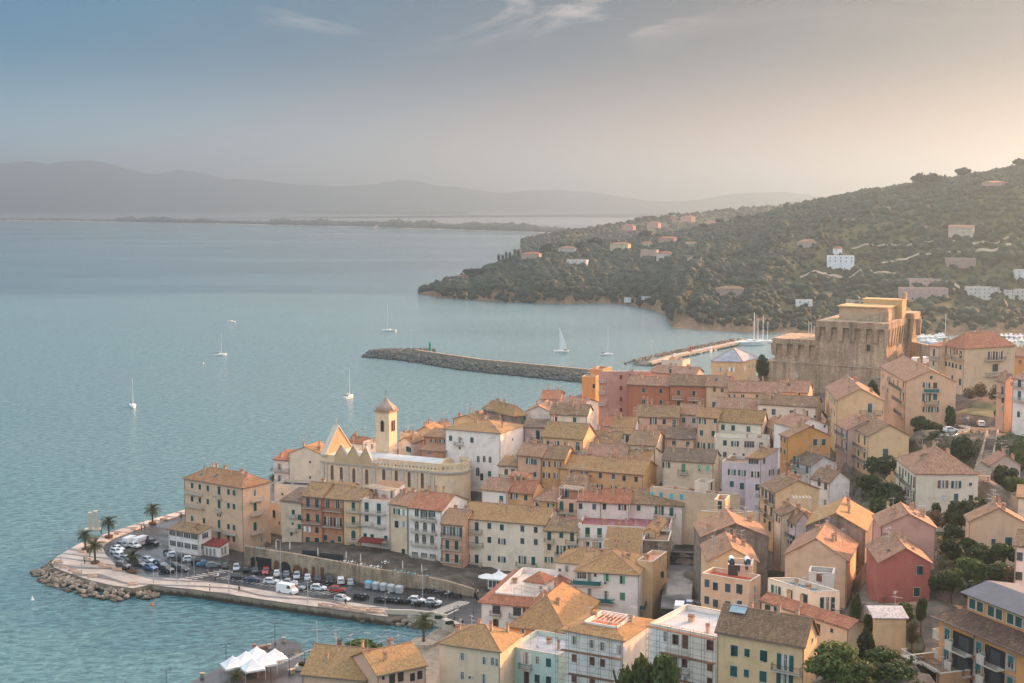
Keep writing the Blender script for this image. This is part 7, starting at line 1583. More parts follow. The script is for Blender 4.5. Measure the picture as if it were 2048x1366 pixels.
for (x, y, w, hh, c, lb, nm) in ((1838, 375, 30, 30, CFR, 'tall rounded crest tree left of the pair on the ridge', 'tree'), (1866, 375, 32, 30, CFR, 'tall rounded crest tree right of the pair on the ridge', 'tree'), (1927, 360, 34, 26, CFR, 'broad crest pine nearer the right end of the ridge', 'tree'), (2040, 338, 30, 22, CFR, 'crest tree at the right border of the ridge', 'tree'), (1880, 366, 5, 16, CCY, 'thin cypress between the crest trees', 'cypress'), (1890, 364, 5, 15, CCY, 'second thin cypress between the crest trees', 'cypress'),
                            (1440, 448, 22, 20, CUM, 'umbrella pine on the crest where the far hill begins', 'umbrella_pine'), (1405, 462, 20, 18, CUM, 'umbrella pine a little down from the crest', 'umbrella_pine'), (1478, 438, 18, 14, CFR, 'round tree on the crest behind the umbrella pines', 'tree'), (1290, 478, 26, 18, CFR, 'bushy pine beside the yellow headland villa', 'tree'), (1190, 492, 30, 18, CFR, 'bushy pine on the headland crest', 'tree'), (1160, 505, 26, 22, CFR, 'dark pine above the white veranda villa', 'tree'), (1640, 486, 7, 22, CCY, 'dark cypress right of the pink hipped villa', 'cypress'), (1648, 470, 7, 24, CCY, 'dark cypress higher on the slope above the pink hipped villa', 'cypress'), (1575, 480, 7, 24, CCY, 'dark cypress left of the pink hipped villa', 'cypress'), (1680, 462, 7, 28, CCY, 'tall cypress below the small cream slope house', 'cypress'), (1740, 500, 6, 18, CCY, 'lone cypress on the terraced fields', 'cypress'), (1897, 460, 22, 14, CUM, 'umbrella pine beside the cream loggia villa', 'umbrella_pine')):
    hill_tree(lb, x, y, w, hh, c, nm, .12 if nm == 'cypress' else .4)
for i, (x, y, D) in enumerate(((1305, 440, 2500), (1290, 441, 2480), (1275, 443, 2460), (1345, 433, 2600))): 
    p = V(x, y, D); tree('hazy umbrella pine on the farther headland crest, %s from the left' % ['third', 'second', 'first', 'fourth'][i], (p.x, p.y, p.z - 5), 15, 17, CUM, 'umbrella_pine', tr=.5)

def palm_crown(seed, n_=58, L=3.3):
    r_ = random.Random(seed); mb = MB()
    for k in range(n_):
        a = 6.283 * k / n_ * 2.618; el = R(78) - R(110) * (k / n_) ** .9 + r_.uniform(-.12, .12); ll = L * r_.uniform(.85, 1.1); ca, sa = math.cos(a), math.sin(a)
        px, pz, e = 0.12, 0.0, el; pts_ = []
        for j in range(9):
            pts_.append(Vector((ca * px, sa * px, pz))); px += math.cos(e) * ll / 8; pz += math.sin(e) * ll / 8; e -= R(6 + 1.3 * j)
        sd_ = Vector((-sa, ca, 0))
        for j in range(8):
            p, q = pts_[j], pts_[j + 1]; w0 = .62 * math.sin(math.pi * (j + .7) / 9.2); up_ = Vector((0, 0, 1))
            for s_ in (-1, 1):
                for m_ in range(2):
                    b = p.lerp(q, m_ * .5); b2 = p.lerp(q, m_ * .5 + .33); tip = b.lerp(q, .9) + sd_ * s_ * w0 + Vector((0, 0, -.16 - .1 * r_.random())); mb.face([b, b2, tip])
        for j in range(0, 8, 2): mb.tube(pts_[j], pts_[min(8, j + 2)], .03, .02, 3, cap=False)
    return mb.mesh('crown', ['leaf_palm'])
PALM = [palm_crown(k) for k in range(3)]
mb = MB(); mb.lathe([(.42, -.3), (.36, .1), (.27, 1.0), (.25, 3.0), (.27, 4.0), (.40, 4.4), (.46, 4.8), (.30, 5.1)], 10); PTR = mb.mesh('trunk', ['palm_bark'])
mb = MB(); mb.lathe([(1.1, -.2), (1.2, .42), (1.2, .5), (1.02, .5), (.95, .38), (.05, .38)], 18); PLN = mb.mesh('planter', ['wood'])
def palm(label, bx, by, top_px, k=0, z=2.12, planter=True, plantx=1.0):
    p = G(*cp((bx, by)), z); D = p.y; hh = V(*cp((bx, top_px)), D).z - z; s_ = hh / 7.6; r_ = empty('palm_tree', p, rnd.uniform(0, 6)); tag(r_, label, 'palm')
    t = link('trunk', PTR, r_); t.scale = (s_ * 1.05, s_ * 1.05, s_); c = link('crown', PALM[k], r_); c.location = (0, 0, 4.95 * s_); c.scale = (s_ * 1.0,) * 3
    if planter: q = link('planter', PLN, r_); q.scale = (plantx, plantx, 1)
    return r_
c1()
palm('date palm in a round planter nearest the peach corner block', 893, 432, 300, 0); palm('date palm beside the two pillar monument', 638, 510, 370, 1); palm('date palm behind and left, furthest out on the promenade', 500, 585, 448, 2)
palm('large date palm in the middle of the promenade tip', 557, 662, 498, 0); palm('date palm at the edge of the parked cars', 773, 715, 570, 1); 
c3(); palm('date palm on a round kerbed islet at the little beach', 1412, 1030, 770, 2, 1.2, False)
p = G(*cp((1415, 1040)), 1.0); mb = MB(); mb.lathe([(2.9, -.8), (2.9, .42), (2.6, .45), (2.5, .3), (.1, .3)], 28); o = mb.build('planter_ring', ['concrete'], None, None); o.location = p; tag(o, 'round stone kerb ring at the foot of the beach palm', 'planter')
c1(); palm('top of a date palm rising at the bottom edge by the tents', 1388, 1400, 1270, 0, 1.9, False)
c2(); palm('palm head peeping out beside the pale pink sea balcony house', 190, 905, 800, 1, 2.0, False)
c1(); palm('small palm by the restaurant corner behind the hedge', 1062, 410, 365, 2, 2.1, False)
p = G(*cp((1990, 1255)), 2); r_ = empty('wrapped_palm', p); tag(r_, 'trimmed palm stump with tied up fronds near the beach', 'palm'); mb = MB(); mb.lathe([(.4, 0), (.38, 1.5), (.6, 2.4), (.78, 3.4), (.7, 4.2), (.45, 4.8)], 10); mb.build('trunk', ['palm_bark'], r_)
mb = MB()
for k in range(16): a = 6.28 * k / 16; mb.tube((.3 * math.cos(a), .3 * math.sin(a), 4.5), (.5 * math.cos(a) + rnd.uniform(-.2, .2), .5 * math.sin(a), 6.0 + rnd.uniform(-.3, .3)), .05, .02, 4)
mb.build('crown', ['leaf_dry'], r_)

def rock_mesh(seed):
    bm = bmesh.new(); bmesh.ops.create_icosphere(bm, subdivisions=2, radius=1.0); r_ = random.Random(seed); o = Vector((seed * 7.1, 0, 0))
    cuts = [(Vector((r_.gauss(0, 1), r_.gauss(0, 1), r_.gauss(0, 1))).normalized(), r_.uniform(.55, .85)) for _ in range(9)]
    for v in bm.verts:
        for n_, d in cuts:
            t = v.co.dot(n_)
            if t > d: v.co -= n_ * (t - d)
        v.co *= 1 + .12 * mnoise.noise(v.co * 2 + o)
    me = bpy.data.meshes.new('boulder'); bm.to_mesh(me); bm.free(); me.materials.append(M['boulder']); return me
RK = [rock_mesh(k) for k in range(7)]
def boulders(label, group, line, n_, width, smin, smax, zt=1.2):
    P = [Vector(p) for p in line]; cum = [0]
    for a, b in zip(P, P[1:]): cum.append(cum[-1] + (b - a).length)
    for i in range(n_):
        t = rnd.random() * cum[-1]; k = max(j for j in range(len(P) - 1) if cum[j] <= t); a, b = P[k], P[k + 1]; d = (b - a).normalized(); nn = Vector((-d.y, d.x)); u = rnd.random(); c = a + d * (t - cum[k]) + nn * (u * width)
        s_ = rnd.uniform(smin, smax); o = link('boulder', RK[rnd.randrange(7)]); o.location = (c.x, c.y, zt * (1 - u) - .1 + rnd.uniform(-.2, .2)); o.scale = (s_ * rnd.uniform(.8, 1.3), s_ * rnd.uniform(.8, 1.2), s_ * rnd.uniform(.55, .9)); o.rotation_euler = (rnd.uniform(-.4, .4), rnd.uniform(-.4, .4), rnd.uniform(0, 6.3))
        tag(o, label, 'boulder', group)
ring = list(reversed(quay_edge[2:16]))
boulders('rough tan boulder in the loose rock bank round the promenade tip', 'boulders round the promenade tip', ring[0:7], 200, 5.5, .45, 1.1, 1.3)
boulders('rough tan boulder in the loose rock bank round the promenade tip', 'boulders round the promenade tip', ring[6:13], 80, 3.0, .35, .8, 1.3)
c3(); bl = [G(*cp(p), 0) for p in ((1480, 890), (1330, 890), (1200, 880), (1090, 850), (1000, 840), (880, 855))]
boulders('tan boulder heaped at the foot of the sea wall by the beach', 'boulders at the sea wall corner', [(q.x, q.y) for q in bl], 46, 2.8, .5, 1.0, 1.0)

c3(); sw = [G(*cp(p), 2.0) for p in ((1108, 800), (1330, 806), (1480, 822), (1600, 850))]
wall_thing('pale plastered sea wall curving behind the little beach', [(q.x, q.y - .3) for q in sw], [3.1, 3.1, 3.1, 3.3], [-1] * 4, .6, 'slab', 'sea_wall')
sw2 = [G(*cp(p), 2.0) for p in ((1580, 850), (1680, 885), (1750, 940))]
wall_thing('white planter wall with plants on top stepping down to the beach', [(q.x, q.y - 2.0) for q in sw2], [2.9, 2.9, 2.7], [0] * 3, 1.4, 'slab', 'planter_wall')
for i, (x, y) in enumerate(((1530, 835), (1690, 890), (1625, 862))):
    p = G(*cp((x, y)), 3.0); bush('small green planter bush on the sea wall, %s from the left' % ['first', 'third', 'second'][i], (p.x, p.y - .2 - (1.6 if i else 0), 2.8), .8, 2.2, CRD[i])
crop(0, 0, 1)
bs = [(770, 1330), (800, 1312), (835, 1290), (860, 1262), (885, 1250), (925, 1258), (960, 1290), (960, 1400), (760, 1400), (650, 1345), (690, 1330)]
vin = [Vector(G(*p, .6)[:2]) for p in bs]; gpp = [Vector((x, y)) for x in np.arange(-40, 10, 2.0) for y in np.arange(230, 320, 2.0)]
rs = geometry.delaunay_2d_cdt(vin + gpp, [(k, (k + 1) % len(vin)) for k in range(len(vin))], [list(range(len(vin)))], 1, .01)
shl = [Vector(G(*p, 0)[:2]) for p in ((590, 1310), (700, 1322), (800, 1305), (838, 1285), (862, 1258))]
def dsh(p):
    best = 1e9
    for a, b in zip(shl, shl[1:]):
        d = b - a; t = max(0, min(1, (p - a).dot(d) / d.length_squared)); q = a + d * t; s_ = 1 if d.x * (p.y - a.y) - d.y * (p.x - a.x) < 0 else -1
        if (p - q).length < abs(best): best = (p - q).length * s_
    return best
me = bpy.data.meshes.new('beach'); me.from_pydata([(p.x, p.y, max(-.5, min(2.3, .12 + dsh(p) * .10))) for p in rs[0]], [], [tuple(f) for f in rs[2]]); me.materials.append(M['beach_sand']); me.update()
if me.polygons[0].normal.z < 0: me.flip_normals()
struct(link('beach', me))
pier = [G(*p, 1.6)[:2] for p in ((370, 1372), (560, 1278), (600, 1287), (602, 1296), (575, 1306), (640, 1330), (720, 1335), (760, 1420), (300, 1420))]
mb = MB(); mb.prism(pier, -1.5, 1.6); me = mb.mesh('pier', ['concrete']); struct(link('pier', me)); quad_sheet('pier_paving', offset_poly(pier, -.4 if True else 0), 'wet_paving', 1.606)
mb = MB()
c1()
for k in range(9):
    a = G(*cp((1590 + k * 24, 1265 - k * 11)), 1.62); b = a + Vector((2.2, 1.9, 0)); d = (b - a).normalized() * .08; n_ = Vector((-d.y, d.x, 0)); mb.face([a - n_, b - n_, b + n_, a + n_])
struct(mb.build('bay_markings', ['white_frame']))
def tent(label, x, y, half):
    p = G(*cp((x, y)), 1.61); r_ = empty('market_tent', p, R(28)); tag(r_, label, 'tent', 'white pyramid tents on the pier square')
    mb = MB(); hh = 2.3
    n_ = 5
    for s_ in range(4):
        a = s_ * math.pi / 2; c, s2 = math.cos(a), math.sin(a); rot = lambda X, Y: (c * X - s2 * Y, s2 * X + c * Y)
        for k in range(n_):
            t0, t1 = k / n_, (k + 1) / n_; f = lambda t: (half * (1 - t) + .02, hh + 1.9 * t ** 1.25)
            (w0, z0), (w1, z1) = f(t0), f(t1); mb.face([(*rot(-w0, -w0), z0), (*rot(w0, -w0), z0), (*rot(w1, -w1), z1), (*rot(-w1, -w1), z1)])
        mb.face([(*rot(-half - .02, -half - .02), hh - .35), (*rot(half + .02, -half - .02), hh - .35), (*rot(half + .02, -half - .02), hh), (*rot(-half - .02, -half - .02), hh)])
    mb.build('canopy', ['cloth'], r_, rgb(228, 226, 222))
    for sx in (-1, 1):
        for sy in (-1, 1): mb = MB(); mb.tube((sx * half * .97, sy * half * .97, 0), (sx * half * .97, sy * half * .97, hh), .05, n=5); mb.build('leg', ['pole_grey'], r_)
for x, y, lb in ((1365, 1320, 'white pyramid tent at the left front of the group'), (1443, 1290, 'white pyramid tent in the middle of the back row'), (1505, 1262, 'white pyramid tent at the far end of the back row'), (1478, 1335, 'white pyramid tent nearest the viewer'), (1548, 1305, 'white pyramid tent in the middle of the right row'), (1612, 1275, 'white pyramid tent at the right end of the group')): tent(lb, x, y, 2.1)
p = G(*cp((1870, 1285)), 1.62); mb = MB(); mb.box(-5, 5, -1.2, 1.2, 0, .8); o = mb.build('planter', ['slab']); o.location = p; o.rotation_euler = (0, 0, R(-8)); tag(o, 'long low pale planter box on the square by the beach', 'planter')
for i, x in enumerate((-3.5, -1.2, 1.4, 3.6)): q = p + Vector((x, 0, .7)); bush('small shrub in the long pale planter, %s from the left' % ['first', 'second', 'third', 'fourth'][i], q, 1.0, 2.0, CRM[i % 2])
c3(); q = G(*cp((935, 1175)), 1.5); bush('grey green tamarisk bush behind the bottom ochre roofs', q, 4.2, 8, CRM[1])
for i, (x, y) in enumerate(((1183, 1330), (1575, 1160), (1660, 1120), (1700, 1310), (1715, 1305))):
    c1(); p = G(*cp((x, y)), 1.61); mb = MB(); mb.lathe([(.42, 0), (.45, .1), (.4, .2), (.45, .7), (.55, .8), (.55, .95), (.1, 1.0)], 10); o = mb.build('mooring_bollard', ['concrete']); o.location = p; tag(o, 'squat stone bollard on the pier square, %s from the left' % ['first', 'second', 'third', 'fourth', 'fifth'][i], 'bollard')
mb = MB(); mb.box(-1.6, 1.6, -.5, .5, 0, .5); mb.box(-1.6, -1.1, -.5, .5, .5, 1.2); o = mb.build('stone_bench', ['terracotta']); o.location = G(*cp((1575, 1165)), 1.61) + Vector((-2.0, .5, 0)); o.rotation_euler = (0, 0, R(30)); tag(o, 'pink stone seat near the end of the pier square', 'bench')
c1(); p = G(*cp((545, 470)), 2.13); r_ = empty('monument', p, .3); tag(r_, 'pale monument of two square pillars at the promenade edge', 'monument')
for x, hh in ((-.75, 5.4), (.85, 5.7)):
    mb = MB(); mb.box(x - .55, x + .55, -.55, .55, .5, hh); mb.build('pillar', ['slab'], r_)
mb = MB(); mb.box(-2.2, 2.2, -1.4, 1.4, -.1, .5); mb.build('base', ['slab'], r_)
mb = MB(); mb.box(1.6, 2.1, -.5, .9, .5, 2.6); mb.build('plaque', ['slab'], r_)
mb = MB(); mb.box(-1.7, 1.7, -.45, .45, 0, .5); mb.box(-1.7, -1.2, -.45, .45, .5, .95); mb.box(-1.1, 1.7, .25, .45, .5, .85); mb.box(.9, 1.7, -1.1, -.45, 0, .5); BEN = mb.mesh('stone_bench', ['peach_stone'])
mb = MB(); mb.lathe([(.35, 0), (.42, .5), (.5, .75), (.4, .8), (.05, .7)], 10); POT = mb.mesh('flower_pot', ['terracotta'])
ORD = ['first', 'second', 'third', 'fourth', 'fifth', 'sixth', 'seventh', 'eighth', 'ninth', 'tenth', 'eleventh', 'twelfth', 'thirteenth', 'fourteenth', 'fifteenth', 'sixteenth', 'seventeenth', 'eighteenth', 'nineteenth', 'twentieth', 'twenty-first', 'twenty-second', 'twenty-third', 'twenty-fourth']
BPX = [(340, 660), (372, 690), (425, 708), (452, 722), (540, 745), (480, 600), (510, 645), (600, 680), (640, 690), (685, 705), (775, 790), (690, 490), (785, 465), (960, 410), (1900, 915), (2000, 925)]
for i, (x, y) in enumerate(sorted(BPX)):
    o = link('stone_bench', BEN); o.location = G(*cp((x, y)), 2.125); o.rotation_euler = (0, 0, rnd.uniform(-.6, .6)); o.scale = (.68, .68, .8); tag(o, 'peach stone bench on the promenade, %s from the left' % ORD[i], 'bench', 'peach stone benches on the promenade')
c3()
for i, (x, y) in enumerate(((620, 745), (745, 757), (870, 775), (1010, 790))):
    o = link('stone_bench', BEN); o.location = G(*cp((x, y)), 2.125); o.rotation_euler = (0, 0, R(-14)); o.scale = (1.15, .8, .9); tag(o, 'long peach bench by the quay kerb, %s of the four' % ORD[i], 'bench', 'long peach benches by the quay kerb')
def sect_body(st, mats, ix=0):
    """body from cross sections: (x, half width, z low, z belt, half roof width, z roof)"""
    mb = MB(); n = len(st)
    for (x, w, zl, zb, wr, zr) in st:
        mb.v += [(x, -w, zl), (x, -w * 1.0, zb), (x, -wr, zr), (x, wr, zr), (x, w, zb), (x, w, zl)]
    for k in range(n - 1):
        a, b = 6 * k, 6 * k + 6
        for j in range(5): mb.f.append((a + j, a + j + 1, b + j + 1, b + j)); mb.m.append(0)
        mb.f.append((a + 5, a, b, b + 5)); mb.m.append(0)
    mb.f.append(tuple(range(6))); mb.m.append(0); e = 6 * (n - 1); mb.f.append(tuple(e + j for j in reversed(range(6)))); mb.m.append(0); return mb
def car_parts(L, Wd, H, kind):
    w = Wd / 2; l = L / 2; bl = H * .60
    if kind == 'hatch': st = [(-l, w * .86, .32, bl * .82, w * .8, bl * .86), (-l + .12, w * .97, .24, bl, w * .76, H * .80), (-l + .55, w, .22, bl, w * .74, H * .97), (0, w, .22, bl, w * .76, H), (l - 1.75, w, .22, bl, w * .74, H * .96), (l - 1.0, w, .22, bl * .97, w * .9, bl * 1.0), (l - .2, w * .95, .24, bl * .84, w * .86, bl * .86), (l, w * .82, .34, bl * .64, w * .74, bl * .66)]
    elif kind == 'sedan': st = [(-l, w * .86, .34, bl * .9, w * .8, bl * .92), (-l + .7, w, .22, bl, w * .9, bl * 1.03), (-l + 1.35, w, .22, bl, w * .72, H * .97), (.1, w, .22, bl, w * .74, H), (l - 1.9, w, .22, bl, w * .72, H * .95), (l - 1.1, w, .22, bl * .96, w * .9, bl), (l - .2, w * .95, .24, bl * .84, w * .86, bl * .86), (l, w * .82, .34, bl * .62, w * .74, bl * .64)]
    elif kind == 'suv': st = [(-l, w * .9, .4, bl, w * .84, bl * 1.02), (-l + .1, w, .34, bl, w * .8, H * .9), (-l + .3, w, .32, bl, w * .8, H), (.2, w, .32, bl, w * .8, H), (l - 1.8, w, .32, bl, w * .78, H * .97), (l - 1.25, w, .32, bl * .98, w * .92, bl * 1.02), (l - .15, w * .96, .34, bl * .92, w * .9, bl * .94), (l, w * .86, .4, bl * .7, w * .8, bl * .72)]
    else: st = [(-l, w * .97, .34, H * .55, w * .9, H * .96), (-l + .2, w, .3, H * .55, w * .92, H), (l - 1.7, w, .3, H * .55, w * .92, H), (l - 1.35, w, .3, H * .52, w * .88, H * .95), (l - .7, w, .3, H * .5, w * .88, H * .56), (l - .1, w * .95, .32, H * .42, w * .86, H * .44), (l, w * .88, .36, H * .3, w * .8, H * .32)]
    body = sect_body(st, 0).mesh('body', ['car_paint'], False)
    gl = []
    if kind != 'van': xs0, xs1 = st[1][0] + .12, st[-3][0] - .28
    else: xs0, xs1 = l - 2.3, l - 1.1
    for s in (-1, 1):
        mb = MB(); top = H * .93; wt = w * .775 if kind != 'van' else w * .93; wb = w * .985
        pts = [(xs0, s * (wb + .012), bl + .04), (xs1, s * (wb + .012), bl + .02), (xs1 - (.62 if kind != 'van' else .25), s * (wt + .03), top), (xs0 + .28, s * (wt + .03), top)]
        mb.face(pts if s < 0 else pts[::-1]); mb.face((pts if s > 0 else pts[::-1])); gl.append(mb.mesh('side_window', ['glass']))
    def scr(i, j, nm, t0, t1):
        a, b = st[i], st[j]; mb = MB(); nrm = Vector((b[5] - a[5], 0, a[0] - b[0])).normalized(); nrm = nrm if nrm.z > 0 else -nrm; f = lambda t, s: (a[0] + (b[0] - a[0]) * t + nrm.x * .015, s * (a[4] + (b[4] - a[4]) * t) * .9, a[5] + (b[5] - a[5]) * t + nrm.z * .015)
        mb.face([f(t0, -1), f(t1, -1), f(t1, 1), f(t0, 1)]); gl.append(mb.mesh(nm, ['glass']))
    if kind == 'hatch': scr(4, 5, 'windscreen', .08, .9); scr(1, 2, 'rear_window', .05, .85)
    elif kind == 'sedan': scr(4, 5, 'windscreen', .08, .9); scr(1, 2, 'rear_window', .12, .9)
    elif kind == 'suv': scr(4, 5, 'windscreen', .08, .9); scr(0, 1, 'rear_window', .2, .9)
    else: scr(3, 4, 'windscreen', .1, .9)
    mb = MB(); r = .32 if kind != 'van' else .36; mb.tube((0, -.1, 0), (0, .1, 0), r, n=14); ty = mb.mesh('wheel', ['rubber']); mb = MB(); mb.tube((0, -.112, 0), (0, .112, 0), r * .58, n=10); rim = mb.mesh('rim', ['steel'])
    lt = []
    for s in (-1, 1):
        e = st[-1]; mb = MB(); mb.box(l - .16, l + .015, s * w * .66 - .16, s * w * .66 + .16, e[3] * .93 - .02, e[3] * .93 + .13); lt.append(mb.mesh('headlight', ['head_light']))
        e = st[0]; mb = MB(); mb.box(-l - .015, -l + .12, s * w * .7 - .1, s * w * .7 + .1, e[3] * .72, e[3] * .72 + .22); lt.append(mb.mesh('tail_light', ['tail_light']))
    mb = MB(); mb.box(-l * .9, l * .9, -w * .9, w * .9, .2, .34); un = mb.mesh('underbody', ['rubber'])
    return body, gl, ty, rim, lt, un, (l * .62, w - .08, r)
CARP = {'hatch': car_parts(3.9, 1.68, 1.5, 'hatch'), 'sedan': car_parts(4.4, 1.75, 1.46, 'sedan'), 'suv': car_parts(4.3, 1.8, 1.72, 'suv'), 'van': car_parts(5.4, 2.05, 2.45, 'van')}
CNM = {'hatch': 'hatchback', 'sedan': 'saloon car', 'suv': 'off-roader', 'van': 'van'}
CCOL = {'white': (.78, .77, .74, 1), 'silver': (.48, .49, .50, 1), 'grey': (.20, .21, .22, 1), 'dark grey': (.07, .075, .08, 1), 'black': (.02, .02, .023, 1), 'dark blue': (.02, .04, .09, 1), 'blue': (.06, .17, .33, 1), 'red': (.45, .03, .025, 1), 'teal': (.05, .25, .27, 1)}
def car(kind, col, p, yaw, label, stripe=False):
    body, gl, ty, rim, lt, un, (wx, wy, r) = CARP[kind]; nm = 'van' if kind == 'van' else 'car'
    t = empty(nm, p, yaw); tag(t, label, nm); b = link('body', body, t, CCOL[col]); link('underbody', un, t)
    for g in gl: link(g.name.split('.')[0], g, t)
    for q in lt: link(q.name.split('.')[0], q, t)
    for sx in (-1, 1):
        for sy in (-1, 1):
            w_ = link('wheel', ty, t, None, Matrix.Translation((sx * wx, sy * wy, r))); link('rim', rim, w_)
    if stripe:
        for sy in (-1, 1): mb = MB(); mb.box(-2.5, .9, sy * 1.035 - .012, sy * 1.035 + .012, 1.05, 1.3); mb.build('stripe', ['red_stripe'], t)
    return t
wd = (wb[-1] - wb[0]); WY = math.atan2(wd.y, wd.x)
c1(); zq = 2.01
ROWS = [('along the foot of the stone wall', R(98), [(1320, 688, 'hatch', 'dark grey'), (1383, 700, 'hatch', 'silver'), (1440, 708, 'hatch', 'black'), (1495, 715, 'sedan', 'dark grey'), (1555, 722, 'hatch', 'red'), (1620, 733, 'hatch', 'white'), (1675, 738, 'hatch', 'grey'), (1737, 748, 'hatch', 'silver'), (1800, 757, 'hatch', 'white'), (1860, 763, 'sedan', 'dark grey'), (1925, 772, 'suv', 'black'), (1993, 778, 'suv', 'white'), (2050, 785, 'hatch', 'silver')]),
        ('in the slanting bays by the quay road', WY + R(20), [(1395, 755, 'hatch', 'black'), (1480, 768, 'sedan', 'dark blue'), (1590, 780, 'hatch', 'white'), (1690, 785, 'sedan', 'silver'), (1735, 815, 'sedan', 'silver'), (1795, 806, 'sedan', 'dark grey'), (1865, 818, 'hatch', 'white'), (1975, 828, 'hatch', 'red')]),
        ('on the round car park near the restaurant', R(20), [(1020, 625, 'hatch', 'white'), (1068, 640, 'suv', 'dark grey'), (1112, 650, 'hatch', 'white'), (1160, 662, 'hatch', 'black'), (1198, 675, 'sedan', 'blue'), (1247, 685, 'hatch', 'grey')]),
        ('in the outer ring of the car park', R(-35), [(722, 690, 'suv', 'dark grey'), (815, 675, 'sedan', 'dark grey'), (880, 697, 'sedan', 'blue'), (868, 655, 'hatch', 'silver'), (935, 675, 'hatch', 'dark blue'), (975, 712, 'suv', 'black'), (1025, 690, 'hatch', 'dark grey'), (1068, 706, 'hatch', 'dark grey'), (740, 648, 'hatch', 'silver'), (705, 630, 'hatch', 'white'), (683, 605, 'hatch', 'white'), (690, 587, 'sedan', 'white'), (718, 567, 'hatch', 'grey'), (785, 568, 'sedan', 'white'), (890, 555, 'suv', 'black')])]
for place, yaw, L_ in ROWS:
    cnt = {}
    for i, (x, y, k, c) in enumerate(sorted(L_)):
        car(k, c, G(*cp((x, y)), zq), yaw + rnd.uniform(-.05, .05) + (math.pi if i % 3 == 1 and 'foot' in place else 0), '%s %s %s, %s from the left' % (c, CNM[k], place, ORD[i]))
car('van', 'white', G(*cp((768, 552)), zq), R(70), 'white high panel van parked left of the striped van'); car('van', 'white', G(*cp((835, 552)), zq), R(60), 'white van with a red stripe in the round car park', True)
car('van', 'white', G(*cp((1682, 838)), zq), WY + math.pi * 0 - R(2), 'tall white delivery van driving along the quay road'); car('hatch', 'silver', G(*cp((2005, 882)), zq), WY, 'silver hatchback driving on the quay road near the benches')
c3(); car('hatch', 'white', G(*cp((1355, 708)), zq), WY + R(12), 'white hatchback behind the last motorbikes of the row'); car('hatch', 'white', G(*cp((1492, 725)), zq), WY + R(12), 'white hatchback nearest the zebra crossing')
def on_ground(x, y):
    p = thit(*cp((x, y))); return p if p else G(*cp((x, y)), 2)
d4()
car('van', 'white', V(*cp((935, 655)), 452), R(60), 'white camper parked below the fort arch'); car('van', 'white', V(*cp((1035, 650)), 452), R(75), 'white van beside the camper below the fort arch')
for (x, y, k, c, lb, yw) in ((1597, 1285, 'suv', 'white', 'white car on the hill road by the long steps', 80), (1290, 1300, 'hatch', 'teal', 'teal car in the small yard under the laundry block', 20), (1085, 1250, 'hatch', 'dark grey', 'dark car among bushes under the laundry block', 10), (1290, 1345, 'hatch', 'white', 'white car next to the teal car', 15)):
    p = on_ground(x, y); car(k, c, p, R(yw), lb)
c5()
for (x, y, k, c, lb, yw) in ((1862, 655, 'hatch', 'dark grey', 'dark car at the foot of the stair street', 60), (1968, 710, 'hatch', 'blue', 'pale blue car behind the white camper in the stair street', 70), (1970, 770, 'hatch', 'white', 'white car beside the camper in the stair street', 80), (1880, 765, 'van', 'white', 'white camper backed into the foot of the stair street', 80)):
    p = on_ground(x, y); car(k, c, p, R(yw), lb)
mb = MB(); mb.hull8([(-.75, -.14, .55), (.5, -.12, .5), (.5, .12, .5), (-.75, .14, .55), (-.85, -.1, .85), (.35, -.13, .95), (.35, .13, .95), (-.85, .1, .85)]); mb.hull8([(.35, -.2, .35), (.62, -.2, .45), (.62, .2, .45), (.35, .2, .35), (.3, -.22, 1.0), (.48, -.16, 1.15), (.48, .16, 1.15), (.3, .22, 1.0)]); mb.tube((.42, -.35, 1.1), (.42, .35, 1.1), .03, n=5); mb.tube((.45, 0, 1.0), (.72, 0, .3), .05, n=5); MBB = mb.mesh('body', ['car_paint'])
mb = MB(); mb.box(-.8, .1, -.15, .15, .86, .96); MBS = mb.mesh('seat', ['rubber']); mb = MB(); mb.tube((0, -.06, 0), (0, .06, 0), .29, n=12); MBW = mb.mesh('wheel', ['rubber'])
def bike(p, yaw, col, label, group):
    t = empty('motorbike', p, yaw); tag(t, label, 'motorbike', group); link('body', MBB, t, CCOL[col]); link('seat', MBS, t)
    for x in (-.62, .68): link('wheel', MBW, t, None, Matrix.Translation((x, 0, .29)))
c3(); bi = 0
for (x0, y0, x1, y1, n_, lb, gr) in ((862, 672, 945, 682, 6, 'dark motorbike in the short row behind the silver hatchback', 'short row of motorbikes'), (1030, 700, 1285, 722, 16, 'dark motorbike in the long tight row by the quay road', 'long row of motorbikes'), (1335, 735, 1400, 740, 4, 'dark motorbike in front of the white hatchbacks', 'motorbikes before the white hatchbacks'), (1470, 745, 1525, 748, 3, 'motorbike by the zebra crossing end', 'motorbikes by the zebra crossing'), (1430, 630, 1520, 640, 4, 'motorbike standing under the low end of the stone wall', 'motorbikes under the low wall end'), (1575, 650, 1700, 675, 5, 'motorbike parked at the very end of the stone wall', 'motorbikes at the wall end')):
    for k in range(n_):
        t_ = k / max(1, n_ - 1); bi += 1; bike(G(*cp((x0 + (x1 - x0) * t_, y0 + (y1 - y0) * t_)), zq), WY + R(72) + rnd.uniform(-.1, .1), ('black', 'dark grey', 'black', 'grey', 'dark blue', 'silver')[bi % 6], lb, gr)
c1()
for x, y, lb in ((970, 605, 'motorbike at the left of the pair near the restaurant'), (990, 608, 'motorbike at the right of the pair near the restaurant'), (1270, 748, 'white scooter alone at the end of the slanting bays')): bike(G(*cp((x, y)), zq), R(60), 'black' if x < 1200 else 'white', lb, None)
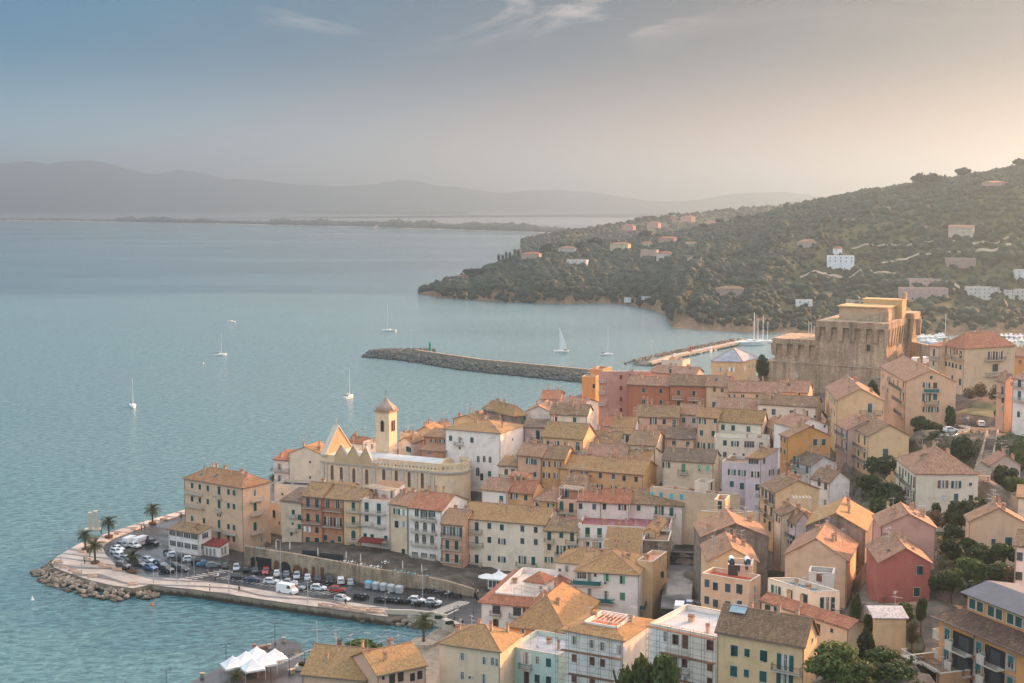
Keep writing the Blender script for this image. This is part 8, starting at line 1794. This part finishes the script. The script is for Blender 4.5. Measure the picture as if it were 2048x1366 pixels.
mb = MB(); mb.hull8([(-.8, -.65, .15), (.8, -.65, .15), (.8, .65, .15), (-.8, .65, .15), (-.9, -.75, 1.5), (.9, -.75, 1.5), (.9, .75, 1.5), (-.9, .75, 1.5)]); BB = mb.mesh('bin_body', ['paint']); mb = MB(); mb.hull8([(-.92, -.78, 1.5), (.92, -.78, 1.5), (.92, .78, 1.5), (-.92, .78, 1.5), (-.85, -.2, 1.78), (.85, -.2, 1.78), (.85, .5, 1.78), (-.85, .5, 1.78)]); BL = mb.mesh('lid', ['paint'])
c3()
for i, (x, y, c, lb) in enumerate(((965, 598, (.10, .42, .55, 1), 'recycling bin with a bright blue lid'), (1025, 607, (.4, .42, .42, 1), 'grey recycling bin next to the blue lidded one'), (1087, 617, (.4, .42, .42, 1), 'grey recycling bin in the middle of the five'), (1150, 627, (.4, .42, .42, 1), 'grey recycling bin, second from the right end'), (1215, 637, (.4, .42, .42, 1), 'grey recycling bin at the right end of the five'))):
    t = empty('recycling_bin', G(*cp((x, y)), zq), WY); tag(t, lb, 'bin'); t.scale = (.86, .95, 1.1); link('bin_body', BB, t, (.42, .44, .45, 1)); link('lid', BL, t, c)
mb = MB(); zm = 2.012
def stripe_(a, b, w_):
    d = (b - a).normalized() * w_ / 2; n_ = Vector((-d.y, d.x, 0)); mb.face([a - n_, b - n_, b + n_, a + n_])
c1()
for k in range(24):      # slanting bays along the quay road
    x = 1270 + k * 28; y = 752 + k * 4.1; a = G(*cp((x, y)), zm); u_ = Vector((math.cos(WY + R(64)), math.sin(WY + R(64)), 0)); stripe_(a, a + u_ * 4.6, .3)
for k in range(13):
    a = G(*cp((1290 + k * 62, 700 + k * 9.0)), zm); u_ = Vector((math.cos(WY + R(90)), math.sin(WY + R(90)), 0)); stripe_(a, a + u_ * 4.4, .16)
for k in range(10):
    a = G(*cp((985 + k * 33, 765 - k * 7)), zm); u_ = Vector((math.cos(WY + R(5)), math.sin(WY + R(5)), 0)); stripe_(a, a + u_ * 3.6, .5)
c3()
for k in range(16):
    t_ = k / 15; a = G(*cp((1440 + 250 * t_, 792 - 92 * t_)), zm); u_ = Vector((math.cos(WY + R(3)), math.sin(WY + R(3)), 0)); stripe_(a, a + u_ * 3.4, .42)
a = G(*cp((1600, 812)), zm); b = G(*cp((1695, 765)), zm); stripe_(a, b, .4)
struct(mb.build('road_markings', ['white_frame']))
for i, (x, y, w_, hh, ar) in enumerate(((32, 385, 2.0, 2.6, 1), (115, 395, 5.2, 2.8, 0), (222, 405, 1.9, 2.7, 1), (290, 410, 3.6, 2.7, 1), (388, 430, 3.0, 2.4, 1), (455, 435, 1.6, 2.0, 1), (520, 450, 1.1, 2.6, 0), (592, 460, 1.2, 2.7, 0))):
    px, py = cp((x, y)); best = None
    for q0, q1 in zip(wb, wb[1:]):
        a0, a1 = pix(q0)[0], pix(q1)[0]
        if a0 <= px <= a1: t_ = (px - a0) / (a1 - a0); best = q0.lerp(q1, t_); dd = (q1 - q0).normalized()
    if best is None: best = wb[0] + Vector((.6, -.1, 0)); dd = (wb[1] - wb[0]).normalized()
    mb = MB(); mb.box(-w_ / 2, w_ / 2, -.05, .05, 0, hh - (w_ / 2 if ar else 0), 0)
    if ar: arch_fill(mb, w_, -.05, .05, hh - w_ / 2, 0)
    mb.box(-w_ / 2 - .2, -w_ / 2, -.12, .05, 0, hh - (w_ / 2 if ar else 0), 1); mb.box(w_ / 2, w_ / 2 + .2, -.12, .05, 0, hh - (w_ / 2 if ar else 0), 1)
    if not ar: mb.box(-w_ / 2 - .2, w_ / 2 + .2, -.12, .05, hh, hh + .3, 1)
    o = mb.build('doorway', ['dark_inside' if i in (0, 1, 3) else 'wood', 'rubble']); o.location = best + Vector((0, -.02, 0)); o.rotation_euler = (0, 0, math.atan2(dd.y, dd.x)); tag(o, 'dark opening in the long retaining wall, %s from the left' % ORD[i], 'doorway')
mb = MB(); mb.lathe([(.04, 0), (.04, .9), (.16, 1.0), (.2, 1.6), (.14, 2.6), (.03, 3.1)], 8); PAR = mb.mesh('closed_parasol', ['cloth'])
for i, (x, y, z) in enumerate(((213, 300, 6.3), (325, 305, 6.3), (553, 358, 6.2), (783, 385, 6.0), (900, 410, 5.8), (1242, 465, 5.2), (1397, 495, 5.0))):
    o = link('closed_parasol', PAR, None, rgb(206, 194, 176)); o.location = G(*cp((x, y)), z); tag(o, 'folded cream parasol on the terrace above the wall, %s from the left' % ORD[i], 'parasol')
for i, (x0, y0, x1, y1) in enumerate(((425, 335, 560, 345), (565, 355, 760, 378))):
    A_ = G(*cp((x0, y0)), 6.3); B_ = G(*cp((x1, y1)), 6.2); o = wall_thing('dark terrace fence panel above the wall, %s one' % ('left' if i == 0 else 'right'), [A_[:2], B_[:2]], [7.9, 7.9], [5.5, 5.5], .1, 'iron', 'fence', 'fence')
mb = MB(); mb.face([(-3.4, 0, 3.4), (3.4, 0, 3.4), (3.4, -2.6, 2.7), (-3.4, -2.6, 2.7)]); mb.face([(-3.4, -2.6, 2.7), (3.4, -2.6, 2.7), (3.4, -2.6, 2.45), (-3.4, -2.6, 2.45)]); mb.face([(3.4, 0, 3.3), (-3.4, 0, 3.3), (-3.4, -2.6, 2.6), (3.4, -2.6, 2.6)])
t = empty('awning', V(*cp((1010, 372)), 349.4) + Vector((0, -.4, 0)), R(-21)); t.location.z = 6.0; tag(t, 'red sloping awning in front of the pale pink front row house', 'awning'); mb.build('canopy', ['cloth'], t, rgb(118, 50, 44))
for x in (-3.3, 3.3): mb = MB(); mb.tube((x, -2.5, -.5), (x, -2.5, 2.6), .05, n=5); mb.build('post', ['iron'], t)
mb = MB(); mb.box(-.4, .4, -.4, .4, .7, .75); mb.tube((0, 0, 0), (0, 0, .7), .05, n=5)
for a in range(4): c_, s_ = math.cos(a * 1.57), math.sin(a * 1.57); mb.box(c_ * .8 - .2, c_ * .8 + .2, s_ * .8 - .2, s_ * .8 + .2, .4, .45); mb.box(c_ * .98 - .04, c_ * .98 + .04, s_ * .98 - .2, s_ * .98 + .2, .45, .85)
TBL = mb.mesh('cafe_table', ['cloth'])
for i, (x, y, z) in enumerate(((770, 395, 6.1), (830, 400, 6.0), (905, 420, 5.8), (985, 435, 5.6), (1040, 440, 5.6), (1100, 400, 5.8), (1180, 470, 5.2), (1230, 478, 5.1), (1290, 490, 5.0), (1340, 498, 4.9), (1440, 515, 4.6), (110, 290, 6.3), (60, 285, 6.3))):
    o = link('cafe_table', TBL, None, rgb(216, 210, 200) if i < 6 else rgb(130, 160, 150)); o.location = G(*cp((x, y)), z + .1); tag(o, '%s cafe table with chairs on the terrace above the wall' % ('white' if i < 6 else 'greenish'), 'table', 'white cafe tables' if i < 6 else 'greenish cafe tables')
c5(); p = G(*cp((400, 555)), 3.2); t = empty('pavilion', p, R(-18)); tag(t, 'white glazed pavilion with a pointed tent roof by the junction', 'pavilion'); mb = MB(); mb.box(-2.2, 2.2, -2, 2, 0, 2.6); mb.build('walls', ['white_frame'], t)
mb = MB(); mb.lathe([(3.3, 2.55), (3.2, 2.75), (1.5, 3.4), (.4, 4.2), (.05, 4.9)], 4); mb.build('canopy', ['cloth'], t, rgb(232, 228, 220)).rotation_euler = (0, 0, 0)
for k in range(4): mb = MB(); mb.box(-1.9 + k * 1.0, -1.1 + k * 1.0, -2.03, -1.98, .5, 2.2); mb.build('window', ['glass'], t)
p = G(*cp((300, 545)), 3.2); t = empty('parasol', p); tag(t, 'open white parasol beside the pavilion', 'parasol'); mb = MB(); mb.lathe([(2.2, 2.5), (1.2, 2.95), (.05, 3.3)], 8); mb.build('canopy', ['cloth'], t, rgb(226, 222, 212)); mb = MB(); mb.tube((0, 0, 0), (0, 0, 3.2), .05, n=5); mb.build('pole', ['pole_grey'], t)
def lamp(label, p, hh, arms=1, col='iron', name='street_lamp'):
    t = empty(name, p, rnd.uniform(-.3, .3)); tag(t, label, 'lamp'); mb = MB(); mb.tube((0, 0, -.3), (0, 0, hh), .09, .05, 6); mb.lathe([(.16, 0), (.16, .5), (.09, .6)], 8); mb.build('pole', [col], t)
    for k in range(arms):
        s_ = (-1) ** k; mb = MB(); mb.tube((0, 0, hh - .3), (s_ * .8, 0, hh), .035, n=4); mb.lathe([(.05, .1), (.24, .0), (.2, -.12), (.03, -.15)], 8, 0, (s_ * .85, 0, hh)); mb.build('lamp_head', [col], t)
LP = [(1340, 830, 715, 1), (898, 778, 660, 1), (480, 742, 640, 1), (357, 690, 470, 1), (1803, 895, 770, 1), (840, 440, 345, 1), (1645, 770, 525, 2)]
c1()
for i, (x, y, yt, n_) in enumerate(sorted(LP)):
    p = G(*cp((x, y)), 2.1); lamp('slim street lamp of the promenade and car park, %s from the left' % ORD[i], p, V(*cp((x, yt)), p.y).z - p.z, n_, 'pole_grey')
LP = [(470, 720, 540), (1100, 810, 630), (1405, 700, 440), (1660, 850, 740), (1820, 890, 715)]
c3()
for i, (x, y, yt) in enumerate(LP): p = G(*cp((x, y)), 2.1); lamp('street lamp towards the junction, %s from the left' % ORD[i], p, V(*cp((x, yt)), p.y).z - p.z, 2 if i == 4 else 1, 'iron' if i > 2 else 'pole_grey')
for i, (x, y, yt) in enumerate(((205, 1060, 875), (320, 1300, 1130), (447, 1270, 1110), (820, 1190, 1100), (172, 1400, 1240))): p = G(*cp((x, y)), 1.6); lamp('dark two headed lamp on the pier square, %s from the left' % ['second', 'third', 'fourth', 'fifth', 'first'][i], p, V(*cp((x, yt)), p.y).z - p.z, 2)
c1()
for i, (x, y, yt) in enumerate(((975, 1400, 1285), (1325, 1290, 1135))): p = G(*cp((x, y)), 1.6); lamp('dark lamp with a pale ornament on the pier, %s one' % ('lower' if i == 0 else 'upper'), p, V(*cp((x, yt)), p.y).z - p.z, 2)
p = G(*cp((1858, 1250)), 1.6); t = empty('mast', p); tag(t, 'tall white flag mast with a crosstree on the square', 'mast'); mb = MB(); hh = V(*cp((1858, 1000)), p.y).z - 1.6; mb.tube((0, 0, 0), (0, 0, hh), .07, .04, 6); mb.tube((-.9, 0, hh * .8), (.9, 0, hh * .8), .04, n=5); mb.build('pole', ['white_frame'], t)
for i, (x, y, yt) in enumerate(((1000, 768, 540), (1035, 775, 460), (1066, 782, 445), (1103, 790, 580), (1138, 798, 600))):
    p = G(*cp((x, y)), 2.1); mb = MB(); mb.tube((0, 0, 0), (0, 0, V(*cp((x, yt)), p.y).z - 2.1), .07, .04, 6); o = mb.build('flagpole', ['pole_grey']); o.location = p; tag(o, 'bare grey flagpole at the quay corner, %s from the left' % ORD[i], 'flagpole')
def person_mesh(step, arm):
    me = bpy.data.meshes.new('person'); v = [(0, 0, .95), (0, 0, 1.15), (0, 0, 1.38), (0, 0, 1.5), (0, 0.01, 1.6), (0, 0.01, 1.74), (.18, 0, 1.38), (.24, -.02 + arm, 1.12), (.25, .10 + arm, .88), (-.18, 0, 1.38), (-.24, .02 - arm, 1.12), (-.25, .08 - arm, .88), (.1, step * .4, .5), (.1, step * .7, .06), (.1, step * .7 + .14, .02), (-.1, -step * .4, .5), (-.1, -step * .8, .06), (-.1, -step * .8 + .14, .02)]
    e = [(0, 1), (1, 2), (2, 3), (3, 4), (4, 5), (2, 6), (6, 7), (7, 8), (2, 9), (9, 10), (10, 11), (0, 12), (12, 13), (13, 14), (0, 15), (15, 16), (16, 17)]
    me.from_pydata(v, e, []); o = bpy.data.objects.new('tmp', me); COL.objects.link(o); sk = o.modifiers.new('s', 'SKIN'); r_ = [.15, .15, .16, .06, .09, .085, .07, .05, .04, .07, .05, .04, .075, .05, .045, .075, .05, .045]
    for k, sv in enumerate(me.skin_vertices[0].data): sv.radius = (r_[k], r_[k] * (.75 if k < 3 else 1))
    me.skin_vertices[0].data[0].use_root = True; su = o.modifiers.new('u', 'SUBSURF'); su.levels = 1
    m2 = bpy.data.meshes.new_from_object(o.evaluated_get(bpy.context.evaluated_depsgraph_get())); bpy.data.objects.remove(o)
    m2.materials.clear()
    for q in ('skin', 'cloth', 'rubber', 'rubber'): m2.materials.append(M[q])
    for f in m2.polygons:
        c = f.center; f.material_index = 0 if c.z > 1.52 or (abs(c.x) > .2 and c.z < .93) else (1 if c.z > .92 else 2)
    m2.polygons.foreach_set('use_smooth', [True] * len(m2.polygons)); return m2
PM = [person_mesh(.22, .08), person_mesh(.05, .02)]; mb = MB(); mb.lathe([(.06, 1.60), (.115, 1.66), (.12, 1.76), (.07, 1.83), (.01, 1.845)], 8, 0, (0, -.02, 0)); HAIR = mb.mesh('hair', ['hair'])
PPL = [(1, 1400, 830, 2.13, 'person in dark clothes walking on the quay promenade', (.03, .03, .04, 1)), (1, 495, 665, 2.13, 'person in black standing on the promenade tip', (.03, .03, .035, 1)), (1, 593, 498, 2.13, 'person in dark coat near the pillar monument', (.05, .05, .07, 1)), (1, 828, 470, 2.13, 'person in dark jacket strolling behind the round car park', (.05, .06, .10, 1)), (1, 848, 472, 2.13, 'person in brown walking with the dark jacketed one', (.12, .07, .05, 1)), (1, 1217, 730, 2.02, 'person in a pale top at the end of the bays', (.5, .4, .36, 1)), (1, 1228, 828, 2.13, 'person in beige by a quay bollard', (.45, .36, .28, 1)),
       (3, 778, 735, 2.13, 'person in dark clothes by the moving silver hatchback', (.03, .03, .04, 1)), (3, 1505, 720, 2.02, 'person in black leaning by the white hatchback', (.02, .02, .02, 1)), (3, 1728, 905, 2.1, 'person in black walking along the curved sea wall', (.02, .02, .025, 1)), (3, 1857, 975, 2.1, 'person in black at the corner by the red skirt roof', (.02, .02, .025, 1)), (3, 1852, 655, 2.6, 'person in a light coat near the end of the stone wall', (.5, .45, .4, 1)), (3, 1815, 600, 2.9, 'person in a pink top above the end of the stone wall', (.55, .28, .24, 1))]
for i, (c_, x, y, z, lb, col) in enumerate(PPL):
    (c1 if c_ == 1 else c3)(); t = link('person', PM[i % 2], None, col); t.location = G(*cp((x, y)), z); t.rotation_euler = (0, 0, rnd.uniform(0, 6.2)); tag(t, lb, 'person'); link('hair', HAIR, t)
def boat_hull(L, B, Hh):
    mb = MB(); n = 8; st = []
    for k in range(n + 1):
        t = k / n; w = B / 2 * (math.sin(math.pi * (.22 + .78 * t)) ** .7 if t < 1 else 0.02); w = max(w, .02); x = L / 2 - t * L if False else -L / 2 + L * t
        w = B / 2 * min(1, .72 + t) * (1 - max(0, (t - .45) / .55) ** 2.2) + .02; st.append((x, w, Hh * (1 + .25 * t * t)))
    for (x, w, hh) in st: mb.v += [(x, -w, hh), (x, -w * .75, -.1), (x, 0, -.5), (x, w * .75, -.1), (x, w, hh), (x, 0, hh + .06)]
    for k in range(n):
        a, b = 6 * k, 6 * k + 6
        for j in range(6): mb.f.append((a + j, b + j, b + (j + 1) % 6, a + (j + 1) % 6)); mb.m.append(0)
    mb.f.append(tuple(reversed(range(6)))); mb.m.append(0); e = 6 * n; mb.f.append(tuple(e + j for j in range(6))); mb.m.append(0); return mb.mesh('hull', ['white_boat'])
HUL = boat_hull(9, 3.0, 1.0)
mb = MB(); mb.hull8([(-1.2, -.9, 1.0), (2.2, -.6, 1.15), (2.2, .6, 1.15), (-1.2, .9, 1.0), (-1.0, -.75, 1.55), (1.4, -.5, 1.5), (1.4, .5, 1.5), (-1.0, .75, 1.55)]); CAB = mb.mesh('cabin', ['white_boat'])
mb = MB(); mb.hull8([(-.8, -.76, 1.25), (1.2, -.62, 1.3), (1.2, .62, 1.3), (-.8, .76, 1.25), (-.8, -.72, 1.45), (1.1, -.58, 1.45), (1.1, .58, 1.45), (-.8, .72, 1.45)]) ; CWI = mb.mesh('cabin_window', ['glass'])
def sailboat(label, x, y, ytop, L, yaw, sail=False, crew=True, group=None, z=0.0):
    p = G(x, y, z); t = empty('sailboat', p, yaw); tag(t, label, 'sailboat', group); s_ = L / 9
    for me in (HUL, CAB, CWI): o = link(me.name, me, t); o.scale = (s_,) * 3
    hh = V(x, ytop, p.y).z; mb = MB(); mr = .11 * max(1, s_ * 1.3); mb.tube((.8 * s_, 0, .9), (.8 * s_, 0, hh), mr, mr * .7, 6); mb.build('mast', ['white_boat'], t); mb = MB(); mb.tube((.8 * s_, 0, 2.2), (-3.2 * s_, 0, 2.1), .07, n=5); mb.tube((-3.3 * s_, 0, 2.25), (.6 * s_, 0, 2.4), .16, .2, 6); mb.build('boom', ['pole_grey'], t)
    mb = MB(); mb.tube((.8 * s_, 0, hh), (4.4 * s_, 0, 1.2), .02, n=3, cap=False); mb.tube((.8 * s_, 0, hh), (-4.4 * s_, 0, 1.0), .02, n=3, cap=False); mb.build('stays', ['pole_grey'], t)
    if sail:
        mb = MB(); pr = [(.75 * s_ - 4.0 * s_ * (1 - k / 8) ** .8, 2.4 + (hh - 2.6) * k / 8) for k in range(9)]
        for k in range(8):
            for s2 in (1, -1):
                b0, b1 = .35 * math.sin(math.pi * k / 8) + .02 * s2, .35 * math.sin(math.pi * (k + 1) / 8) + .02 * s2; q = [(.7 * s_, .02 * s2, pr[k][1]), (pr[k][0], b0, pr[k][1]), (pr[k + 1][0], b1, pr[k + 1][1]), (.7 * s_, .02 * s2, pr[k + 1][1])]; mb.face(q if s2 > 0 else q[::-1])
        mb.build('sail', ['cloth'], t, rgb(240, 236, 230))
    if crew:
        mb = MB()
        for k in range(3): mb.lathe([(.12, 0), (.26, .3), (.22, .7), (.1, .8), (.13, .95), (.02, 1.1)], 6, 0, (-2.0 * s_ - k * .7, (-1) ** k * .5, 1.0))
        mb.build('crew', ['cloth'], t, (.05, .05, .07, 1))
    return t
sailboat('white sailing boat motoring nearest the left, crew in the cockpit', 266, 814, 757, 9, R(-70)); sailboat('white sailing boat left of the breakwater under bare mast', 441, 711, 666, 8.5, R(35)); sailboat('white sailing boat heading towards the town before the bell tower', 698, 796, 735, 9, R(70))
sailboat('long grey white sailing yacht behind the breakwater lamp', 778, 663, 608, 11, R(172)); sailboat('sailing boat with its tall white mainsail up', 1122, 705, 656, 10, R(175), True); sailboat('sailing boat with crew just right of the sail', 1213, 711, 655, 9, R(10)); sailboat('sailing boat lying close to the harbour houses', 1307, 723, 678, 9.5, R(170), False, False)
sailboat('large white yacht at the mole, leftmost tall mast', 1502, 690, 625, 22, R(5), False, False); sailboat('large white yacht at the mole, second mast from the left', 1512, 688, 637, 15, R(20), False, False); sailboat('white yacht at the mole with the thick mast', 1522, 686, 630, 15, R(15), False, False); sailboat('white yacht at the right end of the mole group', 1532, 686, 643, 12, R(10), False, False)
for i, x in enumerate((1614, 1620, 1625)): sailboat('yacht mast behind the fort bastion, %s of the three' % ORD[i], x, 680, 643 + 4 * i, 12, R(20), False, False, 'yachts behind the fort')
for i, (x, yt) in enumerate(((1888, 628), (1829, 650), (1836, 655))): sailboat('moored yacht right of the fort, %s of the three' % ORD[(2, 0, 1)[i]], x, 678, yt, 11, R(20), False, False)
p = G(463, 644, 0); t = empty('motorboat', p, R(160)); tag(t, 'small open motorboat with an orange cabin far out', 'motorboat')
o = link('hull', HUL, t); o.scale = (.75,) * 3; o = link('cabin', CAB, t, rgb(200, 130, 80)); o.scale = (.6, .6, .9)
mb = MB(); mb.hull8([(-1.6, -.9, 1.0), (1.0, -.8, 1.1), (1.0, .8, 1.1), (-1.6, .9, 1.0), (-1.3, -.75, 2.3), (.4, -.7, 2.3), (.4, .7, 2.3), (-1.3, .75, 2.3)]); MCB = mb.mesh('cabin', ['white_boat'])
mi = 0
for (x0, y0, x1, y1, n_) in ((1832, 668, 1880, 666, 9), (1840, 676, 1885, 673, 8), (1950, 668, 2060, 667, 14), (1955, 675, 2060, 674, 12), (1975, 684, 2060, 684, 10), (1350, 716, 1430, 700, 9), (1640, 690, 1650, 690, 2), (1845, 684, 1868, 686, 5)):
    for k in range(n_):
        t_ = k / max(1, n_ - 1); p = G(x0 + (x1 - x0) * t_, y0 + (y1 - y0) * t_ + rnd.uniform(-1, 1), 0); t = empty('motorboat', p, R(rnd.choice((80, 260)) + rnd.uniform(-12, 12))); mi += 1
        tag(t, 'white motorboat in the crowded marina rows behind the town', 'motorboat', 'motorboats in the marina'); s_ = rnd.uniform(.7, 1.25); o = link('hull', HUL, t); o.scale = (s_,) * 3; o = link('cabin', MCB, t); o.scale = (s_,) * 3
crop(0, 0, 1)
for i, (x, y) in enumerate(((65, 1200), (304, 1211), (407, 727))): mb = MB(); mb.lathe([(.1, -.5), (.4, -.2), (.45, .1), (.2, .5), (.08, 1.0)], 10); o = mb.build('buoy', ['cloth'], None, (rgb(236, 232, 226), rgb(210, 120, 50), rgb(230, 210, 190))[i]); o.location = G(x, y, 0); tag(o, ('small white mooring buoy left of the promenade', 'tiny orange buoy near the quay steps', 'pale buoy far out left of the sailing boats')[i], 'buoy')
crop(0, 0, 1)
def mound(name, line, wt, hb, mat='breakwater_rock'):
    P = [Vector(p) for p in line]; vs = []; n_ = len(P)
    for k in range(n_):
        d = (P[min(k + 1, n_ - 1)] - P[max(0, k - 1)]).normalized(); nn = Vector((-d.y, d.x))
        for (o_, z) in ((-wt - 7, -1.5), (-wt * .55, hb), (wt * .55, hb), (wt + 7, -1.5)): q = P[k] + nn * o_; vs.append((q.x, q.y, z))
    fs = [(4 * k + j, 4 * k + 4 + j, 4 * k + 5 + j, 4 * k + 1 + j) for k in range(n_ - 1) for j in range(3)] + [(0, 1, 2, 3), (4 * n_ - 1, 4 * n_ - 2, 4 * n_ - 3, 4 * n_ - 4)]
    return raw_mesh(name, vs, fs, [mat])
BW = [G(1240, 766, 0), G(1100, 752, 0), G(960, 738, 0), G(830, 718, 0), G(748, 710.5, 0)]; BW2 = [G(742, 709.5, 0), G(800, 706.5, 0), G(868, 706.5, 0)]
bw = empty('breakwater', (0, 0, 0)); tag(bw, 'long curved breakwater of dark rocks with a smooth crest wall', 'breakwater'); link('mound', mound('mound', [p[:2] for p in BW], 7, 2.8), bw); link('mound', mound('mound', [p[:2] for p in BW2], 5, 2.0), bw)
def crestw(line, z0, z1, w_): 
    mb = MB()
    for a, b in zip(line, line[1:]):
        d = (b - a).normalized(); n_ = Vector((-d.y, d.x, 0)) * w_; mb.hull8([(*(a - n_)[:2], z0), (*(b - n_)[:2], z0), (*(b + n_)[:2], z0), (*(a + n_)[:2], z0), (*(a - n_)[:2], z1), (*(b - n_)[:2], z1), (*(b + n_)[:2], z1), (*(a + n_)[:2], z1)])
    return mb
crestw([p + Vector((0, 6, 0)) for p in BW[:4]], 2, 5.2, 1.2).build('crest_wall', ['quay_wall'], bw)
def rip(name, line, wt, hb, n_, s0, s1, parent, lab, mat='breakwater_rock'):
    pts = []; sz = []; sq = []; P = [Vector(p[:2]) for p in line]; cum = [0]
    for a, b in zip(P, P[1:]): cum.append(cum[-1] + (b - a).length)
    for i in range(n_):
        t = rnd.random() * cum[-1]; k = max(j for j in range(len(P) - 1) if cum[j] <= t); d = (P[k + 1] - P[k]).normalized(); nn = Vector((-d.y, d.x)); u = rnd.uniform(-1, 1); c = P[k] + d * (t - cum[k]) + nn * u * (wt + 5); s_ = rnd.uniform(s0, s1)
        pts.append((c.x, c.y, hb * min(1, 1.5 * (1 - abs(u))) - .1)); sz.append(s_); sq.append(rnd.uniform(.6, 1))
    o = blobs(name, pts, sz, sq, mat, 1, .3); o.parent = parent; return o
rip('rocks', BW, 7, 3.0, 2600, .8, 1.7, bw, ''); rip('rocks', BW2, 5, 2.2, 420, .8, 1.5, bw, '')
ML = [G(1285, 731, 0), G(1340, 716, 0), G(1400, 703, 0), G(1490, 684, 0)]; ml = empty('mole', (0, 0, 0)); tag(ml, 'sunlit tan rubble mole leading to the moored yachts', 'mole'); link('mound', mound('mound', [p[:2] for p in ML], 2.5, 1.6, 'boulder'), ml)
crestw([p + Vector((4, -3, 0)) for p in ML], 1, 2.4, 1.6).build('walkway', ['concrete'], ml); rip('rocks', [p + Vector((-5, 4, 0)) for p in ML], 2, 1.9, 420, .5, 1.1, ml, '', 'boulder')
for i, (x, y, yt) in enumerate(((822, 706, 660), (999, 725, 674), (1199, 742, 690), (1890, 668, 628), (1453, 694, 668), (1468, 690, 668))): p = G(x, y, 3); p = V(x, y, p.y); lamp(('tall lamp mast at the bend of the breakwater', 'tall lamp mast in the middle of the breakwater', 'tall lamp mast at the town end of the breakwater', 'floodlight mast in the marina right of the fort', 'lamp on the mole, left of two', 'lamp on the mole, right of two')[i], p, V(x, yt, p.y).z - p.z, 2, 'pole_grey', 'lamp_mast')
def beacon(label, x, y, ytop, col):
    p = G(x, y, 2.0); hh = V(x, ytop, p.y).z - 2; t = empty('harbour_light', p); tag(t, label, 'beacon'); mb = MB(); mb.lathe([(1.5, 0), (1.4, .6), (.9, .8), (.75, hh * .75), (1.2, hh * .76), (1.2, hh * .8)], 12); mb.build('tower', ['paint'], t, col); mb = MB(); mb.lathe([(.5, hh * .8), (.5, hh * .92), (.1, hh)], 10); mb.build('lantern', ['paint'], t, col)
beacon('green harbour light on the head of the breakwater', 860, 704, 683, (.01, .30, .20, 1)); beacon('red harbour light at the foot of the mole', 1381, 704, 691, (.5, .08, .06, 1))
def street(name, px, w_, mat, steps=False):
    P = [Vector(V(*p[:2], p[2])[:2]) for p in px]; L_ = []; R_ = []
    for k in range(len(P)):
        d = (P[min(k + 1, len(P) - 1)] - P[max(0, k - 1)]).normalized(); nn = Vector((-d.y, d.x)) * w_ / 2; L_.append(P[k] + nn); R_.append(P[k] - nn)
    if not steps: return drape(name, L_ + R_[::-1], mat, .12, 1.2)
    mb = MB(); tot = []
    z0 = TBVH(*P[0]) + .2; z1 = TBVH(*P[-1]) + .2; N_ = steps; LL = sum((b - a).length for a, b in zip(P, P[1:]))
    for k in range(N_):
        t = k / N_ * (len(P) - 1); i = min(int(t), len(P) - 2); f_ = t - i; c = P[i].lerp(P[i + 1], f_); d = (P[i + 1] - P[i]).normalized(); nn = Vector((-d.y, d.x)) * w_ / 2; e = c + d * (LL / N_ * 1.02); z = max(TBVH(c.x, c.y), z0 + (z1 - z0) * k / N_) + .1
        mb.hull8([(*(c - nn), z - 3), (*(e - nn), z - 3), (*(e + nn), z - 3), (*(c + nn), z - 3), (*(c - nn), z), (*(e - nn), z), (*(e + nn), z), (*(c + nn), z)])
    return mb.build(name, [mat])
o = street('cobbled_lane', [(1742, 1300, 200), (1738, 1240, 213), (1736, 1190, 228), (1745, 1130, 246), (1756, 1080, 265)], 5.0, 'cobbles')
o = street('stair_street', [(1352, 1215, 275), (1355, 1170, 292), (1360, 1120, 310), (1368, 1080, 325), (1376, 1045, 338)], 6.5, 'asphalt', 44); struct(o)
o = street('hill_road', [(1880, 878, 352), (1910, 860, 364), (1925, 842, 378), (1915, 825, 392)], 7, 'asphalt')
ls = street('long_steps', [(1958, 958, 306), (1966, 930, 318), (1974, 900, 332), (1984, 862, 350), (1988, 840, 362)], 4.2, 'cobbles', 40); tag(ls, 'long straight flight of stone steps climbing the hill on the right', 'steps')
o = street('lawn', [(1945, 815, 392), (1965, 800, 400), (1985, 790, 405)], 9, 'grass_ground')
for s_, lb in ((-1, 'left'), (1, 'right')):
    pp_ = [V(x + s_ * 13 * (1 - .25 * k / 4), y, D) for k, (x, y, D) in enumerate(((1958, 958, 306), (1966, 930, 318), (1974, 900, 332), (1984, 862, 350), (1988, 840, 362)))]; zz_ = [TBVH(p.x, p.y) for p in pp_]
    wall_thing('low stone wall on the %s side of the long steps' % lb, [p[:2] for p in pp_], [z + 1.3 for z in zz_], [z - 1 for z in zz_], .4, 'rubble')
